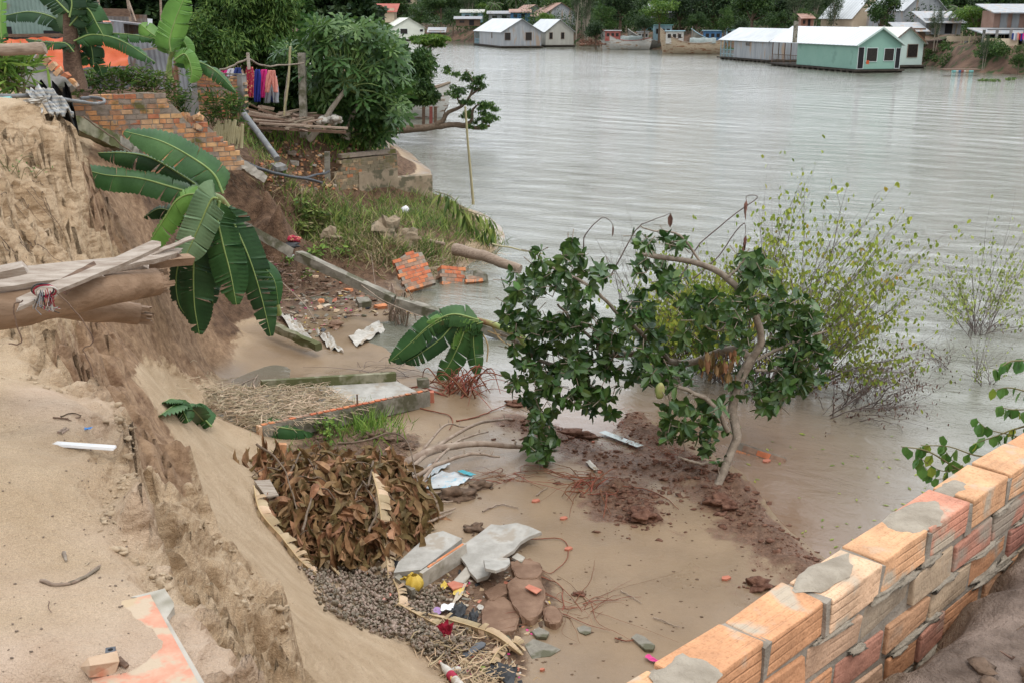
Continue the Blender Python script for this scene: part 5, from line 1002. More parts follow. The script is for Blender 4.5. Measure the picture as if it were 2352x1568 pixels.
# ================================================================ broken slabs bottom centre
def plate(name, label, poly, th, mt, dz, cat='slab', tilt=(0, 0)):
    c = hit(sum(p[0] for p in poly)/len(poly), sum(p[1] for p in poly)/len(poly)); z0 = c.z+dz; P = [atz(x, y, z0) for x, y in poly]
    P = [Vector((p.x, p.y, z0+(p.x-c.x)*tilt[0]+(p.y-c.y)*tilt[1])) for p in P]; m = MB(); m.poly(P, th); return bev(m.thing(name, mt, label, cat), .004)
plate('concrete_slab', 'large thin grey concrete slab with a torn outline on the mud', [(1052, 1262), (1068, 1240), (1100, 1222), (1128, 1204), (1150, 1208), (1186, 1205), (1215, 1214), (1244, 1228), (1215, 1236), (1195, 1246), (1180, 1262), (1160, 1272), (1135, 1290), (1120, 1312), (1095, 1318), (1078, 1300), (1070, 1285)], .04, 'concrete_pale', .10, tilt=(.08, .05))
plate('concrete_slab', 'small cracked white plate leaning on the mud below the large slab', [(1111, 1293), (1140, 1282), (1170, 1278), (1172, 1298), (1162, 1318), (1139, 1336), (1115, 1330)], .03, 'concrete_pale', .13, tilt=(-.1, -.25))
cs = thing('broken_floor_slab', 'broken floor slab with a raised concrete kerb beside the yellow bag', 'slab', tuple(hit(985, 1300)))
m = MB(); P = [hit(905, 1335, .10), hit(916, 1312, .11), hit(985, 1248, .11), hit(1018, 1240, .11), hit(1062, 1258, .11), hit(968, 1330, .11)]; m.poly(P, .05); m.part('slab_floor', 'concrete_pale', cs)
m = MB(); A, B = hit(968, 1350, .09), hit(1070, 1282, .09); m.bar(A, B, .05, .17, 0, .006); m.part('kerb', 'concrete_light', cs)
m = MB(); m.bar(A.lerp(B, .15)+up*.088, A.lerp(B, .95)+up*.088, .022, .012, 0, .003); m.part('red_edge', 'brick_red', cs)
m = MB(); m.bar(hit(912, 1345, .06), hit(950, 1375, .04), .05, .12, 0, .006); m.part('kerb_end', 'concrete', cs)
plate('concrete_slab', 'angular grey offcut standing between kerb and white plate', [(1040, 1322), (1075, 1296), (1095, 1298), (1068, 1328)], .02, 'concrete_light', .06, tilt=(.1, .2))
plate('concrete_slab', 'pointed concrete shard upright behind the kerb', [(1018, 1240), (1026, 1232), (1040, 1252), (1034, 1262)], .02, 'concrete_pale', .12, tilt=(.3, .4))
plate('roof_tile', 'salmon coloured tile lying among the snail shells', [(1026, 1338), (1042, 1332), (1076, 1342), (1040, 1352)], .018, 'red_tile', .04, 'tile')
plate('roof_tile', 'salmon tile shard on the cracked mud plates', [(1205, 1347), (1215, 1340), (1245, 1352), (1232, 1362)], .012, 'red_tile', .09, 'tile')
for i, poly in enumerate([[(1165, 1340), (1200, 1318), (1245, 1335), (1250, 1380), (1235, 1415), (1210, 1422), (1185, 1400), (1170, 1370)], [(1105, 1400), (1125, 1370), (1165, 1372), (1190, 1405), (1185, 1440), (1150, 1450), (1110, 1435)], [(1170, 1290), (1215, 1282), (1245, 1300), (1235, 1325), (1190, 1325)], [(1246, 1400), (1270, 1390), (1292, 1410), (1280, 1430), (1255, 1425)], [(1112, 1355), (1150, 1335), (1165, 1355), (1130, 1375)]]):
    c = hit(sum(p[0] for p in poly)/len(poly), sum(p[1] for p in poly)/len(poly)); m = MB(); z1 = (.055, .045, .05, .05, .04)[i]; rows = []
    for f, dzz in ((1.02, -.03), (1.0, z1*.9), (.97, z1)):
        rows.append([Vector((c.x+(q.x-c.x)*f, c.y+(q.y-c.y)*f, c.z+dzz))+rv(.009) for q in spl([atz(x, y, c.z+.05) for x, y in poly]+[atz(*poly[0], c.z+.05)], 28)[:-1]])
    m.grid(rows, 0, False, True); m.add(rows[-1], [tuple(range(len(rows[-1])))]); m.thing('mud_plate', 'mud_plate', ['largest cracked mud plate carrying the salmon tile shard', 'cracked mud plate left of the largest one, near the black plastic', 'cracked mud plate below the large grey slab', 'small cracked mud plate on the right of the group', 'narrow cracked mud plate next to the salmon tile'][i], 'mud plate')
plate('flat_stone', 'thin grey stone plate lying flat near the bottom centre', [(1205, 1480), (1225, 1465), (1262, 1478), (1288, 1490), (1265, 1505), (1222, 1512)], .012, 'concrete', .012, 'stone')
plate('flat_stone', 'small brown grey stone right of the debris line', [(1222, 1448), (1238, 1438), (1262, 1450), (1255, 1462), (1232, 1460)], .03, 'concrete', .03, 'stone')
plate('flat_stone', 'round grey disc of stone barely above the mud', [(1325, 1440), (1340, 1434), (1358, 1440), (1357, 1452), (1345, 1456), (1330, 1450)], .01, 'concrete', .012, 'stone')
plate('flat_stone', 'long slate coloured stone with a dark stick across it', [(1450, 1462), (1462, 1453), (1480, 1460), (1505, 1480), (1500, 1490), (1482, 1490)], .03, 'concrete', .03, 'stone')
plate('flat_stone', 'pale wedge of concrete inside the loop of red root', [(1175, 1278), (1188, 1268), (1206, 1278), (1198, 1290)], .03, 'concrete_light', .05, 'stone')
for i, (px, py, s, lab) in enumerate([(1667, 1330, .045, 'orange tile chip on the open mud nearest the new brick wall'), (1294, 1192, .04, 'orange tile chip with a pointed tip in mid flat'), (1230, 1152, .045, 'orange tile chip near the left edge of the flat'), (1305, 1262, .04, 'orange tile chip beside the loop of red root'), (1273, 1412, .03, 'orange tile chip with yellow roots around it'), (1378, 1085, .03, 'orange tile chip above the tangle of red roots'), (1362, 1016, .02, 'tiny orange chip at the red clay edge'), (1245, 1540, .02, 'tiny orange chip near the bottom edge'), (1760, 1060, .05, 'orange chip in the shallow current')]):
    m = MB(); p = hit(px, py); m.poly([p+Vector(v)*s/.045+Vector((0, 0, .02)) for v in ((-.045, -.02, 0), (.0, -.03, 0), (.05, -.005, .01), (.03, .03, .01), (-.03, .03, 0))], .02); m.thing('tile_chip', 'red_tile', lab, 'tile')
smallbox('brick', 'single orange brick standing on end beside the pinned banana leaf', 'brick', 648, 1042, (.09, .07, .15), .4, 'brick_near_top', .25, .004)
# litter of plastics
m = MB(); p = hit(952, 1360, .07); P = []
for j in range(9):
    f = j/8; r = .085*math.sin(PI*(.12+.8*f))**.7; P.append([p+Vector((r*math.cos(a)*(1+.10*math.sin(a*7+1)), r*math.sin(a)*(1+.10*math.sin(a*7+1)), .17*f-.05)) for a in np.linspace(0, 2*PI, 36, endpoint=False)])
m.grid(P, 0, True, True); m.grid(cloth([p+Vector((-.02, 0, .12)), p+Vector((-.14, .02, .06)), p+Vector((-.13, .08, .03)), p+Vector((-.01, .05, .12))], 8, 5, .03, 3)); m.thing('plastic_bag', 'yellow_bag', 'knotted yellow plastic bag among the snail shells', 'bag')
def cyl(name, label, cat, p, r, h, mt, tilt=(0, 0), n=20): m = MB(); q = p+Vector((tilt[0], tilt[1], 1)).normalized()*h; m.tube([p, q], r, n); return bev(m.thing(name, mt, label, cat), .004)
cyl('lid', 'round lilac plastic lid among the shells', 'lid', hit(1003, 1408, .01), .038, .045, 'purple_plastic', (.25, -.7))
sheet('cloth_scrap', 'white scrap with black dots beside the lilac lid', [(1012, 1412), (1014, 1398), (1044, 1394), (1040, 1410)], .02, 'white_plastic', 'cloth scrap', .05, 8)
sheet('black_plastic', 'crumpled black plastic right of the dotted scrap', [(1030, 1425), (1045, 1395), (1075, 1400), (1062, 1430)], .06, 'black_plastic', 'plastic sheet', .05, 9)
sheet('black_plastic', 'second crumple of black plastic nearer the mud plates', [(1072, 1430), (1085, 1408), (1100, 1420), (1090, 1450)], .06, 'black_plastic', 'plastic sheet', .05, 10)
sheet('black_plastic', 'black plastic bag at the bottom edge of the debris', [(1115, 1560), (1130, 1530), (1190, 1535), (1180, 1580)], .06, 'black_plastic', 'plastic sheet', .04, 11)
m = MB(); A, B = hit(1066, 1513, .035), hit(1112, 1482, .04); d = (B-A); L = d.length; d.normalize(); s = d.cross(up).normalized()
top = [A+d*(L*t)+s*w_ for t, w_ in ((0, -.02), (.15, -.042), (.5, -.036), (.8, -.048), (.97, -.028), (1, 0), (.97, .028), (.8, .045), (.5, .034), (.15, .04), (0, .02))]; m.poly(top, .018); bev(m.thing('sandal', 'dark_hose', 'single dark grey rubber sandal lying upside down in the debris', 'sandal'), .005)
bo = thing('bottle', 'milky plastic bottle with a worn label lying at the bottom edge', 'bottle', tuple(hit(1035, 1560))); A = hit(1012, 1528, .03); B = hit(1062, 1590, .04); C = [A.lerp(B, t) for t in np.linspace(0, 1, 15)]
m = MB(); m.tube(C, [.012, .013, .02, .03, .035, .037, .037, .034, .037, .038, .037, .035, .037, .037, .03], 18); m.part('body', 'white_dirty', bo); m = MB(); m.tube([A-(B-A)*.05, A+(B-A)*.015], .015, 14); m.part('cap', 'tarp_pink', bo)
m = MB(); m.tube([A.lerp(B, .47), A.lerp(B, .68)], .0388, 18, 0, False); m.part('label', 'cloth_floral', bo)
m = MB(); rock(m, hit(1049, 1545, .03), (.045, .03, .03), 3, .2); m.thing('foam_piece', 'white_dirty', 'off white foam scrap touching the bottle', 'foam')
m = MB(); rock(m, hit(1066, 1527, .03), (.04, .036, .034), 8, .2); m.thing('dried_fruit', 'dry_leaf', 'tan dried fruit beside the foam scrap', 'fruit')
m = MB(); rock(m, hit(1110, 1540, .02), (.03, .026, .024), 9, .2); m.thing('lime', 'shrub_leaf_pale', 'pale green lime on the debris', 'fruit')
m = MB(); p = hit(1030, 1470, .03)
for k in range(4): m.grid(cloth([p+Vector((-.02, 0, 0)), p+Vector((.02, 0, .02)), p+Vector((-.0+.05*math.cos(k*1.7), .03+.05*math.sin(k*1.7), .14)), p+Vector((-.06+.05*math.cos(k*1.7), .02, .10))], 6, 6, .03, k))
m.thing('banana_blossom', 'cloth_red', 'dark red banana blossom bracts in the snail shells', 'blossom')
for q, lab, mt_ in (([(1035, 1400), (1060, 1375), (1075, 1340), (1050, 1360)], 'greyish paper scrap above the black plastic', 'paper'), ([(1040, 1370), (1045, 1345), (1068, 1350), (1062, 1372)], 'yellow and green plastic wrapper near the tile', 'yellow_bag'), ([(1010, 1350), (1022, 1338), (1030, 1350), (1018, 1360)], 'orange food wrapper right of the yellow bag', 'yellow_bag'),
                     ([(888, 1300), (900, 1290), (925, 1296), (918, 1308)], 'blackened plate shaped scrap left of the slab', 'black_plastic'), ([(1093, 1400), (1100, 1393), (1118, 1400), (1108, 1408)], 'clear plastic film square on the mud plate', 'white_dirty'), ([(870, 1250), (875, 1243), (898, 1246), (892, 1254)], 'magenta wrapper under the dry leaves', 'pink_plastic'),
                     ([(872, 1385), (880, 1370), (900, 1366), (898, 1380)], 'faded pink scrap in the snail shells', 'tarp_pink'), ([(960, 1210), (965, 1198), (985, 1196), (982, 1208)], 'red and white sachet beside the dead leaves', 'tarp_pink'), ([(1480, 1515), (1486, 1508), (1515, 1522), (1510, 1530)], 'shredded pink bag remnant by the new wall', 'pink_plastic'), ([(1345, 1065), (1355, 1060), (1375, 1082), (1366, 1086)], 'crinkled clear film above the red roots', 'white_dirty'), ([(888, 880), (894, 872), (908, 878), (900, 890)], 'silvery wrapper hanging on the mossy back wall', 'white_dirty')):
    sheet('wrapper', lab, q, .025, mt_, 'wrapper', .03, q[0][0], 6, 5)
rr = random.Random(91); CM_ = ['paper', 'white_dirty', 'wood_old', 'red_tile', 'black_plastic', 'yellow_bag', 'pink_plastic', 'concrete', 'dry_leaf', 'clod']
for nm_, lab_, poly_, n_ in (('debris', 'fine mixed scraps, chips and peelings around the mud plates', [(990, 1320), (1110, 1300), (1180, 1300), (1270, 1380), (1240, 1450), (1160, 1480), (1210, 1568), (1050, 1568), (1000, 1440)], 420), ('debris', 'fine scraps and chips trodden into the mud below the leaning beam', [(620, 600), (720, 620), (900, 680), (960, 720), (800, 730), (740, 790), (640, 760)], 420)):
    m = MB(); k = 0
    while k < n_:
        a, b = rr.uniform(600, 1280), rr.uniform(590, 1568)
        if not inpoly(np.array([a]), np.array([b]), poly_)[0]: continue
        k += 1; p = hit(a, b); s = rr.uniform(.008, .035)*(1 if p.y < 12 else 2.2); mi = rr.choice((0, 1, 2, 2, 2, 3, 4, 5, 6, 7, 7, 8, 8, 9, 9, 9)); s *= .5 if mi in (1, 5, 6) else 1; m.box(p+Vector((0, 0, s*.15)), (s*rr.uniform(1, 3), s, s*.3), RZ(rr.uniform(0, 6)) @ Matrix.Rotation(rr.uniform(-.5, .5), 3, 'X'), mi, s*.2)
    m.thing(nm_, CM_, lab_, 'debris', kind='stuff')
# dry banana leaves
dl = thing('dry_banana_leaf', 'upright dried banana leaf shredded along a pale rib', 'dry leaf', tuple(hit(880, 1330))); 
def dry(par, pts, wpx, Y, seed, droop=.8, tears=.6): bl, rib = banana_leaf(pts, wpx*.8*Y/FP, droop=droop, seed=seed, tears=tears, side_n=(-.3, -.7, .6), n=52); o = bl.part('dry_blade', 'dry_leaf', par); rib.part('midrib', 'dry_rib', par)
dry(dl, [hit(860, 1172, .45), hit(872, 1215, .4), hit(880, 1260, .25), hit(888, 1300, .12), hit(893, 1338, .05)], 70, 9.8, 51)
for lab, L, w_, s in (('dried banana leaf lying straight down the sand slope', [(585, 1130), (600, 1190), (650, 1250), (690, 1300), (728, 1332)], 66, 52), ('second dried banana leaf beside the brown leaf heap', [(660, 1190), (690, 1240), (730, 1280), (780, 1335)], 44, 53), ('dried banana leaf crossing the snail shells', [(915, 1400), (950, 1420), (990, 1442), (1030, 1460)], 40, 54),
                      ('tattered dried banana leaf by the sandal', [(985, 1425), (1040, 1440), (1090, 1455), (1140, 1475), (1200, 1520)], 50, 55), ('folded dry leaf hanging over the lower debris', [(1125, 1540), (1150, 1505), (1180, 1490), (1205, 1510)], 44, 56), ('curled dry leaf blade standing on the shells', [(905, 1345), (915, 1370), (918, 1395), (912, 1405)], 52, 57), ('broad tan leaf draped over the slab edge', [(885, 1240), (905, 1235), (935, 1245), (960, 1225)], 50, 58)):
    t_ = thing('dry_banana_leaf', lab, 'dry leaf', tuple(hit(*L[-1]))); dry(t_, [hit(x, y, .07) for x, y in L], w_, 9.2, s, tears=.6 if s < 55 else .35)
plate('wood_board', 'weathered board at the top of the dried leaves', [(583, 1102), (620, 1100), (640, 1135), (612, 1140)], .02, 'wood_weathered', .15, 'board')
# ================================================================ apple snail shells
sn = MB(); P = []; 
for i in range(34):                                       # coiled shell: a tube growing along a spiral
    t = i/33; a = t*2*PI*2.3; R_ = .10+.42*t**1.5; r = .10+.44*t**1.3; c = Vector((R_*math.cos(a), R_*math.sin(a), .75-.75*t)); o_ = Vector((math.cos(a), math.sin(a), 0))
    P.append([c+o_*(r*math.cos(b))+Vector((0, 0, r*math.sin(b))) for b in np.linspace(0, 2*PI, 9, endpoint=False)])
sn.grid(P, 0, True, True); sn.add(P[0], [tuple(range(9))]); snm = sn.mesh('snail_shell'); snm.materials.append(MT['snail'])
def cv(L): return [(588+x*.2563, 1166+y*.2563) for x, y in L]
SP_ = cv([(420, 570), (620, 545), (900, 540), (1180, 640), (1250, 760), (1300, 900), (1420, 760), (1550, 720), (1640, 820), (1600, 980), (1500, 1000), (1700, 1110), (1850, 1180), (1900, 1290), (1700, 1390), (1620, 1370), (1540, 1320), (1300, 1180), (900, 1070), (700, 980), (600, 850), (540, 700)])
rr = random.Random(77); shells = []
cach = []
while len(cach) < 420:
    a, b = rr.uniform(690, 1080), rr.uniform(1300, 1530)
    if inpoly(np.array([a]), np.array([b]), SP_)[0]: cach.append(hit(a, b))
cach.sort(key=lambda p: p.length_squared if False else (p-Vector((0, 0, CZ))).length)
allp = []
for p in cach:
    for k in range(5):
        q = p+Vector((rr.gauss(0, .055), rr.gauss(0, .06), 0)); allp.append(q)
zz = ground(np.array([q.x for q in allp]), np.array([q.y for q in allp])); mass = MB(); cnt = 0
order = sorted(range(len(allp)), key=lambda i: (allp[i]-Vector((0, 0, CZ))).length)
sv = np.array([tuple(v.co) for v in snm.vertices]); sf = np.array([tuple(p.vertices) for p in snm.polygons if len(p.vertices) == 4]); MV = []; MF = []; kk = 0
pick = set(order[::1][:0]); step = 0
for j, i in enumerate(order):
    q = allp[i]; s = rr.choice((.016, .019, .022, .026)); z = zz[i]+s*.5+rr.random()*.045; eu = (rr.uniform(0, 6.3), rr.uniform(0, 6.3), rr.uniform(0, 6.3))
    if j < 300:
        o = bpy.data.objects.new('snail_shell', snm); COL.objects.link(o); o.location = (q.x, q.y, z); o.scale = (s, s, s); o.rotation_euler = eu
        tag(o, 'one of the brown coiled snail shells heaped at the foot of the sand slope', 'snail shell', 'snail shells heaped at the foot of the sand slope')
    else:
        from mathutils import Euler
        R = np.array(Euler(eu).to_matrix()); MV.append((sv*s) @ R.T+np.array((q.x, q.y, z))); MF.append(sf+kk*len(sv)); kk += 1
MV = np.concatenate(MV); MF = np.concatenate(MF); o_ = (float(MV[:, 0].mean()), float(MV[:, 1].mean()), float(MV[:, 2].min()))
tag(link(npmesh('snail_shells', MV, MF, o_, True), 'snail_shells', 'snail_mass', None, o_), 'dense bed of more brown snail shells behind the nearest ones', 'snail shells', kind='stuff')
# ================================================================ red roots
def roots(name, label, cx, cy, w_, h_, n, r=.008, hz=.15, seed=0, mt='root_red', cat='roots'):
    rs = random.Random(seed); m = MB()
    for i in range(n):
        a = hit(cx+rs.uniform(-w_, w_), cy+rs.uniform(-h_, h_), .0); e = a+Vector((rs.gauss(0, w_*.010), rs.gauss(0, w_*.008), rs.uniform(0, hz*.4))); mid = (a+e)/2+Vector((rs.gauss(0, .06), rs.gauss(0, .06), rs.uniform(.1, 1)*hz)); rr_ = rs.uniform(.3, 1.2)*r
        m.tube(curvy([a, mid, e], 9, .02, i+seed), [rr_, rr_*.35], 5, 0, False)
    return m.thing(name, mt, label, cat)
roots('root_tangle', 'tangle of dark red roots at the river edge below the bent banana', 1060, 895, 38, 20, 60, .014, .28, 1)
roots('root_tangle', 'tangle of red brown roots lying in the middle of the mud flat', 1360, 1118, 40, 22, 36, .010, .12, 2)
roots('root_tangle', 'fine red rootlets left of the middle tangle', 1170, 1095, 35, 14, 26, .005, .06, 3)
roots('root_tangle', 'orange rootlets round the bottom mud plates', 1320, 1400, 50, 20, 30, .004, .04, 4)
roots('root_tangle', 'thin roots between grass tuft and channel slab end', 880, 850, 60, 16, 26, .005, .08, 5, 'twig')
roots('root_tangle', 'brown bundle of stems standing in the pool under the beam', 915, 735, 22, 18, 34, .018, .5, 6, 'wood_old')
for lab, L, r in (('looping red root by the large grey slab', [(1205, 1240), (1290, 1240), (1305, 1275), (1290, 1300), (1265, 1318), (1235, 1305), (1225, 1290)], .006), ('long red root curving past the cracked plates', [(1235, 1325), (1265, 1335), (1290, 1350), (1292, 1375), (1300, 1400), (1330, 1395)], .006), ('orange root lying straight on the flat below the channel slab', [(1048, 968), (1090, 960), (1130, 945), (1165, 930)], .012), ('red root with white end below the channel slab', [(955, 936), (990, 945), (1030, 955), (1040, 970), (1032, 988)], .010),
                  ('red root across the clay ridge', [(1430, 1118), (1480, 1125), (1530, 1145), (1558, 1172)], .007), ('short split root near the bottom of the flat', [(1425, 1358), (1450, 1372), (1475, 1388)], .006), ('pale twig near the bottom of the flat', [(1500, 1420), (1530, 1430), (1560, 1442)], .006), ('dark stick under the slate coloured stone', [(1412, 1468), (1440, 1474), (1480, 1468)], .007), ('pale root on the flat right of the split branches', [(1108, 1176), (1150, 1160), (1190, 1168)], .010), ('curved brown root left of the middle tangle', [(1232, 1140), (1245, 1128), (1258, 1122)], .008), ('thin driftwood left of the channel slab', [(530, 895), (560, 880), (590, 868)], .010), ('forked dead twig standing on the mud left of the slab', [(590, 900), (583, 880), (592, 862)], .014)):
    rod('root', lab, [hit(x, y, .015) for x, y in L], r, 'root_red' if 'red' in lab or 'orange' in lab else 'stick', 'root', .01, .5, None, 24, 5)
fl = MB(); rr = random.Random(14)
for i in range(1500):
    L = rr.choice((RIDGE, RIDGE, RIDGE2, RIDGE3)); k = rr.randrange(len(L)-1); f = rr.random(); x = L[k][0]*(1-f)+L[k+1][0]*f+rr.gauss(0, .22); y = L[k][1]*(1-f)+L[k+1][1]*f+rr.gauss(0, .28); s = .006+.03*rr.random()**4; rock(fl, (x, y, gz(x, y)+s*.1), (s*1.3, s, s*.6), i, .9, 0, 4)
fl.thing('red_mud_lumps', 'clod_red', 'crumbly lumps of red mud along the flooded edge', 'mud', kind='stuff')
fl = MB(); rr = random.Random(12)
for i in range(420):
    a, b = rr.uniform(950, 1900), rr.uniform(960, 1560); p = hit(a, b, .002)
    if p.z < .01 or p.y < 6 or p.z > .3: continue
    if a < 1150 and rr.random() < .5: continue
    s = rr.uniform(.006, .016)*rr.random()**.6; rock(fl, p, (s*1.5, s, s*.4), i, .5, 0, 4)
fl.thing('mud_specks', 'clod', 'dark specks of soil and bark strewn over the mud flat', 'debris', kind='stuff')
fl = MB()
for i in range(130):
    a, b = rr.uniform(1500, 2150), rr.uniform(980, 1300); p = atz(a, b, .006); an = rr.uniform(0, 6.3); s = rr.uniform(.02, .05); d = Vector((math.cos(an), math.sin(an), 0))*s; e = Vector((-d.y, d.x, 0))*.35
    if gz(p.x, p.y) > 0: continue
    fl.add([p-d, p+e+Vector((0, 0, .002)), p+d, p-e], [(0, 1, 2, 3)], 0)
fl.thing('floating_leaves', 'shrub_leaf', 'yellow fallen leaves floating on the brown shallows', 'leaves', kind='stuff')
# ================================================================ toppled jackfruit tree
jk = thing('jackfruit_tree', 'toppled jackfruit tree with glossy dark leaves sprawling over the water edge', 'tree', tuple(hit(1655, 1110)))
JB = MB(); JC = []; JD = []; rr = random.Random(31)
LIMB = [([(1640, 1125, 11.2), (1655, 1100, 11.3), (1676, 1045, 11.5), (1692, 1000, 11.6), (1684, 945, 11.8), (1695, 880, 11.9), (1728, 822, 12.0)], .085, .10),
 ([(1728, 822, 12.0), (1748, 785, 12.0), (1738, 735, 12.0), (1702, 672, 12.0), (1655, 627, 12.0), (1590, 602, 12.0), (1530, 592, 12.0), (1470, 583, 12.0)], .095, .045),
 ([(1728, 822, 12.0), (1690, 802, 12.1), (1640, 812, 12.2), (1590, 832, 12.3), (1540, 830, 12.3), (1480, 812, 12.4), (1400, 815, 12.5)], .09, .06),
 ([(1400, 815, 12.5), (1320, 840, 12.5), (1250, 832, 12.5), (1190, 790, 12.5), (1150, 765, 12.5)], .055, .03),
 ([(1672, 990, 11.5), (1640, 930, 11.5), (1590, 900, 11.5), (1545, 882, 11.5), (1500, 850, 11.6)], .06, .03),
 ([(1540, 830, 12.3), (1480, 772, 12.2), (1410, 710, 12.1), (1350, 655, 12.0), (1265, 612, 12.0)], .055, .025), ([(1400, 815, 12.5), (1345, 765, 12.4), (1320, 740, 12.3), (1280, 700, 12.2)], .045, .02),
 ([(1735, 850, 12.0), (1800, 850, 12.0), (1852, 853, 12.0)], .04, .028), ([(1740, 825, 12.0), (1800, 795, 12.1), (1850, 775, 12.2), (1900, 760, 12.2)], .04, .018), ([(1660, 1058, 11.4), (1620, 1063, 11.3), (1585, 1058, 11.2), (1556, 1048, 11.1)], .04, .02),
 ([(1670, 640, 12), (1700, 610, 12), (1720, 570, 12)], .03, .012), ([(1610, 605, 12), (1560, 540, 12), (1500, 530, 12), (1470, 520, 12)], .03, .01), ([(1705, 680, 12), (1680, 730, 11.9), (1650, 760, 11.8), (1620, 750, 11.7)], .03, .012), ([(1250, 832, 12.4), (1230, 900, 12.3), (1245, 960, 12.2), (1250, 1010, 12.1)], .02, .008), ([(1330, 838, 12.4), (1350, 890, 12.3), (1380, 930, 12.2)], .02, .008), ([(1590, 900, 11.5), (1560, 950, 11.4), (1550, 1000, 11.3)], .02, .008), ([(1655, 1100, 11.3), (1645, 1120, 11.3), (1640, 1130, 11.2)], .05, .03),
 ([(1740, 730, 12), (1770, 700, 12), (1800, 690, 12)], .025, .01), ([(1684, 945, 11.8), (1640, 970, 11.6), (1620, 1000, 11.5)], .02, .008)]
for L, r0, r1 in LIMB: JB.tube(curvy(P3(L), 22, .02, L[0][0]), [r0*.52, r1*.62], 9, 0, True, .05)
JO = []
def cluster(cx, cy, rx, ry, n, Y, dY=.45, hang=.3):
    for i in range(n):
        a = rr.uniform(0, 2*PI); r = math.sqrt(rr.random()); px, py = cx+rx*r*math.cos(a), cy+ry*r*math.sin(a); c = aty(px, py, Y+rr.uniform(-dY, dY)); ax = Vector((rr.gauss(0, .7), rr.gauss(-.35, .6), rr.gauss(.25, .6)-hang)).normalized()
        JB.tube([c-ax*.16+rv(.02), c], [.006, .004], 4, 0, False); s = ax.orthogonal().normalized(); u = ax.cross(s); n2 = rr.randint(4, 7); ph = rr.random()*6
        for k in range(n2):
            b = ph+2*PI*k/n2; d = (s*math.cos(b)+u*math.sin(b))*.95+ax*rr.uniform(.15, .8)+Vector((0, 0, -.25)); JC.append(tuple(c-ax*rr.uniform(0, .06))); JD.append(tuple(d)); JO.append(tuple(ax+Vector((0, -.1, .35))))
for args in ((1230, 640, 75, 70, 34, 12.2), (1195, 720, 45, 60, 30, 12.3), (1300, 700, 85, 70, 40, 12.2), (1250, 790, 90, 60, 48, 12.4), (1340, 800, 80, 70, 44, 12.2), (1320, 880, 90, 60, 46, 12.0), (1230, 880, 65, 55, 30, 12.2), (1390, 930, 35, 40, 12, 12.0), (1245, 960, 35, 40, 14, 12.1), (1240, 1010, 45, 35, 16, 12.0), (1245, 1040, 22, 18, 7, 12.0), (1440, 740, 70, 50, 20, 12.0), (1480, 820, 50, 45, 14, 11.8), (1330, 600, 55, 40, 14, 12.0), (1300, 560, 22, 22, 5, 12),
             (1500, 545, 45, 35, 12, 12.0), (1490, 620, 50, 40, 12, 12.0), (1570, 560, 40, 25, 5, 12.0), (1550, 650, 45, 40, 10, 11.8), (1730, 610, 45, 45, 22, 12.1), (1740, 680, 55, 60, 26, 12.0), (1650, 700, 60, 50, 22, 11.8), (1600, 760, 50, 50, 14, 11.8), (1680, 770, 45, 40, 10, 11.8), (1820, 720, 60, 55, 30, 12.2), (1830, 790, 70, 50, 34, 12.2), (1800, 870, 70, 50, 36, 12.1), (1850, 850, 55, 50, 24, 12.2), (1760, 920, 40, 30, 14, 12.1), (1890, 800, 35, 40, 8, 12.2), (1560, 950, 50, 40, 16, 11.4), (1550, 985, 35, 30, 9, 11.3), (1640, 960, 40, 45, 14, 11.5), (1620, 1010, 35, 25, 9, 11.4), (1520, 870, 40, 35, 10, 11.6), (1640, 1065, 30, 15, 3, 11.3), (1410, 760, 40, 40, 8, 12.1), (1420, 850, 50, 40, 16, 12.2), (1400, 800, 45, 35, 10, 12.3), (1460, 700, 40, 40, 10, 12.1), (1560, 850, 50, 35, 12, 12.0), (1500, 790, 45, 35, 12, 12.2), (1600, 690, 45, 40, 12, 12.0), (1380, 640, 35, 35, 8, 12.0), (1700, 880, 50, 40, 14, 12.2)):
    n_ = args[4]; cluster(args[0], args[1], args[2]*.92, args[3]*.92, int(n_*.9), args[5])
JB.part('trunk_and_branches', 'bark_grey', jk)
V, Fc = leaves(np.array(JC), np.array(JD), .142*NR.uniform(.6, 1.2, len(JC)), 'oval', up=np.array(JO), jn=.3, wid=.92); ob = link(leafmesh('foliage', V, Fc, WO[jk]), 'foliage', 'jack_leaf', jk, WO[jk])
sel = NR.choice(len(JC), 60, replace=False); lf([JC[i] for i in sel], [tuple(np.array(JD[i])+np.array((0, -.3, .4))) for i in sel], .13, 'young_foliage', 'jack_leaf_young', jk)
m = MB(); rock(m, aty(1516, 897, 11.3), (.055, .05, .1), 3, .08, 0, 12); m.part('jackfruit', 'banana_stem', jk)
DC = [tuple(aty(rr.uniform(1605, 1690), rr.uniform(800, 860), 11.7+rr.uniform(-.2, .2))) for k in range(60)]; lf(DC, [(rr.gauss(0, .3), rr.gauss(0, .3), -1) for k in DC], .13, 'dead_foliage', 'brown_leaf', jk, wid=.7)
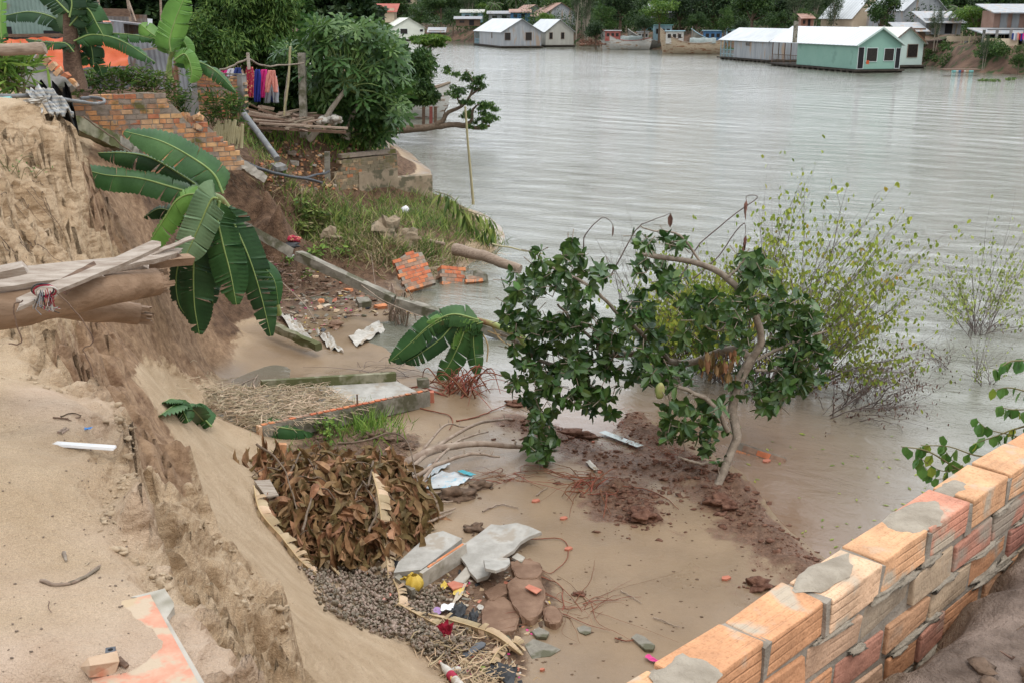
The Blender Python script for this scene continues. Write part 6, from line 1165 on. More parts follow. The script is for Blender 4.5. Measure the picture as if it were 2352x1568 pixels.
# ================================================================ flooded shrubs
def shrub(name, label, base, tips, nst, Y0, leafs, leaf_s, lm, rad=.014, sub=6, seed=0, arch=.3, dY=1.2, dead=0, dark=None):
    rs = random.Random(seed); t_ = thing(name, label, 'shrub', tuple(atz(base[0][0], base[0][1], -.05))); b = MB(); C = []; D = []; XC = []; XD = []
    for i in range(nst):
        k = rs.randrange(len(tips)-1); f = rs.random(); tx = tips[k][0]*(1-f)+tips[k+1][0]*f; ty = tips[k][1]*(1-f)+tips[k+1][1]*f; sc_ = rs.uniform(.5, 1.04)
        bx, by = rs.choice(base); bx += rs.gauss(0, 12); by += rs.gauss(0, 6); tx = bx+(tx-bx)*sc_; ty = by+(ty-by)*sc_; A = atz(bx, by, -.08); Yt = A.y+rs.uniform(-dY, dY); B = aty(tx, ty, Yt); M_ = A.lerp(B, .5)+Vector((0, 0, arch*rs.uniform(.2, 1)))
        cv_ = curvy([A, M_, B], 16, .03, i+seed); r = rad*rs.uniform(.4, 1.1); b.tube(cv_, [r, r*.22], 4, 0, False)
        for s in range(sub):
            q = rs.randint(5, 15); p = cv_[q]; d = (cv_[q]-cv_[q-1]).normalized(); e = p+(d+rv(.9))*rs.uniform(.15, .7); ce = curvy([p, (p+e)/2+rv(.04), e], 6, .02, s+i); b.tube(ce, [r*.35, r*.12], 3, 0, False)
            for u in range(leafs):
                w_ = rs.choice(ce)+rv(.02); low = w_.z < dead*rs.uniform(.3, 1)
                (XC if low else C).append(tuple(w_)); (XD if low else D).append((rs.gauss(0, .45), rs.gauss(0, .45), -1))
        for u in range(leafs):
            w_ = rs.choice(cv_[6:])+rv(.03); low = w_.z < dead*rs.uniform(.3, 1); (XC if low else C).append(tuple(w_)); (XD if low else D).append((rs.gauss(0, .45), rs.gauss(0, .45), -1))
    b.part('stems', 'twig', t_); lf(C, D, leaf_s, 'foliage', lm, t_, 'oval', 1.0, jn=.9)
    if XC: lf(XC, XD, leaf_s*.8, 'dead_foliage', 'dead_leaf_small', t_, 'oval', .6, jn=.9)
    return t_
shrub('flooded_shrub', 'large airy yellow green shrub standing flooded behind the jackfruit tree', [(1780, 925), (1830, 910), (1860, 900), (1740, 930), (1700, 890), (1640, 880)], [(1560, 690), (1640, 620), (1740, 540), (1820, 420), (1850, 380), (1960, 450), (2080, 465), (2060, 560), (2150, 540), (2130, 640), (2110, 730), (2150, 800), (2130, 860)], 190, 14.5, 3, .070, 'shrub_leaf', .0085, 8, 3, .25, dead=.45)
shrub('flooded_shrub', 'mass of yellowing shrub leaves low behind the jackfruit branches', [(1620, 860), (1680, 880), (1560, 850), (1500, 820)], [(1440, 760), (1480, 690), (1560, 640), (1650, 620), (1740, 600)], 110, 15, 6, .066, 'shrub_leaf', .011, 7, 4, .2, dead=.3)
shrub('flooded_shrub', 'tangle of dark half drowned twigs right of the large shrub', [(1950, 940), (2000, 950), (1900, 960)], [(1840, 880), (2100, 790), (2180, 900), (2150, 960), (2060, 1000), (1900, 1000)], 70, 13.5, 3, .055, 'shrub_leaf', .010, 5, 5, .1, dY=.8, dead=1.6)
shrub('flooded_shrub', 'pale green shrub standing in the river at the right edge', [(2245, 765), (2255, 770), (2240, 775)], [(2110, 690), (2130, 640), (2170, 590), (2230, 560), (2300, 540), (2360, 535), (2400, 600), (2400, 690), (2380, 760)], 48, 17.5, 3, .062, 'shrub_leaf_pale', .008, 6, 6, .15, dead=.3)
shrub('flooded_shrub', 'thin leafless sapling in the water below the right edge shrub', [(2252, 888)], [(2215, 850), (2240, 800), (2265, 790), (2310, 850), (2330, 860)], 9, 14.8, 2, .04, 'shrub_leaf_pale', .010, 4, 7, .02, dY=.3, dead=.1)
shrub('flooded_shrub', 'small dark twig shrub in the water left of the thin sapling', [(2180, 850)], [(2120, 820), (2140, 780), (2175, 770), (2200, 800)], 9, 15.4, 1, .04, 'dead_leaf_small', .010, 4, 8, .02, dY=.3, dead=.6)
shrub('flooded_shrub', 'small drowned twigs on the water between the two parts of the jackfruit crown', [(1500, 790), (1470, 770), (1440, 740)], [(1340, 560), (1410, 500), (1480, 490), (1560, 560)], 16, 15.5, 0, .05, 'dead_leaf_small', .009, 2, 9, .15, dY=.6, dead=0)
# bent dry stalks with a hanging leaf
for i, (L, lab) in enumerate([([(1560, 640), (1610, 560), (1690, 490), (1740, 455), (1716, 450), (1714, 475)], 'longest dry stalk bent over with one hanging leaf'), ([(1590, 640), (1640, 600), (1700, 520), (1712, 520), (1710, 560)], 'second bent dry stalk with a hanging brown leaf'), ([(1338, 600), (1345, 540), (1385, 500), (1408, 515)], 'thin bent stalk above the left part of the jackfruit crown'), ([(1400, 640), (1460, 530), (1490, 510), (1540, 490)], 'pale stalk leaning right in front of the open water')]):
    t_ = thing('dry_stalk', lab, 'stalk', tuple(aty(*L[0], 14))); m = MB(); C = curvy(P3(L, 13.5), 20, .015, i); m.tube(C, [.010, .004], 4, 0, False); m.part('stem', 'twig', t_); q = [tuple(C[-1-k]+rv(.01)) for k in range(3 if i < 2 else 1)]; lf(q, [(0, 0, -1)]*len(q), .16, 'withered_leaf', 'dead_leaf_small', t_, wid=.6)
# ================================================================ grass and weeds
grass_blades([([(700, 480), (760, 470), (880, 460), (990, 440), (1050, 480), (1110, 520), (1150, 560), (1100, 560), (1040, 545), (960, 530), (880, 520), (760, 520)], 3600), ([(690, 500), (790, 510), (880, 560), (1000, 560), (1100, 590), (1040, 600), (960, 600), (880, 590), (760, 560)], 2400)], 'grass_mix', 'grass', 'rank green grass covering the mound by the water', hgt=(.12, .36), seed=1, wid=.9, lean=.8)
grass_blades([([(740, 520), (900, 540), (1050, 570), (1130, 580), (1040, 600), (900, 600), (760, 580)], 2400), ([(620, 400), (700, 440), (760, 470), (700, 480), (620, 430)], 500)], 'grass_dry', 'dry_grass', 'matted dead grass on the lower side of the mound', hgt=(.12, .36), seed=2, lean=1.1, wid=.9)
grass_blades([([(790, 960), (880, 945), (895, 985), (870, 1010), (810, 1000)], 520)], 'grass', 'grass_tuft', 'bright green grass tuft growing in front of the channel slab', hgt=(.14, .3), seed=3, wid=.8)
grass_blades([([(640, 1050), (760, 1010), (800, 1060), (720, 1090), (660, 1080)], 300)], 'grass', 'grass_tuft', 'sparse weeds on the clods above the dead brown leaves', hgt=(.04, .12), seed=4, wid=1.3)
grass_blades([([(620, 330), (760, 330), (860, 370), (860, 350), (700, 300), (560, 300)], 400), ([(820, 300), (880, 310), (880, 350), (760, 340)], 500)], 'grass', 'grass', 'weeds on the rubble terrace behind the stained wall', hgt=(.12, .35), seed=6, wid=2.)
grass_blades([([(600, 420), (720, 470), (700, 500), (640, 470)], 300), ([(560, 300), (640, 330), (640, 400), (560, 370)], 300)], 'grass_mix', 'grass', 'trailing grass on the brown slip face', hgt=(.12, .3), seed=7, wid=1.6)
def weed(name, label, spots, Y=None, size=.12, mt='grass', n=24, h=.4, r=.25, kind='oval', seed=0, group=None, cat='weed', wid=.7):
    rs = random.Random(seed); t_ = thing(name, label, cat, tuple(hit(*spots[0][:2]) if Y is None else aty(*spots[0][:2], Y)), group); b = MB(); C = []; D = []
    for sp in spots:
        p = hit(*sp[:2]) if Y is None else aty(sp[0], sp[1], Y)
        for i in range(5):
            e = p+Vector((rs.gauss(0, r*.7), rs.gauss(0, r*.5), h*rs.uniform(.5, 1))); cv_ = spl([p+rv(.03), p.lerp(e, .6)+Vector((0, 0, .05)), e], 6); b.tube(cv_, [.008*h/.4, .003], 4, 0, False)
            for k in range(n//5):
                q = rs.choice(cv_[1:])+rv(r*.25); d = Vector((rs.gauss(0, 1), rs.gauss(-.3, 1), rs.gauss(.1, .5))); C.append(tuple(q)); D.append(tuple(d))
    b.part('stems', 'twig_green', t_); lf(C, D, size, 'foliage', mt, t_, kind, wid, jn=.6); return t_
weed('weed', 'leafy weeds with small round leaves in front of the channel slab', [(760, 975), (745, 990), (770, 1000), (735, 1000), (755, 1015)], size=.055, n=40, h=.22, r=.12, seed=1, wid=1.2)
weed('weed', 'short weeds with narrow leaves above the dead brown leaves', [(690, 1055), (720, 1065), (745, 1045), (700, 1075), (770, 1060)], size=.05, n=30, h=.12, r=.14, seed=2)
weed('weed', 'dark leafy weed in the litter under the leaning beam', [(715, 595), (730, 600), (660, 610), (740, 585), (790, 592), (700, 640)], size=.11, n=30, h=.25, r=.2, seed=3)
weed('weed', 'bushy weeds at the foot of the mound beside the brown slip face', [(700, 520), (720, 510), (740, 525), (700, 545), (725, 545), (690, 500)], size=.13, n=50, h=.4, r=.3, mt='grass_mix', seed=4)
# leaning reeds on the mound, right
reed = MB(); RC = []; RD = []
for L in ([(1040, 470), (1075, 500), (1100, 530), (1130, 520)], [(1060, 480), (1090, 490), (1130, 505), (1128, 545)], [(1000, 440), (1040, 455), (1075, 500)]):
    C = spl(P3(L, 25), 12); reed.tube(C, [.012, .005], 4)
    for p in C[2:]:
        for k in range(2): RC.append(tuple(p)); RD.append((random.gauss(0, .3), random.gauss(0, .3), -1))
t_ = thing('reed', 'drooping reeds leaning from the mound over the water', 'reed', tuple(aty(1040, 500, 25))); reed.part('stems', 'twig_green', t_); lf(RC, RD, .42, 'blades', 'grass_mix', t_, 'oval', .3)
# ================================================================ the garden, walls and sheds on the high bank (left)
def wallthing(name, label, A, B, topf, th, bl, bh, mt, z0, seed, hdr=0., skip=None, extra=None, mort='mortar'):
    A, B = Vector(A), Vector(B); L = (B-A).length; a = math.atan2(B.y-A.y, B.x-A.x); b, mo = brick_field(L, topf, bl, bh, th, .014, seed=seed, hdr=hdr, jit=.004, skip=skip)
    parts = [('bricks', b, mt), ('mortar', mo, mort)]+(extra or []); return put(parts, name, label, 'wall', Matrix.Translation((A.x, A.y, z0)) @ Matrix.Rotation(a, 4, 'Z'))
A = Vector((-8.1, 18.0, 0)); B = Vector((-4.9, 19.3, 0)); L1 = (B-A).length
def top1(x):
    P_ = [(0, 1.38), (.5, 1.45), (.7, 1.33), (1.3, 1.40), (1.95, 1.43), (2.2, 1.40), (2.22, 1.22), (2.38, 1.20), (2.4, 1.1), (2.52, 1.08), (2.54, .92), (2.9, .84), (3.05, .70), (3.2, .5), (3.46, .3)]
    return float(np.interp(x, [p[0] for p in P_], [p[1] for p in P_]))
wallthing('ruined_wall', 'ruined orange brick wall with broken stepped top at the edge of the slip', A, B, top1, .12, .19, .087, 'brick_old', 2.65, 4, .28)
m = MB(); rr = random.Random(2)
for i in range(26):
    p = aty(rr.uniform(395, 460), rr.uniform(262, 300), 19.0); m.box(p, (rr.uniform(.08, .2), .1, rr.uniform(.06, .1)), RZ(rr.uniform(0, 3)) @ Matrix.Rotation(rr.uniform(-.5, .5), 3, 'X'), 0, .02)
m.thing('brick_rubble', 'brick_old', 'loose broken bricks heaped on the low end of the ruined wall', 'rubble', kind='stuff')
A = aty(456, 262, 24); B = aty(566, 262, 23.4); A.z = B.z = 0; L = (B-A).length; 
def slots(c, z): return .42 < z < .62 and .22*L < c < .92*L
ex = MB(); 
for k in range(13): x = L*(.24+.68*k/12); ex.box((x, 0, .505), (.032, .09, .17), None, 0, .003)
cp = MB(); cp.box((L/2, 0, .93), (L+.04, .14, .035), None, 0, .006); pil = MB(); pil.box((L-.06, 0, .42), (.14, .16, .98), None, 0, .006)
wallthing('garden_wall', 'neat orange brick wall with upright slots under the clothes line', A, B, lambda x: .9, .1, .19, .065, 'brick_old', 3.18, 6, 0, slots, [('slot_bricks', ex, 'brick_red'), ('coping', cp, 'concrete'), ('pillar', pil, 'plaster_grey')])
A = aty(395, 262, 23.2); B = aty(455, 262, 23.4); A.z = B.z = 0; ex = MB(); ex.box(((B-A).length-.18, 0, .35), (.4, .14, .95), None, 0, .01)
wallthing('garden_wall', 'low brick wall with a grey plastered post left of the slotted wall', A, B, lambda x: .55+.12*math.sin(x*4), .1, .19, .08, 'brick_old', 3.1, 7, 0, None, [('plastered_post', ex, 'plaster_grey')])
# plastered wall with a diagonal break
m = MB(); P = P3([(-40, 126, 16.6), (82, 124, 16.6), (98, 138, 16.5), (112, 150, 16.4), (122, 158, 16.4), (140, 174, 16.3), (150, 178, 16.3), (166, 196, 16.2), (150, 205, 16.2), (120, 200, 16.2), (-40, 200, 16.4)]); m.poly(P, .12); m.thing('plastered_wall', 'plaster_grey', 'grey plastered wall broken off along a diagonal below the orange tarpaulin', 'wall')
m = MB()
for k, (x, y) in enumerate([(90, 132), (102, 142), (116, 154), (130, 166), (145, 177), (158, 190), (165, 200)]): m.box(aty(x+5, y-1, 16.35), (.12, .1, .07), Matrix.Rotation(-.7, 3, 'Y'), 0, .015)
m.thing('brick_edge', 'brick_old', 'row of broken brick ends along the diagonal break of the plastered wall', 'bricks')
# sheds
sh = thing('shed', 'shed of green corrugated sheets behind the banana plants', 'shed', tuple(aty(80, 165, 25)))
m = MB(); m.grid(corr(aty(-120, 84, 25), aty(146, 82, 25), 1.4, .09, .018)); m.part('green_wall', 'sheet_green', sh); m = MB(); m.grid(corr(aty(-120, 170, 25.1), aty(295, 165, 25.3), 1.1, .09, .015)); m.part('lower_wall', 'sheet_grey', sh)
m = MB(); m.bar(aty(-120, 84, 24.9), aty(250, 80, 24.9), .08, .07); m.bar(aty(146, 84, 24.9), aty(144, -40, 24.9), .07, .07); m.part('timber_frame', 'wood_dark', sh)
m = MB(); m.box(aty(12, 75, 24.93), (.3, .02, .25)); m.box(aty(122, 76, 24.93), (.42, .02, .1)); m.part('gaps', 'dark_inside', sh)
m = MB(); m.grid(cloth([aty(-60, 88, 22.4), aty(290, 86, 22.4), aty(296, 152, 21.6), aty(-60, 180, 21.4)], 60, 24, .10, 5)); m.thing('tarpaulin', 'tarp_orange', 'bright orange tarpaulin stretched along the shed behind the banana plants', 'tarpaulin')
m = MB(); m.bar(aty(150, 166, 21.5), aty(300, 155, 21.5), .03, .03); m.thing('pole', 'wood_dark', 'dark pole weighting the lower edge of the orange tarpaulin', 'pole')
fn = thing('corrugated_fence', 'leaning fence of rusty grey corrugated sheets right of the tarpaulin', 'fence', tuple(aty(360, 205, 22.6)))
for k, (x0, y0, x1, y1, h, Y, mt_) in enumerate([(290, 200, 362, 203, .97, 22.8, 'sheet_grey'), (358, 205, 442, 210, 1.02, 22.5, 'sheet_grey'), (192, 205, 296, 205, .38, 22.6, 'sheet_grey')]):
    m = MB(); m.grid(corr(aty(x0, y0, Y), aty(x1, y1, Y), h, .1, .016, (-.12 if k < 2 else 0, .1))); m.part('sheet', mt_, fn)
m = MB(); m.bar(aty(300, 118, 22.5), aty(440, 102, 22.4), .04, .04); m.part('rail', 'wood_old', fn)
hs = thing('shack', 'low dark shack with a corrugated wall under trees at the top left', 'shack', tuple(aty(290, 110, 28)))
m = MB(); m.grid(corr(aty(190, 110, 28), aty(345, 112, 28), .82, .1, .018)); m.part('wall', 'sheet_brown', hs)
m = MB(); m.poly(P3([(175, 40, 27.4), (350, 58, 27.4), (350, 44, 31), (175, 26, 31)]), .04); m.part('roof', 'sheet_grey', hs)
m = MB(); m.grid(cloth(P3([(226, 32, 26.8), (240, 40, 26.8), (290, 82, 26.4), (250, 75, 26.4)]), 12, 8, .08, 2)); m.thing('tarpaulin', 'tarp_pink', 'faded pink tarpaulin scrap hanging from the shack roof', 'tarpaulin')
m = MB(); m.grid(cloth(P3([(330, 95, 23.2), (372, 78, 23.6), (392, 95, 23.2), (345, 98, 23)]), 10, 8, .08, 3)); m.thing('tarpaulin', 'tarp_pink', 'faded pink tarpaulin bunched on top of the corrugated fence', 'tarpaulin')
for lab, a, b, w_ in (('thin pole rising at an angle above the shack roof', (300, 50, 27), (290, -20, 27), .05), ('second thin pole crossing the first above the shack', (312, 50, 27), (285, -25, 27.5), .04), ('reddish upright pole behind the bright banana leaf', (372, 100, 24), (368, -20, 24), .04), ('leaning strut at the top left corner', (232, 35, 26), (222, -15, 26), .04)):
    m = MB(); m.bar(aty(*a), aty(*b), w_, w_, 0, .004); m.thing('pole', 'wood_old', lab, 'pole')
m = MB(); m.bar(aty(222, 28, 27), aty(300, 30, 27), .05, .18); m.thing('timber_beam', 'wood_dark', 'dark horizontal timber above the shack roof', 'beam')
# standing banana plants
def BP(label, base, stem, leaves_, Y, r=.11, mt='banana_stem'):
    t_ = thing('banana_plant', label, 'banana plant', tuple(aty(*base, Y))); m = MB(); m.tube(curvy(P3([base]+stem, Y), 14, .02), [r, r*.5], 12, 0, True, .04); m.part('pseudostem', mt, t_)
    for i, (L, w_, mt_, dr, sn_) in enumerate(leaves_): BL(L, w_, mt_, Y-.3+.15*(i % 4), t_, droop=dr, seed=int(base[0])+i, side_n=sn_, tears=.25, )
    return t_
F1 = (0, -.9, .35)
BP('tall banana plant with a dark trunk in front of the orange tarpaulin', (178, 205), [(168, 150), (162, 90), (160, 40), (160, 10)], [([(160, 40), (165, 5), (150, -40)], 60, 'banana_leaf_dark', .4, F1), ([(165, 30), (200, 20), (225, 60), (243, 92)], 60, 'banana_leaf', .5, F1), ([(160, 30), (150, 10), (165, 50), (172, 80)], 74, 'banana_leaf_under', .4, F1), ([(155, 80), (130, 45), (70, 28), (5, 38)], 50, 'banana_leaf_dark', .6, (0, -.6, .8)),
  ([(170, 120), (150, 100), (110, 98), (60, 90)], 34, 'banana_leaf_dark', .7, (0, -.6, .8)), ([(170, 95), (215, 80), (280, 95), (358, 145)], 46, 'banana_leaf', .8, (.2, -.7, .7)), ([(168, 60), (190, 50), (210, 110), (215, 150)], 50, 'banana_leaf_dark', .6, F1), ([(170, 130), (195, 105), (215, 110), (235, 140)], 40, 'banana_leaf_dark', .7, F1), ([(158, 30), (120, -10), (100, -40)], 60, 'banana_leaf_dark', .5, F1), ([(160, 60), (185, 30), (200, -5), (190, -40)], 50, 'banana_leaf_dark', .5, F1), ([(165, 90), (240, 78), (300, 80), (350, 90)], 34, 'banana_leaf', .9, (0, -.5, .8)), ([(172, 150), (200, 130), (225, 150), (235, 175)], 36, 'banana_leaf', .7, F1)], 17.6, .16, 'wood_dark')
BP('slender banana plant with a bright upright leaf beside the corrugated fence', (392, 190), [(388, 165), (390, 140), (395, 120)], [([(392, 120), (390, 90), (405, 40), (428, -15)], 62, 'banana_leaf_light', .25, (.2, -1, 0)), ([(390, 125), (378, 100), (345, 75), (322, 55)], 48, 'banana_leaf_light', .5, F1), ([(396, 135), (410, 95), (425, 100), (440, 140)], 40, 'banana_leaf_light', .6, F1), ([(398, 150), (430, 135), (490, 160), (542, 212)], 42, 'banana_leaf', .8, (.2, -.7, .7)), ([(398, 140), (425, 125), (440, 160), (436, 190)], 46, 'banana_leaf_light', .6, F1), ([(388, 125), (370, 98), (340, 85), (290, 82)], 26, 'banana_leaf', .8, F1)], 20.2, .065, 'banana_stem')
BP('banana plant at the left picture edge with one yellow green leaf', (2, 205), [(4, 150), (3, 80)], [([(4, 90), (2, 40), (6, -30)], 22, 'banana_leaf_light', .3, F1), ([(2, 110), (-10, 60), (-40, 30)], 40, 'banana_leaf', .5, F1)], 15.5, .05)
# sacks, hose, rubbish on the rim
m = MB(); m.grid(cloth(P3([(72, 208, 13.2), (118, 203, 13.3), (170, 258, 13.3), (122, 268, 13.0)]), 22, 14, .16, 3)); m.grid(cloth(P3([(60, 214, 13.3), (100, 206, 13.4), (122, 226, 13.2), (80, 232, 13.1)]), 12, 8, .12, 7)); o = m.thing('woven_sack', 'sack', 'limp striped woven sack hanging over the crest of the sand cliff', 'sack'); sm_ = o.modifiers.new('thickness', 'SOLIDIFY'); sm_.thickness = .012
m = MB(); m.grid(cloth(P3([(90, 195, 14.2), (160, 200, 14.4), (182, 305, 14.9), (140, 290, 14.6)]), 24, 24, .22, 6)); m.thing('shade_net', 'black_plastic', 'black shade net hanging down behind the striped sack', 'net')
for lab, q, mt_ in (('brown cardboard sheet on the cliff crest', [(25, 236), (95, 232), (90, 252), (50, 250)], 'paper'), ('printed paper panel folded over the cliff edge', [(70, 252), (98, 248), (98, 275), (70, 282)], 'paper_white'), ('white crumpled sheet beside the cardboard', [(50, 230), (105, 222), (110, 236), (60, 240)], 'white_dirty')):
    m = MB(); m.grid(cloth(P3(q, 12.7), 10, 8, .07, q[0][0])); m.thing('paper_sheet', mt_, lab, 'sheet')
rod('green_tube', 'green plastic tube lying at the left end of the cliff crest', P3([(-30, 234), (0, 233), (26, 232)], 12.8), .05, 'paint_teal', 'tube', .0, 1., None, 8, 12)
rod('hose', 'grey plastic hose looped on top of the ruined wall', P3([(-40, 221, 13), (60, 221, 13.3), (140, 228, 14), (210, 238, 16.5), (238, 236, 17.6), (236, 228, 18), (210, 224, 18), (185, 227, 17.8)], 15), .026, 'grey_pipe', 'hose', .01, 1., None, 40, 8)
rod('hose', 'thin root like cable running down the sand cliff', P3([(195, 268, 14.5), (250, 310, 14.4), (300, 350, 14.3), (335, 420, 14), (345, 450, 13.9)], 14.3), .012, 'bark_brown', 'cable', .03, .5, None, 30, 5)
rod('hose', 'long black hose sagging from the bank down to the grass mound', P3([(560, 372, 21), (610, 392, 22), (680, 408, 23), (740, 400, 24.5), (755, 395, 25)], 22), .028, 'dark_hose', 'hose', .02, 1., None, 30, 7)
rod('hose', 'second black hose curving down past the concrete post', P3([(570, 378, 21), (640, 400, 22), (720, 415, 23.5), (760, 430, 25), (795, 470, 25.5)], 22), .032, 'dark_hose', 'hose', .02, 1., None, 30, 7)
m = MB(); m.tube(P3([(557, 258, 22.2), (600, 315, 21.8), (636, 364, 21.4)]), .062, 16); m.tube(P3([(634, 361, 21.4), (637, 366, 21.35)]), .068, 16); m.thing('drain_pipe', 'grey_pipe', 'grey plastic drain pipe slanting down the terrace', 'pipe')
# posts, line and clothes
def post(label, L, w_, Y, mt='concrete'):
    A, B = aty(*L[0], Y), aty(*L[1], Y); m = MB(); n = 8; rows = []
    for i in range(n+1): p = A.lerp(B, i/n); rows.append([p+Vector((x*w_/2+random.uniform(-.004, .004), y*w_/2, 0)) for x, y in ((1, -1), (1, 1), (-1, 1), (-1, -1))])
    m.grid(rows, 0, False, True); m.add(rows[0], [(0, 1, 2, 3)]); m.add(rows[-1], [(3, 2, 1, 0)]); return m.thing('concrete_post', mt, label, 'post')
post('tall grey concrete post at the end of the clothes line', [(693, 122), (698, 316)], .165, 26.3)
post('short grey concrete post left of the stained wall', [(751, 349), (753, 425)], .12, 25.6)
rod('bamboo_pole', 'thin bamboo stake between clothes and tall post', P3([(667, 108, 26), (662, 190, 26), (652, 268, 26)], 26), .03, 'bamboo', 'pole', .02, .8)
m = MB(); m.bar(aty(569, 122, 24), aty(572, 160, 24), .08, .05, 0, .004); m.thing('wooden_stake', 'wood_weathered', 'short wooden stake holding the clothes line branch', 'stake')
rod('clothes_line', 'knotty branch used as a clothes line', P3([(505, 162, 24), (540, 150, 24), (566, 138, 24.1), (600, 150, 24.6), (640, 152, 25.2), (700, 144, 26.1)], 24), .026, 'bark_grey', 'clothes line', .04, .7, None, 24, 7)
def garment(name, label, shape, Y, mt, fold=.03, nx=14, ny=18, th=True):
    """shape: list of (y, xleft, xright) rows in pixels"""
    m = MB(); ys_ = [s[0] for s in shape]; P = []
    for j in range(ny+1):
        y = ys_[0]+(ys_[-1]-ys_[0])*j/ny; a = float(np.interp(y, ys_, [s[1] for s in shape])); b = float(np.interp(y, ys_, [s[2] for s in shape])); row = []
        for i in range(nx+1): u = i/nx; row.append(aty(a+(b-a)*u, y, Y+fold*math.sin(u*13+j*.25)*(.4+j/ny)))
        P.append(row)
    m.grid(P); o = m.thing(name, mt, label, 'clothes', 'washing hung on the line'); s = o.modifiers.new('thickness', 'SOLIDIFY'); s.thickness = .015; return o
def trousers(label, x0, x1, y0, ym, y1, spread, Y, mt):
    m = MB(); 
    for sg in (0, 1):
        P = []
        for j in range(19):
            t = j/18; y = y0+(y1-y0)*t; mid = (x0+x1)/2; leg = max(0, (y-ym)/(y1-ym)); a, b = (x0-spread*t*.8, mid-leg*spread*.55) if sg == 0 else (mid+leg*spread*.55, x1+spread*t*.8)
            P.append([aty(a+(b-a)*i/8, y, Y+.03*math.sin(i*1.3+j*.3)) for i in range(9)])
        m.grid(P)
    o = m.thing('trousers', mt, label, 'clothes', 'washing hung on the line'); s = o.modifiers.new('thickness', 'SOLIDIFY'); s.thickness = .02
trousers('salmon pink trousers in front on the clothes line', 615, 632, 162, 180, 213, 9, 24.3, 'cloth_salmon'); trousers('grey trousers hanging behind the salmon pair', 612, 636, 175, 200, 237, 6, 24.6, 'cloth_grey')
garment('garment', 'dark blue garment hanging left of the salmon trousers', [(160, 586, 596), (180, 582, 600), (235, 584, 598)], 24.4, 'cloth_blue')
garment('garment', 'magenta garment between blue and salmon clothes', [(160, 600, 612), (178, 594, 614), (225, 596, 608)], 24.5, 'cloth_pink')
garment('garment', 'red floral dress hanging right above the slotted wall', [(154, 566, 580), (175, 562, 584), (225, 566, 582)], 24.2, 'cloth_floral')
garment('garment', 'small navy garment on a hanger behind the wall', [(156, 540, 552), (170, 536, 556), (178, 538, 556)], 24.4, 'cloth_navy'); garment('garment', 'small white garment on a hanger behind the wall', [(158, 524, 536), (168, 520, 540), (178, 522, 540)], 24.4, 'cloth_white'); garment('garment', 'small pink garment on a hanger behind the wall', [(160, 508, 520), (168, 503, 524), (176, 506, 522)], 24.4, 'cloth_pink')
garment('garment', 'navy trouser leg between the grey trousers', [(195, 622, 632), (235, 624, 632)], 24.75, 'cloth_navy')
# timber pile and sacks on the terrace
rr = random.Random(9); bs = None
for k, lab in enumerate(['lowest long board of the timber pile under the papaya trees', 'second board of the timber pile, reaching farthest right', 'dark board in the middle of the timber pile', 'board with a split end in the timber pile', 'short board lying obliquely on the timber pile', 'grey board on top of the timber pile', 'brown offcut poking left out of the timber pile', 'thin lath on the timber pile', 'curved old boat plank on the timber pile']):
    y = 300-k*6.5; a = (570+rr.uniform(-8, 30), y-6+rr.uniform(-4, 4), 25.2+k*.12); b = ((720 if k > 1 else 810)-k*14+rr.uniform(-20, 20), y+rr.uniform(-5, 6), 25.6+k*.1); m = MB(); m.bar(aty(*a), aty(*b), rr.uniform(.1, .2), rr.uniform(.04, .07), 0, .012); m.thing('board', 'wood_old' if k % 2 else 'wood_dark', lab, 'board', 'boards piled on the terrace')
m = MB()
for k in range(70):
    x, y = rr.uniform(570, 700), 298-rr.random()*38; a = rr.gauss(.1, .22); l = rr.uniform(12, 50); w_ = 25.3+(296-y)*.03; m.bar(aty(x, y, w_), aty(x+l*math.cos(a), min(304, y+l*math.sin(a)), w_+rr.uniform(-.1, .3)), rr.uniform(.04, .13), rr.uniform(.02, .05), 0, .01)
m.thing('timber_scraps', 'wood_old', 'jumble of broken laths and offcuts filling the timber pile', 'timber', kind='stuff')
rod('timber_log', 'thick log on the timber pile behind the tall post', P3([(640, 268, 27), (780, 276, 27)], 27), .12, 'wood_dark', 'log', .02, .9, None, 8, 10)
m = MB()
for k in range(26): rock(m, aty(rr.uniform(733, 782), rr.uniform(272, 286)-abs(rr.gauss(0, 3)), 26.6+rr.uniform(-.2, .2)), (.09, .07, .06), k, .25, 0, 6)
m.thing('pebble_sacks', 'white_dirty', 'small heap of dusty white bags on the timber pile', 'bags', kind='stuff')
for k, (px, py, s, mt_, lab) in enumerate([(675, 378, .16, 'concrete_light', 'pale broken block on the rubble terrace'), (640, 388, .2, 'plaster_grey', 'grey slab fragment on the rubble terrace'), (668, 355, .2, 'brick_old', 'red hollow brick fragments on the terrace'), (720, 382, .1, 'white_dirty', 'white scrap on the terrace left of the short post'), (745, 395, .08, 'white_dirty', 'white card at the foot of the short post'), (735, 360, .12, 'concrete_light', 'light stone behind the short post')]):
    m = MB(); p = hit(px, py); m.box(p+Vector((0, 0, s*.2)), (s*1.4, s, s*.5), RZ(k) @ Matrix.Rotation(.2, 3, 'X'), 0, .02); m.thing('rubble_block', mt_, lab, 'rubble')
m = MB()
for i in range(330):
    p = hit(rr.uniform(600, 860), rr.uniform(325, 440)); s = rr.uniform(.02, .07)
    if p.z < .5: continue
    m.box(p+Vector((0, 0, s*.3)), (s*1.4, s, s*.7), RZ(rr.uniform(0, 3)), 0, s*.25)
m.thing('rubble', 'brick_old', 'scatter of broken brick over the reddish terrace soil', 'rubble', kind='stuff')
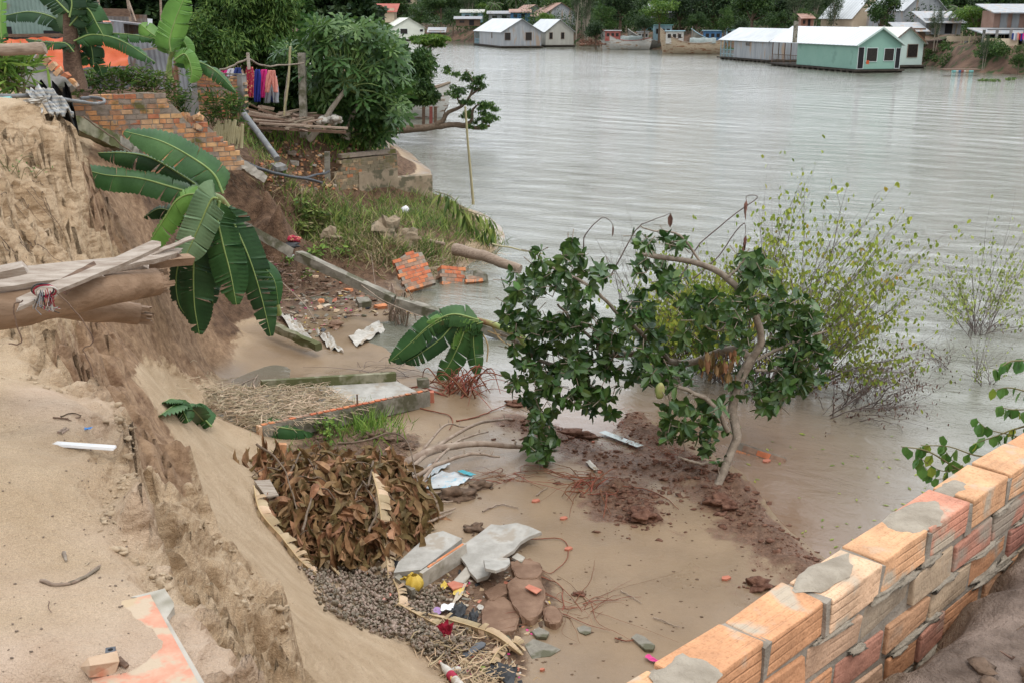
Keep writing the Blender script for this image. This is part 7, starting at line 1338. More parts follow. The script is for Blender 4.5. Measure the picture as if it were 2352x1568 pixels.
# stained wall by the river
A = atz(768, 460, .85); A = Vector((-4.45, 26.4, 0)); B = Vector((-3.02, 27.7, 0)); C_ = Vector((-2.15, 28.2, 0)); L = (B-A).length; a = math.atan2(B.y-A.y, B.x-A.x)
sw = bpy.data.objects.new('river_wall', None); COL.objects.link(sw); tag(sw, 'stained old brick wall with flaking plaster standing at the water edge', 'wall'); WO[sw] = Vector((0, 0, 0))
b, mo = brick_field(L, lambda x: 1.75 if x > .25 else 1.45, .19, .09, .16, .014, seed=9, jit=.006); sw.matrix_world = Matrix.Translation((A.x, A.y, .18)) @ Matrix.Rotation(a, 4, 'Z'); b.part('bricks', 'brick_weathered', sw); mo.part('mortar', 'plaster_stained', sw)
m = MB(); m.box((L*.68, -.07, .72), (L*.62, .05, 1.3), None, 0, .01); m.part('plaster', 'plaster_stained', sw); m = MB(); m.box((L/2+.1, 0, 1.80), (L-.25, .19, .09), None, 0, .012); m.part('brick_capping', 'brick_old', sw)
m = MB(); d = (C_-B); lo = d.length; aa = math.atan2(d.y, d.x)-a; R = RZ(aa); c = Matrix.Rotation(-a, 3, 'Z') @ ((B+C_)/2-A); m.box((c.x, c.y, .5), (lo, .2, 1.25), R, 0, .012); m.part('low_end', 'plaster_stained', sw)
# stained dark post & curved stick by the bank
rod('root', 'curved grey stem standing at the bank edge beside the leaning branch', P3([(872, 240, 40), (878, 270, 40), (885, 300, 39), (890, 345, 38)], 40), .10, 'bark_grey', 'stem', .05, .8)
# overhanging tree
ov = thing('overhanging_tree', 'bare limb reaching out level over the river with tufts of leaves at its tip', 'tree', tuple(aty(860, 300, 48)))
m = MB()
for L, r0, r1 in (([(790, 290), (860, 297), (930, 298), (990, 292), (1020, 288), (1060, 290), (1095, 294), (1125, 290)], .22, .05), ([(1000, 291), (1018, 275), (1030, 258), (1060, 245), (1080, 220), (1087, 190)], .12, .03), ([(1040, 288), (1080, 282), (1085, 255), (1100, 238)], .1, .03), ([(1080, 220), (1100, 205), (1112, 200)], .05, .02), ([(1062, 245), (1050, 225), (1052, 210)], .05, .02), ([(1087, 190), (1078, 172), (1070, 160)], .03, .015), ([(1080, 293), (1100, 290), (1120, 275)], .06, .02), ([(1018, 275), (1022, 255), (1030, 240)], .04, .015)): m.tube(curvy(P3(L, 46), 18, .06, L[0][0]), [r0, r1], 8, 0, True, .05)
m.part('limbs', 'bark_brown', ov)
lob = []
rr = random.Random(4)
for cx, cy, w_, h_, k in ((1035, 165, 14, 8, 4), (1060, 178, 18, 8, 5), (1085, 190, 18, 8, 5), (1105, 178, 12, 4, 3), (1060, 205, 22, 9, 6), (1040, 215, 16, 7, 4), (1100, 200, 14, 6, 3), (1085, 240, 25, 7, 6), (1120, 250, 20, 14, 9), (1110, 270, 22, 12, 8), (1095, 285, 16, 8, 4), (1130, 262, 12, 12, 4), (1070, 262, 14, 8, 4)):
    for q in range(k): c = aty(cx+rr.uniform(-w_, w_), cy+rr.uniform(-h_, h_), 46+rr.uniform(-.6, .6)); lob.append((c, (.22, .22, .12)))
V, Fc = blob_leaves(lob, 5200, .13, 'quad', .1, .6, seed=3, wid=.8); link(leafmesh('foliage', V, Fc, WO[ov]), 'foliage', 'leaf_mid', ov, WO[ov])
# ---------------------------------------------------------------- trees of the near bank
def ptree(name, label, cx, cy, rx, ry, Y, n, size, mt, k=16, base=None, trunk=.12, flat=.8, seed=0, deep=1., kind='quad', wid=1., cat='tree', droop=.3, tr='bark_brown'):
    """a tree by where its crown stands: centre and half sizes measured on the photograph at distance Y"""
    c = aty(cx, cy, Y); R = (rx*Y/FP, rx*Y/FP*deep, ry*Y/FP); gx, gy = (c.x, c.y) if base is None else base; z0 = max(0., gz(gx, gy)); t_ = thing(name, label, cat, (gx, gy, z0)); m = MB(); L = lobes_for(c, R, k, seed); fork = Vector((gx, gy, z0)).lerp(c, .55)
    m.tube(curvy([(gx, gy, z0), fork, c], 10, .08, seed), [trunk, trunk*.5], 8, 0, True, .05)
    for i in range(0, len(L), 2): m.tube(curvy([fork, fork.lerp(Vector(L[i][0]), .6)+Vector((0, 0, .1)), L[i][0]], 6, .05, i), [trunk*.4, trunk*.12], 5, 0, False)
    m.part('trunk', tr, t_); V, Fc = blob_leaves(L, n, size, kind, .3, droop, seed=seed, wid=wid); o = WO[t_]; link(leafmesh('crown', V, Fc, o), 'crown', mt, t_, o); return t_
Q = ptree
Q('bamboo', 'dense light green bamboo thicket behind the clothes line', 560, 70, 110, 110, 31, 30000, .20, 'leaf_bamboo', 34, seed=11, wid=.45, droop=.8)
Q('bamboo', 'feathery bamboo clump left of the clothes, above the slotted wall', 465, 100, 60, 75, 27, 12000, .17, 'leaf_bamboo', 20, seed=12, wid=.45, droop=.6)
Q('tree', 'dark tree filling the gap behind the shack roof', 300, 10, 110, 80, 36, 12000, .3, 'leaf_dark', 18, seed=13)
Q('tree', 'shaded tree behind the bamboo, above the tall post', 640, -10, 120, 90, 40, 14000, .3, 'leaf_deep', 20, seed=14)
Q('tree', 'dark spreading tree rising behind the papaya crown', 770, 30, 115, 75, 46, 17000, .3, 'leaf_dark', 24, seed=15)
Q('bush', 'leafy bush between the bamboo and the tall post', 650, 205, 60, 75, 29.5, 13000, .18, 'leaf_deep', 20, seed=16, cat='bush')
Q('bush', 'rounded bright bush low behind the tall post', 720, 230, 55, 50, 30.5, 9000, .18, 'leaf_mid', 16, seed=17, cat='bush')
Q('bush', 'dark undergrowth filling the space behind the boards', 600, 250, 60, 50, 30, 8000, .2, 'leaf_dark', 14, seed=18, cat='bush')
Q('acacia_tree', 'feathery acacia leaning over the moored boat', 930, 170, 75, 85, 50, 15000, .24, 'leaf_mid', 26, (-7.2, 49), seed=19, wid=.6, droop=.5)
Q('acacia_tree', 'upper acacia branch with yellow green tufts reaching over the river', 985, 95, 50, 14, 52, 3600, .22, 'leaf_bright', 10, (-7.0, 50), .1, seed=20, wid=.6)
Q('acacia_tree', 'low acacia foliage drooping over the boat stern', 955, 215, 60, 30, 47, 7000, .22, 'leaf_deep', 14, (-6.8, 47), .1, seed=21, wid=.6, droop=.8)
Q('tree', 'mid green tree behind the papaya crown, left of the white house', 835, 100, 60, 50, 55, 8000, .3, 'leaf_mid', 16, seed=22)
Q('bush', 'dark foliage between the papaya trunks', 820, 260, 60, 45, 36, 8000, .2, 'leaf_deep', 14, seed=23, cat='bush')
Q('tree', 'dark tree closing the view behind the bright banana leaf', 430, 10, 70, 70, 44, 9000, .32, 'leaf_dark', 16, seed=26)
Q('tree', 'shadowed tree above the orange tarpaulin at the left edge', 90, -30, 120, 45, 34, 6000, .3, 'leaf_dark', 12, seed=24)
Q('bush', 'dark shrubbery on the river bank under the acacia', 850, 200, 50, 80, 42, 9000, .24, 'leaf_dark', 16, seed=25, cat='bush')
# papaya trees
pv = [(0, 0, 0)]; pf = []
for i, a in enumerate(np.linspace(-2.45, 2.45, 7)):
    l = (.75, .9, 1.02, 1.1, 1.02, .9, .75)[i]; dx, dy = math.sin(a), math.cos(a); px_, py_ = dy, -dx; k = len(pv)
    for f, w_ in ((.3, .045), (.5, .13), (.62, .055), (.78, .12)): pv += [(dx*l*f+px_*w_, dy*l*f+py_*w_, -.05*f), (dx*l*f-px_*w_, dy*l*f-py_*w_, -.05*f)]
    pv.append((dx*l, dy*l, -.16)); pf += [(0, k+1, k, k)]+[(k+2*j, k+2*j+1, k+2*j+3, k+2*j+2) for j in range(3)]+[(k+6, k+7, k+8, k+8)]
LEAF['papaya'] = (np.array(pv)*np.array((1, 1, 1)), np.array(pf))
def papaya(label, trunk, Y, crown, n, seed, r=.09, size=.42, dY=.8):
    rs = random.Random(seed); t_ = thing('papaya_tree', label, 'tree', tuple(aty(*trunk[0], Y))); m = MB(); m.tube(curvy(P3(trunk, Y), 12, .02), [r, r*.55], 10, 0, True, .03); m.part('trunk', 'bark_pale', t_); top = aty(*trunk[-1], Y); m = MB(); C = []; D = []; U = []
    for i in range(n):
        k = rs.choice(crown); e = aty(k[0]+rs.uniform(-1, 1)*k[2], k[1]+rs.uniform(-1, 1)*k[3], Y+dY+rs.uniform(-1.1, 1.2)); s = top if rs.random() < .5 else top+(e-top)*.15
        if i % 5 == 0: m.tube(spl([s, s.lerp(e, .55)+Vector((0, 0, .12)), e], 6), [.014, .008], 4, 0, False)
        o = (e-top); o.z *= .3; C.append(tuple(e)); D.append((o.x+rs.gauss(0, .3), o.y-.4+rs.gauss(0, .3), -abs(o.length)*.5-.25)); U.append((o.x*.3, -.55, .8))
    m.part('leaf_stalks', 'banana_rib', t_); S = size*np.array([rs.uniform(.65, 1.15) for _ in C]); V, Fc = leaves(np.array(C), np.array(D), S, 'papaya', up=np.array(U), jn=.75); link(leafmesh('foliage', V, Fc, WO[t_]), 'foliage', 'papaya_leaf', t_, WO[t_]); return t_
papaya('large papaya tree with a leaning trunk and dense deeply cut leaves', [(708, 322), (740, 285), (765, 245), (795, 205)], 26.6, [(790, 110, 70, 45), (760, 130, 40, 45), (850, 120, 50, 50), (725, 150, 25, 40), (800, 190, 80, 50), (860, 200, 40, 50), (765, 210, 45, 30), (905, 160, 25, 40), (880, 110, 30, 20), (900, 240, 25, 40), (730, 70, 30, 15), (840, 70, 40, 15), (780, 90, 80, 20), (725, 100, 25, 30), (760, 60, 50, 12)], 370, 1)
papaya('second papaya tree with a fork behind the leaning trunk', [(795, 320), (800, 290), (812, 262), (822, 240)], 27.5, [(840, 250, 40, 40), (870, 210, 30, 50), (880, 270, 25, 40), (850, 300, 25, 25), (800, 250, 35, 30)], 170, 2)
papaya('young papaya with a slim stem left of the tall post', [(652, 268), (660, 190), (668, 120)], 26.8, [(665, 105, 40, 15), (680, 118, 30, 12), (645, 112, 25, 12)], 34, 3, .04, .34)
rr = random.Random(1)
m = MB(); rock(m, aty(758, 248, 28.2), (.12, .12, .24), 2, .06, 0, 10); m.thing('papaya_fruit', 'banana_leaf', 'green papaya fruit hanging under the leaning trunk top', 'fruit')
# garden weeds along the ruined wall
weed('weed', 'row of bamboo leaved weeds growing behind the ruined brick wall', [(x, y+14) for x, y in ((190, 195), (215, 190), (240, 185), (262, 180), (285, 182), (310, 185), (335, 188), (360, 192), (385, 200), (230, 205), (275, 200), (320, 200), (350, 210), (180, 210), (400, 225))], 19.4, .15, 'leaf_bamboo', 60, .32, .24, seed=21, wid=.3)
weed('weed', 'leafy weeds hanging over the wall break beside the plastered post', [(400, 250), (415, 235), (425, 262), (420, 270)], 20.5, .15, 'leaf_mid', 34, .3, .22, seed=22, wid=.35)
weed('bamboo', 'clump of cut bamboo stumps with fresh shoots on the slip crest', [(490, 290), (510, 280), (530, 300), (545, 290), (500, 265), (535, 270)], 21, .17, 'leaf_bamboo', 70, .6, .3, seed=23, wid=.25)
m = MB()
for k in range(16): x = 490+k*4.2; m.tube(P3([(x+rr.uniform(-3, 3), 330+rr.uniform(-5, 12), 20.8), (x+4, 290+rr.uniform(-15, 10), 20.8)]), .035, 7)
m.thing('bamboo_stumps', 'bamboo', 'row of cut bamboo stumps at the top of the brown slip face', 'bamboo', kind='stuff')
weed('weed', 'tall grass and weeds at the left edge above the sand cliff', [(10, 200), (25, 205), (0, 190), (40, 215), (15, 215), (55, 212)], 13.6, .3, 'grass', 50, .5, .25, seed=24, wid=.12)
weed('weed', 'small weeds with bare stalks rooted in the sand cliff', [(20, 395), (45, 410), (80, 412)], None, .035, 'jack_leaf_young', 14, .18, .2, seed=25)
weed('weed', 'dense green bank weeds behind the stained wall', [(770, 330), (800, 325), (830, 330), (855, 320), (790, 345), (850, 340)], 27.5, .2, 'leaf_mid', 50, .4, .3, seed=26, wid=.4)
# roots and dead grass hanging on the slip faces
m = MB()
for k in range(90):
    px, py = rr.uniform(500, 700), rr.uniform(370, 430)
    if k > 60: px, py = rr.uniform(0, 110), rr.uniform(420, 620)
    p = hit(px, py); e = p+Vector((rr.gauss(0.1, .15), -.05, -rr.uniform(.2, .7))); e.z = max(e.z, gz(e.x, e.y)+.02); m.tube(curvy([p, (p+e)/2+Vector((0, -.05, .03)), e], 8, .03, k), [.010 if px > 200 else .004, .002], 4, 0, False)
m.thing('hanging_roots', 'bark_brown', 'dark roots hanging down the slip faces', 'roots', kind='stuff')
# ================================================================ far bank
SHP = [(560,84),(760,90),(1000,95),(1100,98),(1330,104),(1420,111),(1500,113),(1600,118),(1680,122),(1800,132),(2000,142),(2130,152),(2200,164),(2300,170),(2420,176),(2700,190)]
sh_ = [atz(x, y, 0) for x, y in SHP]
FB = MB(); rows = []
for off, z in ((-2, -1.2), (0, -.05), (1.5, .55), (3, 1.5), (4.5, 2.3), (8, 2.7), (16, 3.0), (40, 3.4), (120, 4.5), (500, 8), (1600, 10)):
    row = []
    for i, p in enumerate(spl([sh_[0]+(sh_[0]-sh_[1])*6]+sh_+[sh_[-1]+(sh_[-1]-sh_[-2])*5], 120)):
        n_ = Vector((.42, .9, 0)).normalized(); w_ = 1.4*mnoise.noise(Vector((i*.22, off*.1, 1))); row.append(Vector((p.x, p.y, 0))+n_*(off+w_*(off > -1))+Vector((0, 0, z+(.5*mnoise.noise(Vector((i*.5, off*.3, 3))) if 1 < off < 50 else 0))))
    rows.append(row)
FB.grid(rows); mat('hull_white', (.42, .41, .38), (.58, .57, .54), 1.2, .7, stretch=(1, 1, 5), c3=(.3, .2, .13), s3=1.2, thr=.6); mat('far_soil', (.085, .052, .036), (.18, .11, .075), .6, .95, .05, 3, c3=(.035, .06, .018), s3=.8, thr=.56)
o = FB.thing('far_bank', 'far_soil', 'low far bank of red earth with ground cover', 'bank', kind='structure')
if 'category' in o: del o['category']
def fz(x, y): return 2.9
HM = MB(); rows = []  # dark backing slope, added to block bright sky between the far leaves
for off, z in ((34, 1.), (60, 6.5), (100, 13), (180, 20), (400, 30), (1200, 34), (1500, 0)):
    rows.append([Vector((p.x, p.y, 0))+Vector((.42, .9, 0)).normalized()*off+Vector((0, 0, z*(1+.25*mnoise.noise(Vector((i*.15, off*.05, 7)))))) for i, p in enumerate(spl([sh_[0]+(sh_[0]-sh_[1])*6]+sh_+[sh_[-1]+(sh_[-1]-sh_[-2])*5], 120))])
HM.grid(rows); mat('backing_green', (.012, .026, .008), (.035, .065, .016), .5, .95, .6, .8); o = HM.thing('backing_rise', 'backing_green', 'solid dark green backing added behind the far bank trees', 'backing', kind='structure'); del o['category']
UR = Vector((-.255, .967, 0)); VR = Vector((.967, .255, 0)); UP = Vector((0, 0, 1))
def house(name, label, A, L, W, h, rh, mw, mr, U=UR, V=VR, raft=.35, open_=[], ov=.35, eave=.25, z0=.35, cat='house', trim=None, porch=0, left_open=0):
    """gabled house: A near left corner, ridge along U, gable W wide along V. open_: (face, kind, u, z, w, h)"""
    A = Vector(A); A.z = 0; t_ = thing(name, label, cat, tuple(A+U*L/2+V*W/2)); P = lambda u, v, z: A+U*u+V*v+UP*z
    m = MB(); z1 = z0+h
    m.add([P(0, 0, z0), P(0, W, z0), P(0, W, z1), P(0, W/2, z1+rh), P(0, 0, z1), P(L, 0, z0), P(L, W, z0), P(L, W, z1), P(L, W/2, z1+rh), P(L, 0, z1)], [(0, 1, 2, 3, 4), (9, 8, 7, 6, 5), (0, 4, 9, 5), (1, 6, 7, 2), (0, 5, 6, 1)]); m.part('walls', mw, t_)
    m = MB(); s = rh/(W/2)
    for sg in (0, 1):
        v0, v1 = (-eave, W/2) if sg == 0 else (W+eave, W/2); ze = z1-eave*s+.04; zr = z1+rh+.06
        m.add([P(-ov, v0, ze), P(L+ov+porch, v0, ze), P(L+ov+porch, v1, zr), P(-ov, v1, zr), P(-ov, v0, ze-.05), P(L+ov+porch, v0, ze-.05), P(L+ov+porch, v1, zr-.05), P(-ov, v1, zr-.05)], [(0, 1, 2, 3), (4, 7, 6, 5), (0, 4, 5, 1), (1, 5, 6, 2), (3, 7, 4, 0)])
    m.part('roof', mr, t_)
    if trim:
        m = MB()
        for v0 in (-eave, W+eave): m.bar(P(-ov-.03, v0, z1-eave*s+.02), P(-ov-.03, W/2, z1+rh+.04), .05, .16, 0, 0, tuple(V))
        m.part('gable_trim', trim, t_)
    if raft:
        m = MB(); m.box(P((L+porch)/2-.0, W/2, z0-.12), (1, 1, .16), Matrix((U*(L+porch+1.0), V*(W+.5), UP)).transposed())
        for k in range(int((L+porch)/1.1)+1): m.tube([P(k*1.1, -.2, .02), P(k*1.1, W+.2, .02)], .22, 8)
        m.part('raft', 'raft_dark', t_)
    if porch:
        m = MB()
        for k in range(4):
            for v in (0, W): u_ = L+porch*(k+1)/4; m.bar(P(u_, v, z0), P(u_, v, z1), .09, .09)
        for z in (z0+.35, z0+.9, z1-.15): m.bar(P(L, 0, z), P(L+porch, 0, z), .05, .05)
        for k in range(16): u_ = L+porch*k/16; m.bar(P(u_, 0, z0), P(u_, 0, z0+.9), .03, .03)
        m.part('porch_frame', 'wood_dark' if mw == 'wall_green' else 'paint_blue', t_)
    for face, kind, u, z, w_, hh in open_:
        q = (lambda a, zz, d: P(-d, a, zz)) if face == 'g' else (lambda a, zz, d: P(a, -d, zz)); X = V if face == 'g' else U; Nn = U if face == 'g' else V
        m = MB(); m.box(q(u, z0+z, .015), (1, 1, 1), Matrix((X*w_, Nn*.03, UP*hh)).transposed()); part = m.part('door' if kind == 'd' else 'window', 'dark_inside' if kind == 'd' else 'window_dark', t_)
        m = MB(); f = .035
        for dx, dz, ww, h2 in ((0, hh/2+f/2, w_+2*f, f), (0, -hh/2-f/2, w_+2*f, f), (-w_/2-f/2, 0, f, hh), (w_/2+f/2, 0, f, hh)):
            m.box(q(u+dx, z0+z+dz, .04), (1, 1, 1), Matrix((X*ww, Nn*.06, UP*h2)).transposed())
        m.part('frame', 'trim_white' if mw in ('wall_green', 'wall_cream') else 'wood_old', part)
    return t_
g = house('floating_house', 'mint green floating house with a long white metal roof on a raft', atz(1964, 168, 0), 11.5, 4.9, 2.35, 1.5, 'wall_green', 'zinc_roof_white', open_=[('g', 'd', .45, 1.05, .62, 2.0), ('g', 'w', 1.65, 1.35, 1.15, 1.25), ('g', 'w', 3.55, 1.35, 1.05, 1.15), ('g', 'd', 4.55, 1.0, .5, 1.9)], trim='wall_palegreen', porch=5.5)
m = MB(); p = aty(1826, 86, 117); m.box(p+Vector((0, 0, .55)), (.4, .4, 2.2)); m.part('chimney', 'concrete', g)
m = MB(); p = aty(1990, 142, 106.5); m.box(p+Vector((0, -.4, -.05)), (.28, .05, .35)); m.part('curtain', 'tarp_orange', g)
house('floating_house', 'pale grey green floating house close behind the mint green one', atz(2040, 158, 0), 9, 4.0, 2.3, 1.5, 'wall_palegreen', 'roof_cream', open_=[('g', 'w', 2.7, 1.45, 1.2, 1.3)], trim='sheet_brown')
house('floating_house', 'grey zinc floating house with an open porch left of the mint green one', atz(1762, 145, 0), 9, 5.2, 2.15, 1.35, 'zinc_wall', 'zinc_roof', open_=[('s', 'w', 5.2, 1.7, 1.0, .35)], porch=3.8)
house('floating_house', 'grey zinc floating house with two windows across the middle of the river', atz(1152, 111, 0), 17, 7.2, 2.4, 2.1, 'zinc_wall', 'zinc_roof', open_=[('g', 'w', 1.1, 1.6, 1.0, 1.2), ('g', 'w', 4.9, 1.6, 1.1, 1.3), ('s', 'w', 7, 1.7, .5, 1.0)], porch=4)
house('floating_house', 'beige zinc floating house right behind the grey one with two windows', atz(1253, 108.5, 0), 12, 5.3, 2.4, 2.0, 'zinc_wall_beige', 'zinc_roof', open_=[('g', 'w', 1.0, 1.6, .6, 1.1), ('g', 'w', 3.2, 1.6, .6, 1.1)])
house('floating_house', 'cream walled house with a white roof partly hidden by the acacia', atz(902, 94.5, 0), 13, 7.3, 2.6, 2.0, 'wall_cream', 'roof_cream', open_=[('g', 'w', 2.6, 1.7, 1.6, 1.1), ('g', 'w', 6.6, 1.9, .7, .5)])
def shack(label, px, py, Y, w_, h, d, mw, mr, slope=.25, name='riverside_house', gable=False, rot=0., open_=()):
    c = aty(px, py, Y); 
    if gable: return house(name, label, c, d, w_, h, h*.45, mw, mr, Vector((-math.sin(rot), math.cos(rot), 0)), Vector((math.cos(rot), math.sin(rot), 0)), 0, [('g', 'w', w_*.5, h*.55, w_*.22, h*.35)]+list(open_), .4, .4, c.z)
    t_ = thing(name, label, 'house', tuple(c)); m = MB(); m.box(c+Vector((0, d/2, h/2)), (w_, d, h), RZ(rot)); m.part('walls', mw, t_)
    m = MB(); m.box(c+Vector((0, d/2-.3, h+.1)), (w_*1.18, d*1.3, .08), RZ(rot) @ Matrix.Rotation(slope, 3, 'X')); m.part('roof', mr, t_); m = MB(); m.box(c+Vector((w_*.15, -.02, h*.42)), (w_*.2, .06, h*.7), RZ(rot)); m.part('door', 'dark_inside', t_)
    m = MB(); m.box(c+Vector((-w_*.25, -.02, h*.55)), (w_*.2, .06, h*.3), RZ(rot)); m.part('window', 'window_dark', t_); return t_
_h = house
def house2(*a, **k): return _h(*a, **k)
def house_at(c): return c
# gabled houses on land keep their height: lift them by building at z0 = ground height
shack('red roofed house under trees above the cream floating house', 862, 52, 262, 9, 3.2, 6, 'skin_wall', 'roof_red')
shack('steep red roof among the trees at the top, left of centre', 932, 10, 285, 5, 4, 5, 'skin_wall', 'roof_red')
shack('blue walled shack with a tin roof above the grey floating house', 1085, 52, 236, 4.5, 2.2, 2, 'paint_blue', 'zinc_wall_beige')
shack('open tin shack below the blue walled one', 1075, 60, 228, 5, 1.5, 1.6, 'wood_dark', 'sheet_grey')
shack('patched shack with an orange cloth right of the coconut palm', 1150, 52, 232, 5, 1.9, 1.8, 'zinc_wall', 'sheet_grey')
shack('shack with a blue tarpaulin awning among the riverside houses', 1195, 50, 228, 4, 2.0, 2, 'paint_deepblue', 'roof_rust')
house('riverside_house', 'grey house with a striped rusty roof among trees at the top centre', aty(1245, 52, 226), 9, 8, 2.6, 2.4, 'zinc_wall', 'roof_rust', raft=0, z0=aty(1245, 52, 226).z-1.2, eave=.5)
house('riverside_house', 'smaller rusty roofed house left of the striped roof', aty(1198, 50, 236), 9, 6, 2.4, 1.8, 'zinc_wall', 'roof_rust', raft=0, z0=aty(1198, 50, 236).z-.8)
shack('small tin roofed jetty hut left of the grey floating house', 1003, 84, 235, 3.4, 1.2, 3, 'wood_dark', 'zinc_wall')
shack('white roofed shed hidden in the dark trees above the boats', 1545, 42, 196, 6.5, 1.6, 5, 'zinc_wall', 'zinc_wall')
house('riverside_house', 'pale yellow house with a bright metal roof behind the mint green house', aty(1955, 68, 150), 8, 6.5, 2.8, 3.6, 'skin_wall', 'zinc_roof_white', raft=0, z0=aty(1955, 68, 150).z-1.2, open_=[])
house('riverside_house', 'house with a shiny tin roof seen through thin trees at the top right', aty(2072, 62, 140), 8, 6, 2.6, 2.6, 'zinc_wall', 'zinc_roof', raft=0, z0=aty(2072, 62, 140).z-.5, open_=[])
shack('small brown boathouse with a red sign wall above the grey floating house roof', 1853, 66, 150, 1.7, 1.5, 2, 'roof_rust', 'roof_rust')
shack('low hut with a blue tarpaulin roof beside the pale green floating house', 2093, 97, 124, 3, 1.5, 3, 'wood_dark', 'zinc_wall')
shack('hut of grey boards between coconut palm and thin trees', 2165, 80, 126, 4, 1.8, 4, 'zinc_wall', 'zinc_wall')
# two storey house at the right edge
rh_ = thing('riverside_house', 'two storey house with verandah and brick parapet at the right edge', 'house', tuple(aty(2320, 112, 112)))
def bx(name, c, size, mt): m = MB(); m.box(c, size); return m.part(name, mt, rh_)
c0 = aty(2325, 66, 116); bx('upper_wall', c0+Vector((1.2, 1.5, .7)), (6.5, 3, 2.2), 'roof_rust'); 
for k, x in enumerate((-1.0, .2, 1.6)): bx('shutter', c0+Vector((x, -.05, .75)), (.75, .08, 1.9), 'zinc_wall')
m = MB(); c = c0+Vector((1.2, .9, 2.0)); m.box(c, (8, 5, .1), Matrix.Rotation(.18, 3, 'X')); m.part('roof', 'zinc_wall', rh_)
c1 = aty(2325, 78, 112); m = MB(); m.box(c1+Vector((.8, 1.2, .25)), (8.2, 4.2, .1), Matrix.Rotation(.12, 3, 'X')); m.part('verandah_roof', 'zinc_wall', rh_)
for x in (-2.9, -1.6, -.2, 1.2): bx('column', aty(2325, 88, 111)+Vector((x, 0, .0)), (.22, .22, 1.6), 'plaster_grey')
bx('dark_room', aty(2335, 88, 113)+Vector((.2, .6, .0)), (6, .3, 1.7), 'dark_inside'); bx('parapet', aty(2300, 101, 110.5)+Vector((-.1, 0, 0)), (3.3, .25, 1.0), 'skin_wall'); bx('parapet_base', aty(2300, 112, 110.5)+Vector((-.1, .2, -.2)), (3.6, 1, .9), 'plaster_stained')
for k in range(9): m = MB(); m.box(aty(2326+k*4, 84+(k % 3), 110.2), (.16, .06, .6+.1*(k % 2))); m.thing('garment', ['cloth_navy', 'cloth_white', 'cloth_grey', 'cloth_salmon', 'cloth_red', 'cloth_blue', 'cloth_pink', 'cloth_white', 'cloth_grey'][k], ['navy', 'white', 'grey', 'salmon', 'red', 'blue', 'pink', 'off white', 'pale grey'][k]+' garment drying on the verandah at the right edge', 'clothes')
# ---------------------------------------------------------------- boats
def boat(name, label, c, yaw, L, Bm, H, hull, cabin=(), rim='paint_red', tarp=None, tyres=0, rise=1.0):
    L *= 1.12; Bm *= 1.1; H *= 1.18; cabin = [(a_, x*1.1, w_*1.1, l_*1.15, h_*1.35, q_, r_) for a_, x, w_, l_, h_, q_, r_ in cabin] if L > 7 and rise > .9 else cabin
    M = Matrix.Translation(c) @ Matrix.Rotation(yaw, 4, 'Z'); t_ = bpy.data.objects.new(name, None); COL.objects.link(t_); t_.matrix_world = M; tag(t_, label, 'boat'); WO[t_] = Vector((0, 0, 0)); m = MB(); n = 16; P = []
    def st(i): t = i/n; x = -L/2+L*t; b = Bm/2*max(.02, (math.sin(PI*min(1, .18+t*.42 if t < .5 else .5+(t-.5)*.95 if False else .5)) if False else (1-(abs(t-.45)/.56)**2.6))); z = H*(.72+rise*(abs(t-.42)/.58)**2.2*(1 if t > .42 else .55)); return x, b, z
    for i in range(n+1):
        x, b, z = st(i); x2 = x*(.90 if i > n/2 else .93); P.append([Vector((x, b, z)), Vector((x, b*.97, z*.6)), Vector((x2, b*.75, .05)), Vector((x2*.95, 0, -.25)), Vector((x2, -b*.75, .05)), Vector((x, -b*.97, z*.6)), Vector((x, -b, z))])
    m.grid(P, 0, True); m.part('hull', hull, t_); m = MB(); m.grid([[Vector((st(i)[0], st(i)[1]*.97, st(i)[2]-.12)), Vector((st(i)[0], 0, st(i)[2]-.06)), Vector((st(i)[0], -st(i)[1]*.97, st(i)[2]-.12))] for i in range(n+1)]); m.part('deck', 'wood_dark', t_)
    m = MB()
    for sg in (1, -1): m.tube([Vector((st(i)[0], sg*st(i)[1], st(i)[2])) for i in range(n+1)], .06, 5)
    m.part('gunwale', rim, t_)
    for nm, x, w_, l_, h_, mt_, rf in cabin:
        m = MB(); z = H*.68; m.box((x, 0, z+h_/2), (l_, w_, h_)); cb_ = m.part(nm, mt_, t_); m = MB(); m.box((x, 0, z+h_+.05), (l_*1.15, w_*1.15, .1)); m.part('cabin_roof', rf, cb_); WO[cb_] = Vector((0, 0, 0))
        for k in range(3):
            for sg in (-1, 1): m = MB(); m.box((x-l_*.3+k*l_*.3, sg*(w_/2+.02), z+h_*.62), (l_*.18, .04, h_*.32)); m.part('cabin_window', 'window_dark', cb_)
    if tarp:
        x, l_ = tarp; m = MB(); m.grid([[Vector((x-l_/2+l_*i/8, Bm*.46*math.cos(a), H*.72+.75*math.sin(a)*(1+.08*math.sin(i*2)))) for a in np.linspace(0, PI, 9)] for i in range(9)]); m.part('canopy', 'tarp_grey', t_)
    for k in range(tyres):
        x, b, z = st(3+k*3); 
        for sg in (-1,): m = MB(); m.tube([Vector((x+.28*math.cos(a), sg*(b+.1), z*.62+.28*math.sin(a))) for a in np.linspace(0, 2*PI, 13)], .09, 6, 0, False); m.part('tyre_fender', 'rubber', t_)
    m = MB(); m.tube([(0, 0, H), (0, 0, H+1.8)], .04, 5); m.part('mast', 'wood_old', t_); return t_
boat('wooden_boat', 'grey wooden boat with a red bow and tarpaulin canopy, leftmost of the moored boats', atz(1437, 114, 0), PI-.12, 7.6, 2.6, 1.7, 'hull_white', [('cabin', 2.0, 1.7, 2.2, 1.2, 'paint_red', 'zinc_roof')], 'paint_red', (-.9, 3.6), 2)
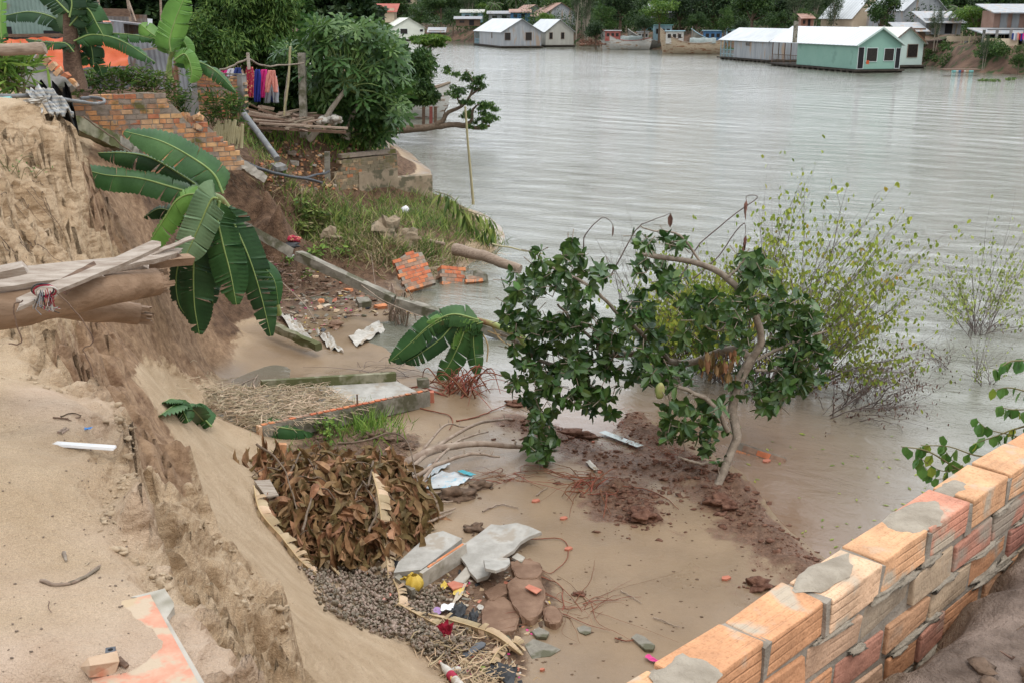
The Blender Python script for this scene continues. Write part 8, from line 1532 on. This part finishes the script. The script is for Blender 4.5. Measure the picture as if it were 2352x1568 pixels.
boat('wooden_boat', 'dark hulled boat with a light blue cabin behind the red bowed boat', atz(1505, 112.5, 0), PI-.05, 8.5, 2.8, 1.6, 'hull_dark', [('cabin', -1.0, 2.0, 2.6, 1.9, 'paint_blue', 'paint_teal'), ('aft_cabin', 2.0, 1.6, 1.6, 1.1, 'hull_grey', 'zinc_wall')], 'hull_grey')
boat('wooden_boat', 'tan wooden boat with tyres along the side and a grey canopy', atz(1588, 124, 0), PI-.2, 8.4, 2.9, 1.8, 'hull_tan', [('cabin', 2.3, 1.9, 2.2, 1.3, 'hull_grey', 'paint_blue')], 'wood_old', (-1.6, 3.8), 3)
boat('wooden_boat', 'blue cabined boat moored behind the tan boat', atz(1660, 119, 0), PI-.1, 9, 2.9, 1.7, 'hull_dark', [('cabin', -1.5, 2.1, 2.6, 1.7, 'paint_blue', 'zinc_roof'), ('aft_cabin', 1.6, 2.0, 2.4, 1.3, 'paint_deepblue', 'paint_blue')], 'paint_blue')
boat('wooden_boat', 'small boat with a red roofed cabin between the moored boats', atz(1560, 110, 0), PI, 7, 2.4, 1.6, 'hull_grey', [('cabin', .5, 1.7, 2.0, 1.5, 'paint_red', 'roof_rust')], 'paint_red')
boat('wooden_boat', 'distant boat with a teal wheelhouse at the back of the row', atz(1475, 107.5, 0), PI, 9, 2.6, 1.6, 'hull_dark', [('cabin', -1, 2, 3, 1.8, 'paint_teal', 'tarp_grey')], 'paint_red')
boat('sampan', 'low wooden sampan on the shore left of the boats', atz(1355, 106.5, 0), PI-.05, 4.6, .9, .35, 'hull_tan', (), 'wood_old', rise=.9)
boat('wooden_boat', 'big grey brown boat moored under the acacia on the near bank', atz(918, 274, 0)+Vector((-1.2, .6, 0)), .12, 7.0, 2.4, 1.35, 'hull_grey', [('cabin', -1.6, 1.9, 2.6, 1.2, 'hull_dark', 'wood_dark')], 'wood_old', rise=.45)
jt = thing('mooring_frame', 'dark timber mooring frame at the stern of the near boat', 'jetty', tuple(atz(985, 285, 0)))
for a, b, w_ in (((950, 228, 53), (1022, 230, 53), .35), ((960, 222, 54), (1020, 221, 54), .1)): m = MB(); m.bar(aty(*a), aty(*b), .12, .12 if w_ > .3 else .08); m.part('rail', 'wood_weathered', jt)
for x, mt_ in ((973, 'wood_dark'), (990, 'paint_red'), (1000, 'wood_dark')): m = MB(); m.bar(aty(x, 245, 53), aty(x, 292, 53), .22 if x != 973 else .12, .15); m.part('pile', mt_, jt)
m = MB(); m.tube([atz(962, 131, .25)+Vector((-1, 0, 0)), atz(979, 132, .25)+Vector((0, 0, 0))], .42, 14); bev(m.thing('float_drum', 'red_plastic', 'red float drum showing beyond the acacia foliage', 'drum'), .03)
rf_ = thing('drum_raft', 'small raft of coloured plastic drums by the far red bank', 'raft', tuple(atz(2205, 162, 0)))
for k, mt_ in enumerate(['paint_teal', 'white_dirty', 'paint_deepblue', 'paint_red', 'white_dirty', 'dry_leaf', 'paint_teal']): c = atz(2188+k*6, 164, .12); m = MB(); m.tube([c, c+Vector((.45, .1, 0))], .19, 10); m.part('drum', mt_, rf_)
m = MB(); m.box(atz(2205, 160, .55), (3.4, 1.6, .08)); m.part('platform', 'wood_dark', rf_)
for k, (px, py, lab) in enumerate([(2260, 184, 'clump of water hyacinth drifting right of the drum raft'), (2285, 185, 'second clump of drifting water hyacinth'), (2322, 182, 'drifting hyacinth nearest the right edge')]):
    V, Fc = blob_leaves([(atz(px, py, .1), (.5, .4, .12))], 120, .16, seed=k); o_ = atz(px, py, 0); tag(link(leafmesh('water_hyacinth', V, Fc, o_), 'water_hyacinth', 'leaf_bright', None, o_), lab, 'plant')
for lab, q, Y, mt_ in (('grey tarpaulin draped down the far red bank', [(2195, 122), (2225, 115), (2215, 148), (2190, 150)], 117, 'tarp_grey'), ('blue tarpaulin on the far bank below the verandah house', [(2222, 108), (2256, 106), (2254, 116), (2226, 118)], 118, 'tarp_blue'), ('silver tarpaulin sheet hanging below the verandah', [(2256, 118), (2345, 116), (2340, 138), (2250, 135)], 110, 'zinc_wall'), ('upturned grey and blue sheet on the far bank', [(2192, 106), (2222, 94), (2236, 96), (2205, 112)], 119, 'tarp_grey'), ('blue cloth patch beside the upturned sheet', [(2196, 110), (2212, 103), (2214, 110), (2202, 113)], 118, 'tarp_blue')):
    m = MB(); m.grid(cloth(P3(q, Y), 14, 10, .35, q[0][0])); m.thing('tarpaulin', mt_, lab, 'tarpaulin')
m = MB(); m.box(aty(2222, 90, 121), (4.5, .2, .55)); m.thing('market_crates', 'skin_wall', 'row of orange crates on the far bank under the round tree', 'crates')
def stakes(lab, x0, x1, y0, y1, n, seed, hgt, mt='bamboo', r=.035):
    rs = random.Random(seed); m = MB()
    for k in range(n): x = rs.uniform(x0, x1); y = y0+(y1-y0)*(x-x0)/(x1-x0); p = atz(x, y, -.2); m.tube([p, p+Vector((rs.uniform(-.5, .5), 0, rs.uniform(*hgt)))], r, 5)
    m.thing('stakes', mt, lab, 'stakes', kind='stuff')
stakes('thin fishing stakes in the shallows below the verandah house', 2190, 2345, 160, 170, 46, 1, (1.5, 4)); stakes('bamboo stakes right of the pale green floating house', 2138, 2180, 152, 158, 16, 2, (1.2, 3)); stakes('tall pale bare trunks and poles behind the beige floating house', 1322, 1352, 104, 106, 26, 3, (5, 13), 'bark_pale', .09); stakes('reed stakes at the water left of the grey floating house', 1010, 1065, 95, 97, 20, 4, (1, 2.5))
m = MB(); p = atz(1378, 104, 1.5); m.tube([aty(1379, 110, 195), aty(1379, 72, 195)], .08, 6); m.box(aty(1379, 70, 195), (.6, .3, .4)); m.thing('lamp_post', 'bark_pale', 'lone lamp post in front of the thin trees', 'lamp post')
rr = random.Random(6); m = MB(); 
for k in range(120): p = atz(rr.uniform(1335, 1395), rr.uniform(92, 104), rr.uniform(.2, 1.2)); m.box(p+Vector((0, 3, 0)), (.3, .3, .2), RZ(k), 0, .05)
m.thing('rubble', 'clod_red', 'rubble on the far landing slope left of the boats', 'rubble', kind='stuff')
# ---------------------------------------------------------------- far trees: a few kinds, copied with their parts
TPL = {}
def tpl(key, lobes, n, size, mt, trunk_h, trunk_r, tm='bark_brown', seed=0, wid=1., droop=.3, shell=.35, stems=1):
    V, Fc = blob_leaves(lobes, n, size, 'quad', shell, droop, seed=seed, wid=wid); cme = leafmesh('crown', V, Fc); cme.materials.append(MT[mt]); m = MB(); rs = random.Random(seed)
    for s in range(stems):
        x, y = rs.gauss(0, .5*(stems > 1)), rs.gauss(0, .5*(stems > 1)); m.tube(curvy([(x, y, -1.5), (x*1.5+rs.uniform(-.3, .3), y, trunk_h*.6), (x*2.2, y*2, trunk_h)], 8, .1, seed+s), [trunk_r, trunk_r*.4], 7, 0, False)
    for c, r in lobes[::2]: m.tube([(0, 0, trunk_h*.55), tuple(Vector(c)*.75+Vector((0, 0, trunk_h*.15))), tuple(c)], [trunk_r*.45, trunk_r*.1], 5, 0, False)
    tme = m.mesh('trunk'); tme.materials.append(MT[tm]); TPL[key] = (tme, cme)
def LB(R, z, k, s): return lobes_for((0, 0, z), R, k, s, .8)
tpl('round', LB((4.2, 4.2, 3.6), 6.2, 20, 1), 5200, .42, 'leaf_deep', 6, .3, seed=1); tpl('dark', LB((4.6, 4.4, 4.6), 6.5, 22, 2), 5600, .45, 'leaf_dark', 6, .35, seed=2)
tpl('bright', LB((3.8, 3.6, 2.9), 6.0, 18, 3), 4600, .36, 'leaf_bright', 5.5, .25, seed=3); tpl('tall', LB((2.6, 2.6, 5.6), 8.2, 22, 4), 5000, .38, 'leaf_grey', 9, .16, 'bark_pale', 4, .5, .9, .2, 3); tpl('mid', LB((3.6, 3.6, 4.2), 6.0, 20, 5), 5000, .40, 'leaf_mid', 6, .25, seed=5)
m = MB(); CC = []; DD = []; rs = random.Random(3)
for k in range(17):
    a = k*2.4; el = .9-1.5*(k/17); d = Vector((math.cos(a)*math.cos(el), math.sin(a)*math.cos(el), math.sin(el))); q = Vector((0, 0, 0)); pts = [q]; 
    for j in range(9): d = (d+Vector((0, 0, -.16))).normalized(); q = q+d*.42; pts.append(q)
    m.tube(pts, [.05, .015], 4, 0, False)
    for j in range(1, 9):
        for sg in (-1, 1):
            for e in range(3): s_ = (pts[j]-pts[j-1]).cross(Vector((0, 0, 1))).normalized()*sg; CC.append(tuple(pts[j-1].lerp(pts[j], e/3)+Vector((0, 0, 9)))); DD.append(tuple(s_*.7+Vector((0, 0, -.45))+(pts[j]-pts[j-1])*.9))
V, Fc = leaves(np.array(CC), np.array(DD), np.full(len(CC), .95), 'quad', jn=.2, wid=.22); me = leafmesh('crown', V, Fc); me.materials.append(MT['leaf_mid']); m2 = MB(); m2.tube(curvy([(0.8, 0, -1.5), (.3, 0, 4), (0, 0, 9)], 12, .05), [.22, .13], 8)
m2.v += [(v[0], v[1], v[2]+9) for v in m.v]; k0 = len(m2.v)-len(m.v); m2.f += [tuple(i+k0 for i in f) for f in m.f]; m2.m += m.m; m2.sm += m.sm; tm_ = m2.mesh('trunk'); tm_.materials.append(MT['bark_pale']); TPL['palm'] = (tm_, me)
def ft(kind, px, top, Y, label, w_=1., name=None, zb=None):
    """far tree: pixel column, pixel row of its top, distance"""
    H0 = {'round': 9.3, 'dark': 10.4, 'bright': 8.6, 'tall': 13.2, 'mid': 9.6, 'palm': 10.8}[kind]; c = aty(px, 60, Y); zt = aty(px, top, Y).z; z0 = 2.0 if zb is None else zb; s = max(.25, (zt-z0)/H0); o = bpy.data.objects.new(name or {'palm': 'coconut_palm', 'tall': 'eucalyptus_tree'}.get(kind, 'tree'), None); COL.objects.link(o)
    o.location = (c.x, c.y, z0); o.scale = (s*w_, s*w_, s); o.rotation_euler.z = px*1.7 % 6.28; tag(o, label, 'tree')
    for nm, me_ in zip(('trunk', 'crown'), TPL[kind]): ch_ = bpy.data.objects.new(nm, me_); COL.objects.link(ch_); ch_.parent = o
    return o
for a in [('round', 1013, -25, 262, 'leafy tree above the little jetty hut', 1.3), ('mid', 965, 5, 268, 'tree with a rounded top behind the cream floating house'), ('dark', 1040, 20, 245, 'dark tree left of the blue walled shack', 1.1), ('tall', 1075, -30, 262, 'thin grey eucalyptus above the blue walled shack'), ('palm', 1135, -2, 240, 'coconut palm above the patched shack'), ('bright', 1110, 8, 262, 'light green tree behind the coconut palm'),
          ('palm', 1185, -18, 262, 'smaller coconut palm left of the rusty roofs'), ('mid', 1165, -20, 275, 'tree behind the rusty roofed house'), ('bright', 1250, 30, 214, 'bright low tree in front of the striped rusty roof', 1.1), ('tall', 1322, -30, 208, 'tall thin eucalyptus beside the striped rusty roof'), ('tall', 1350, -38, 212, 'second thin eucalyptus above the bare poles'),
          ('mid', 1390, 14, 196, 'mid green tree at the landing slope'), ('dark', 1370, 50, 186, 'low dark tree overhanging the landing slope', 1.3), ('dark', 1425, -30, 200, 'dark tree behind the leftmost moored boat', 1.2), ('bright', 1515, 0, 186, 'bright rounded rain tree above the moored boats', 1.2), ('dark', 1480, 40, 182, 'shadowy tree just above the blue cabined boat', 1.2), ('dark', 1560, -20, 192, 'dark tree behind the white roofed shed', 1.2),
          ('round', 1600, 30, 176, 'leafy tree above the tan boat'), ('mid', 1668, 18, 166, 'light mid green tree with a bare fork above the last boat', .8), ('dark', 1640, -35, 184, 'tall dark tree right of the rain tree', 1.2), ('round', 1725, -25, 172, 'broad tree above the grey porch house', 1.2), ('dark', 1700, 45, 160, 'dark low tree behind the grey porch house', 1.1), ('round', 1780, 30, 156, 'rounded tree behind the long white roof'), ('tall', 1825, -35, 160, 'pale trunked eucalyptus above the long white roof'), ('tall', 1870, -40, 156, 'second pale trunked eucalyptus above the white roof'), ('mid', 1848, 25, 152, 'low tree between the two pale eucalyptuses'), ('tall', 1915, -30, 152, 'third pale trunked eucalyptus left of the yellow house'), ('dark', 1800, -20, 175, 'dark tree closing the gap between eucalyptuses', 1.2),
          ('round', 2020, -8, 134, 'dense tree with yellow tips behind the gable of the mint green house', .95), ('dark', 2075, 15, 146, 'dark tree beside the shiny tin roof'), ('tall', 2150, 20, 124, 'grey willowy tree above the pale green floating house', .9), ('palm', 2200, 5, 126, 'coconut palm left of the verandah house', 1.1), ('bright', 2245, 12, 121, 'spreading tree with yellow green crown beside the verandah house', 1.25), ('dark', 2290, -30, 138, 'dark tall tree behind the verandah house', 1.2), ('mid', 2130, -25, 150, 'tall green tree behind the willowy one', 1.1), ('dark', 2190, -35, 152, 'dark tree behind the coconut palm', 1.2), ('mid', 2352, 110, 104, 'leafy bush at the water by the right edge', .9), ('tall', 2268, 96, 108, 'grey green shrub on the bank below the verandah', .7), ('dark', 1960, -30, 168, 'dark tree behind the yellow house', 1.2), ('tall', 2095, -30, 142, 'tall thin tree with pale trunk at the top right'), ('round', 905, -20, 285, 'tree above the red roofed house', 1.3), ('mid', 1290, -20, 232, 'tree behind the striped rusty roof', 1.2)]:
    ft(*a, **({'zb': .3} if a[1] in (2352, 2268, 1370) else {}))
WL = []; rs = random.Random(44)
for k in range(330):
    px = rs.uniform(760, 2560); t = (px-760)/1600; Y0 = 290-t*140; Y = Y0+rs.uniform(5, 60); c = aty(px, 40, Y); r = rs.uniform(3.2, 5); c.z = rs.uniform(3, 15); WL.append((c, (r, r, r*.85)))
V, Fc = blob_leaves(WL, 90000, .8, 'quad', .55, .3, seed=9); o_ = (float(V[:, 0].mean()), float(V[:, 1].mean()), 2.); tag(link(leafmesh('wood', V, Fc, o_), 'wood', 'leaf_deep', None, o_), 'continuous wood closing the view behind the far bank', 'wood', kind='stuff')
WL = []
for k in range(280):
    px = rs.uniform(990, 2500); t = (px-760)/1600; Y0 = 268-t*146; c = aty(px, 40, Y0+rs.uniform(-6, 12)); r = rs.uniform(.9, 2.3); c.z = rs.uniform(2.0, 5.5); WL.append((c, (r*1.6, r*1.3, r)))
V, Fc = blob_leaves(WL, 60000, .34, 'quad', .5, .3, seed=10); o_ = (float(V[:, 0].mean()), float(V[:, 1].mean()), 2.); tag(link(leafmesh('undergrowth', V, Fc, o_), 'undergrowth', 'leaf_deep', None, o_), 'low undergrowth along the top of the far bank', 'undergrowth', kind='stuff')
WL = []
for k in range(46):
    px = rs.uniform(2128, 2420); Ys = float(np.interp(px, [2130, 2200, 2300, 2420], [122, 112, 105, 99])); c = aty(px, 60, Ys+rs.uniform(2, 9)); r = rs.uniform(.3, .9); c.z = rs.uniform(.5, 2.6); WL.append((c, (r*1.3, r*1.2, r)))
V, Fc = blob_leaves(WL, 15000, .2, 'quad', .4, .3, seed=12); o_ = (float(V[:, 0].mean()), float(V[:, 1].mean()), .5); tag(link(leafmesh('bank_weeds', V, Fc, o_), 'bank_weeds', 'leaf_mid', None, o_), 'weeds growing down the red bank below the verandah house', 'weeds', kind='stuff')
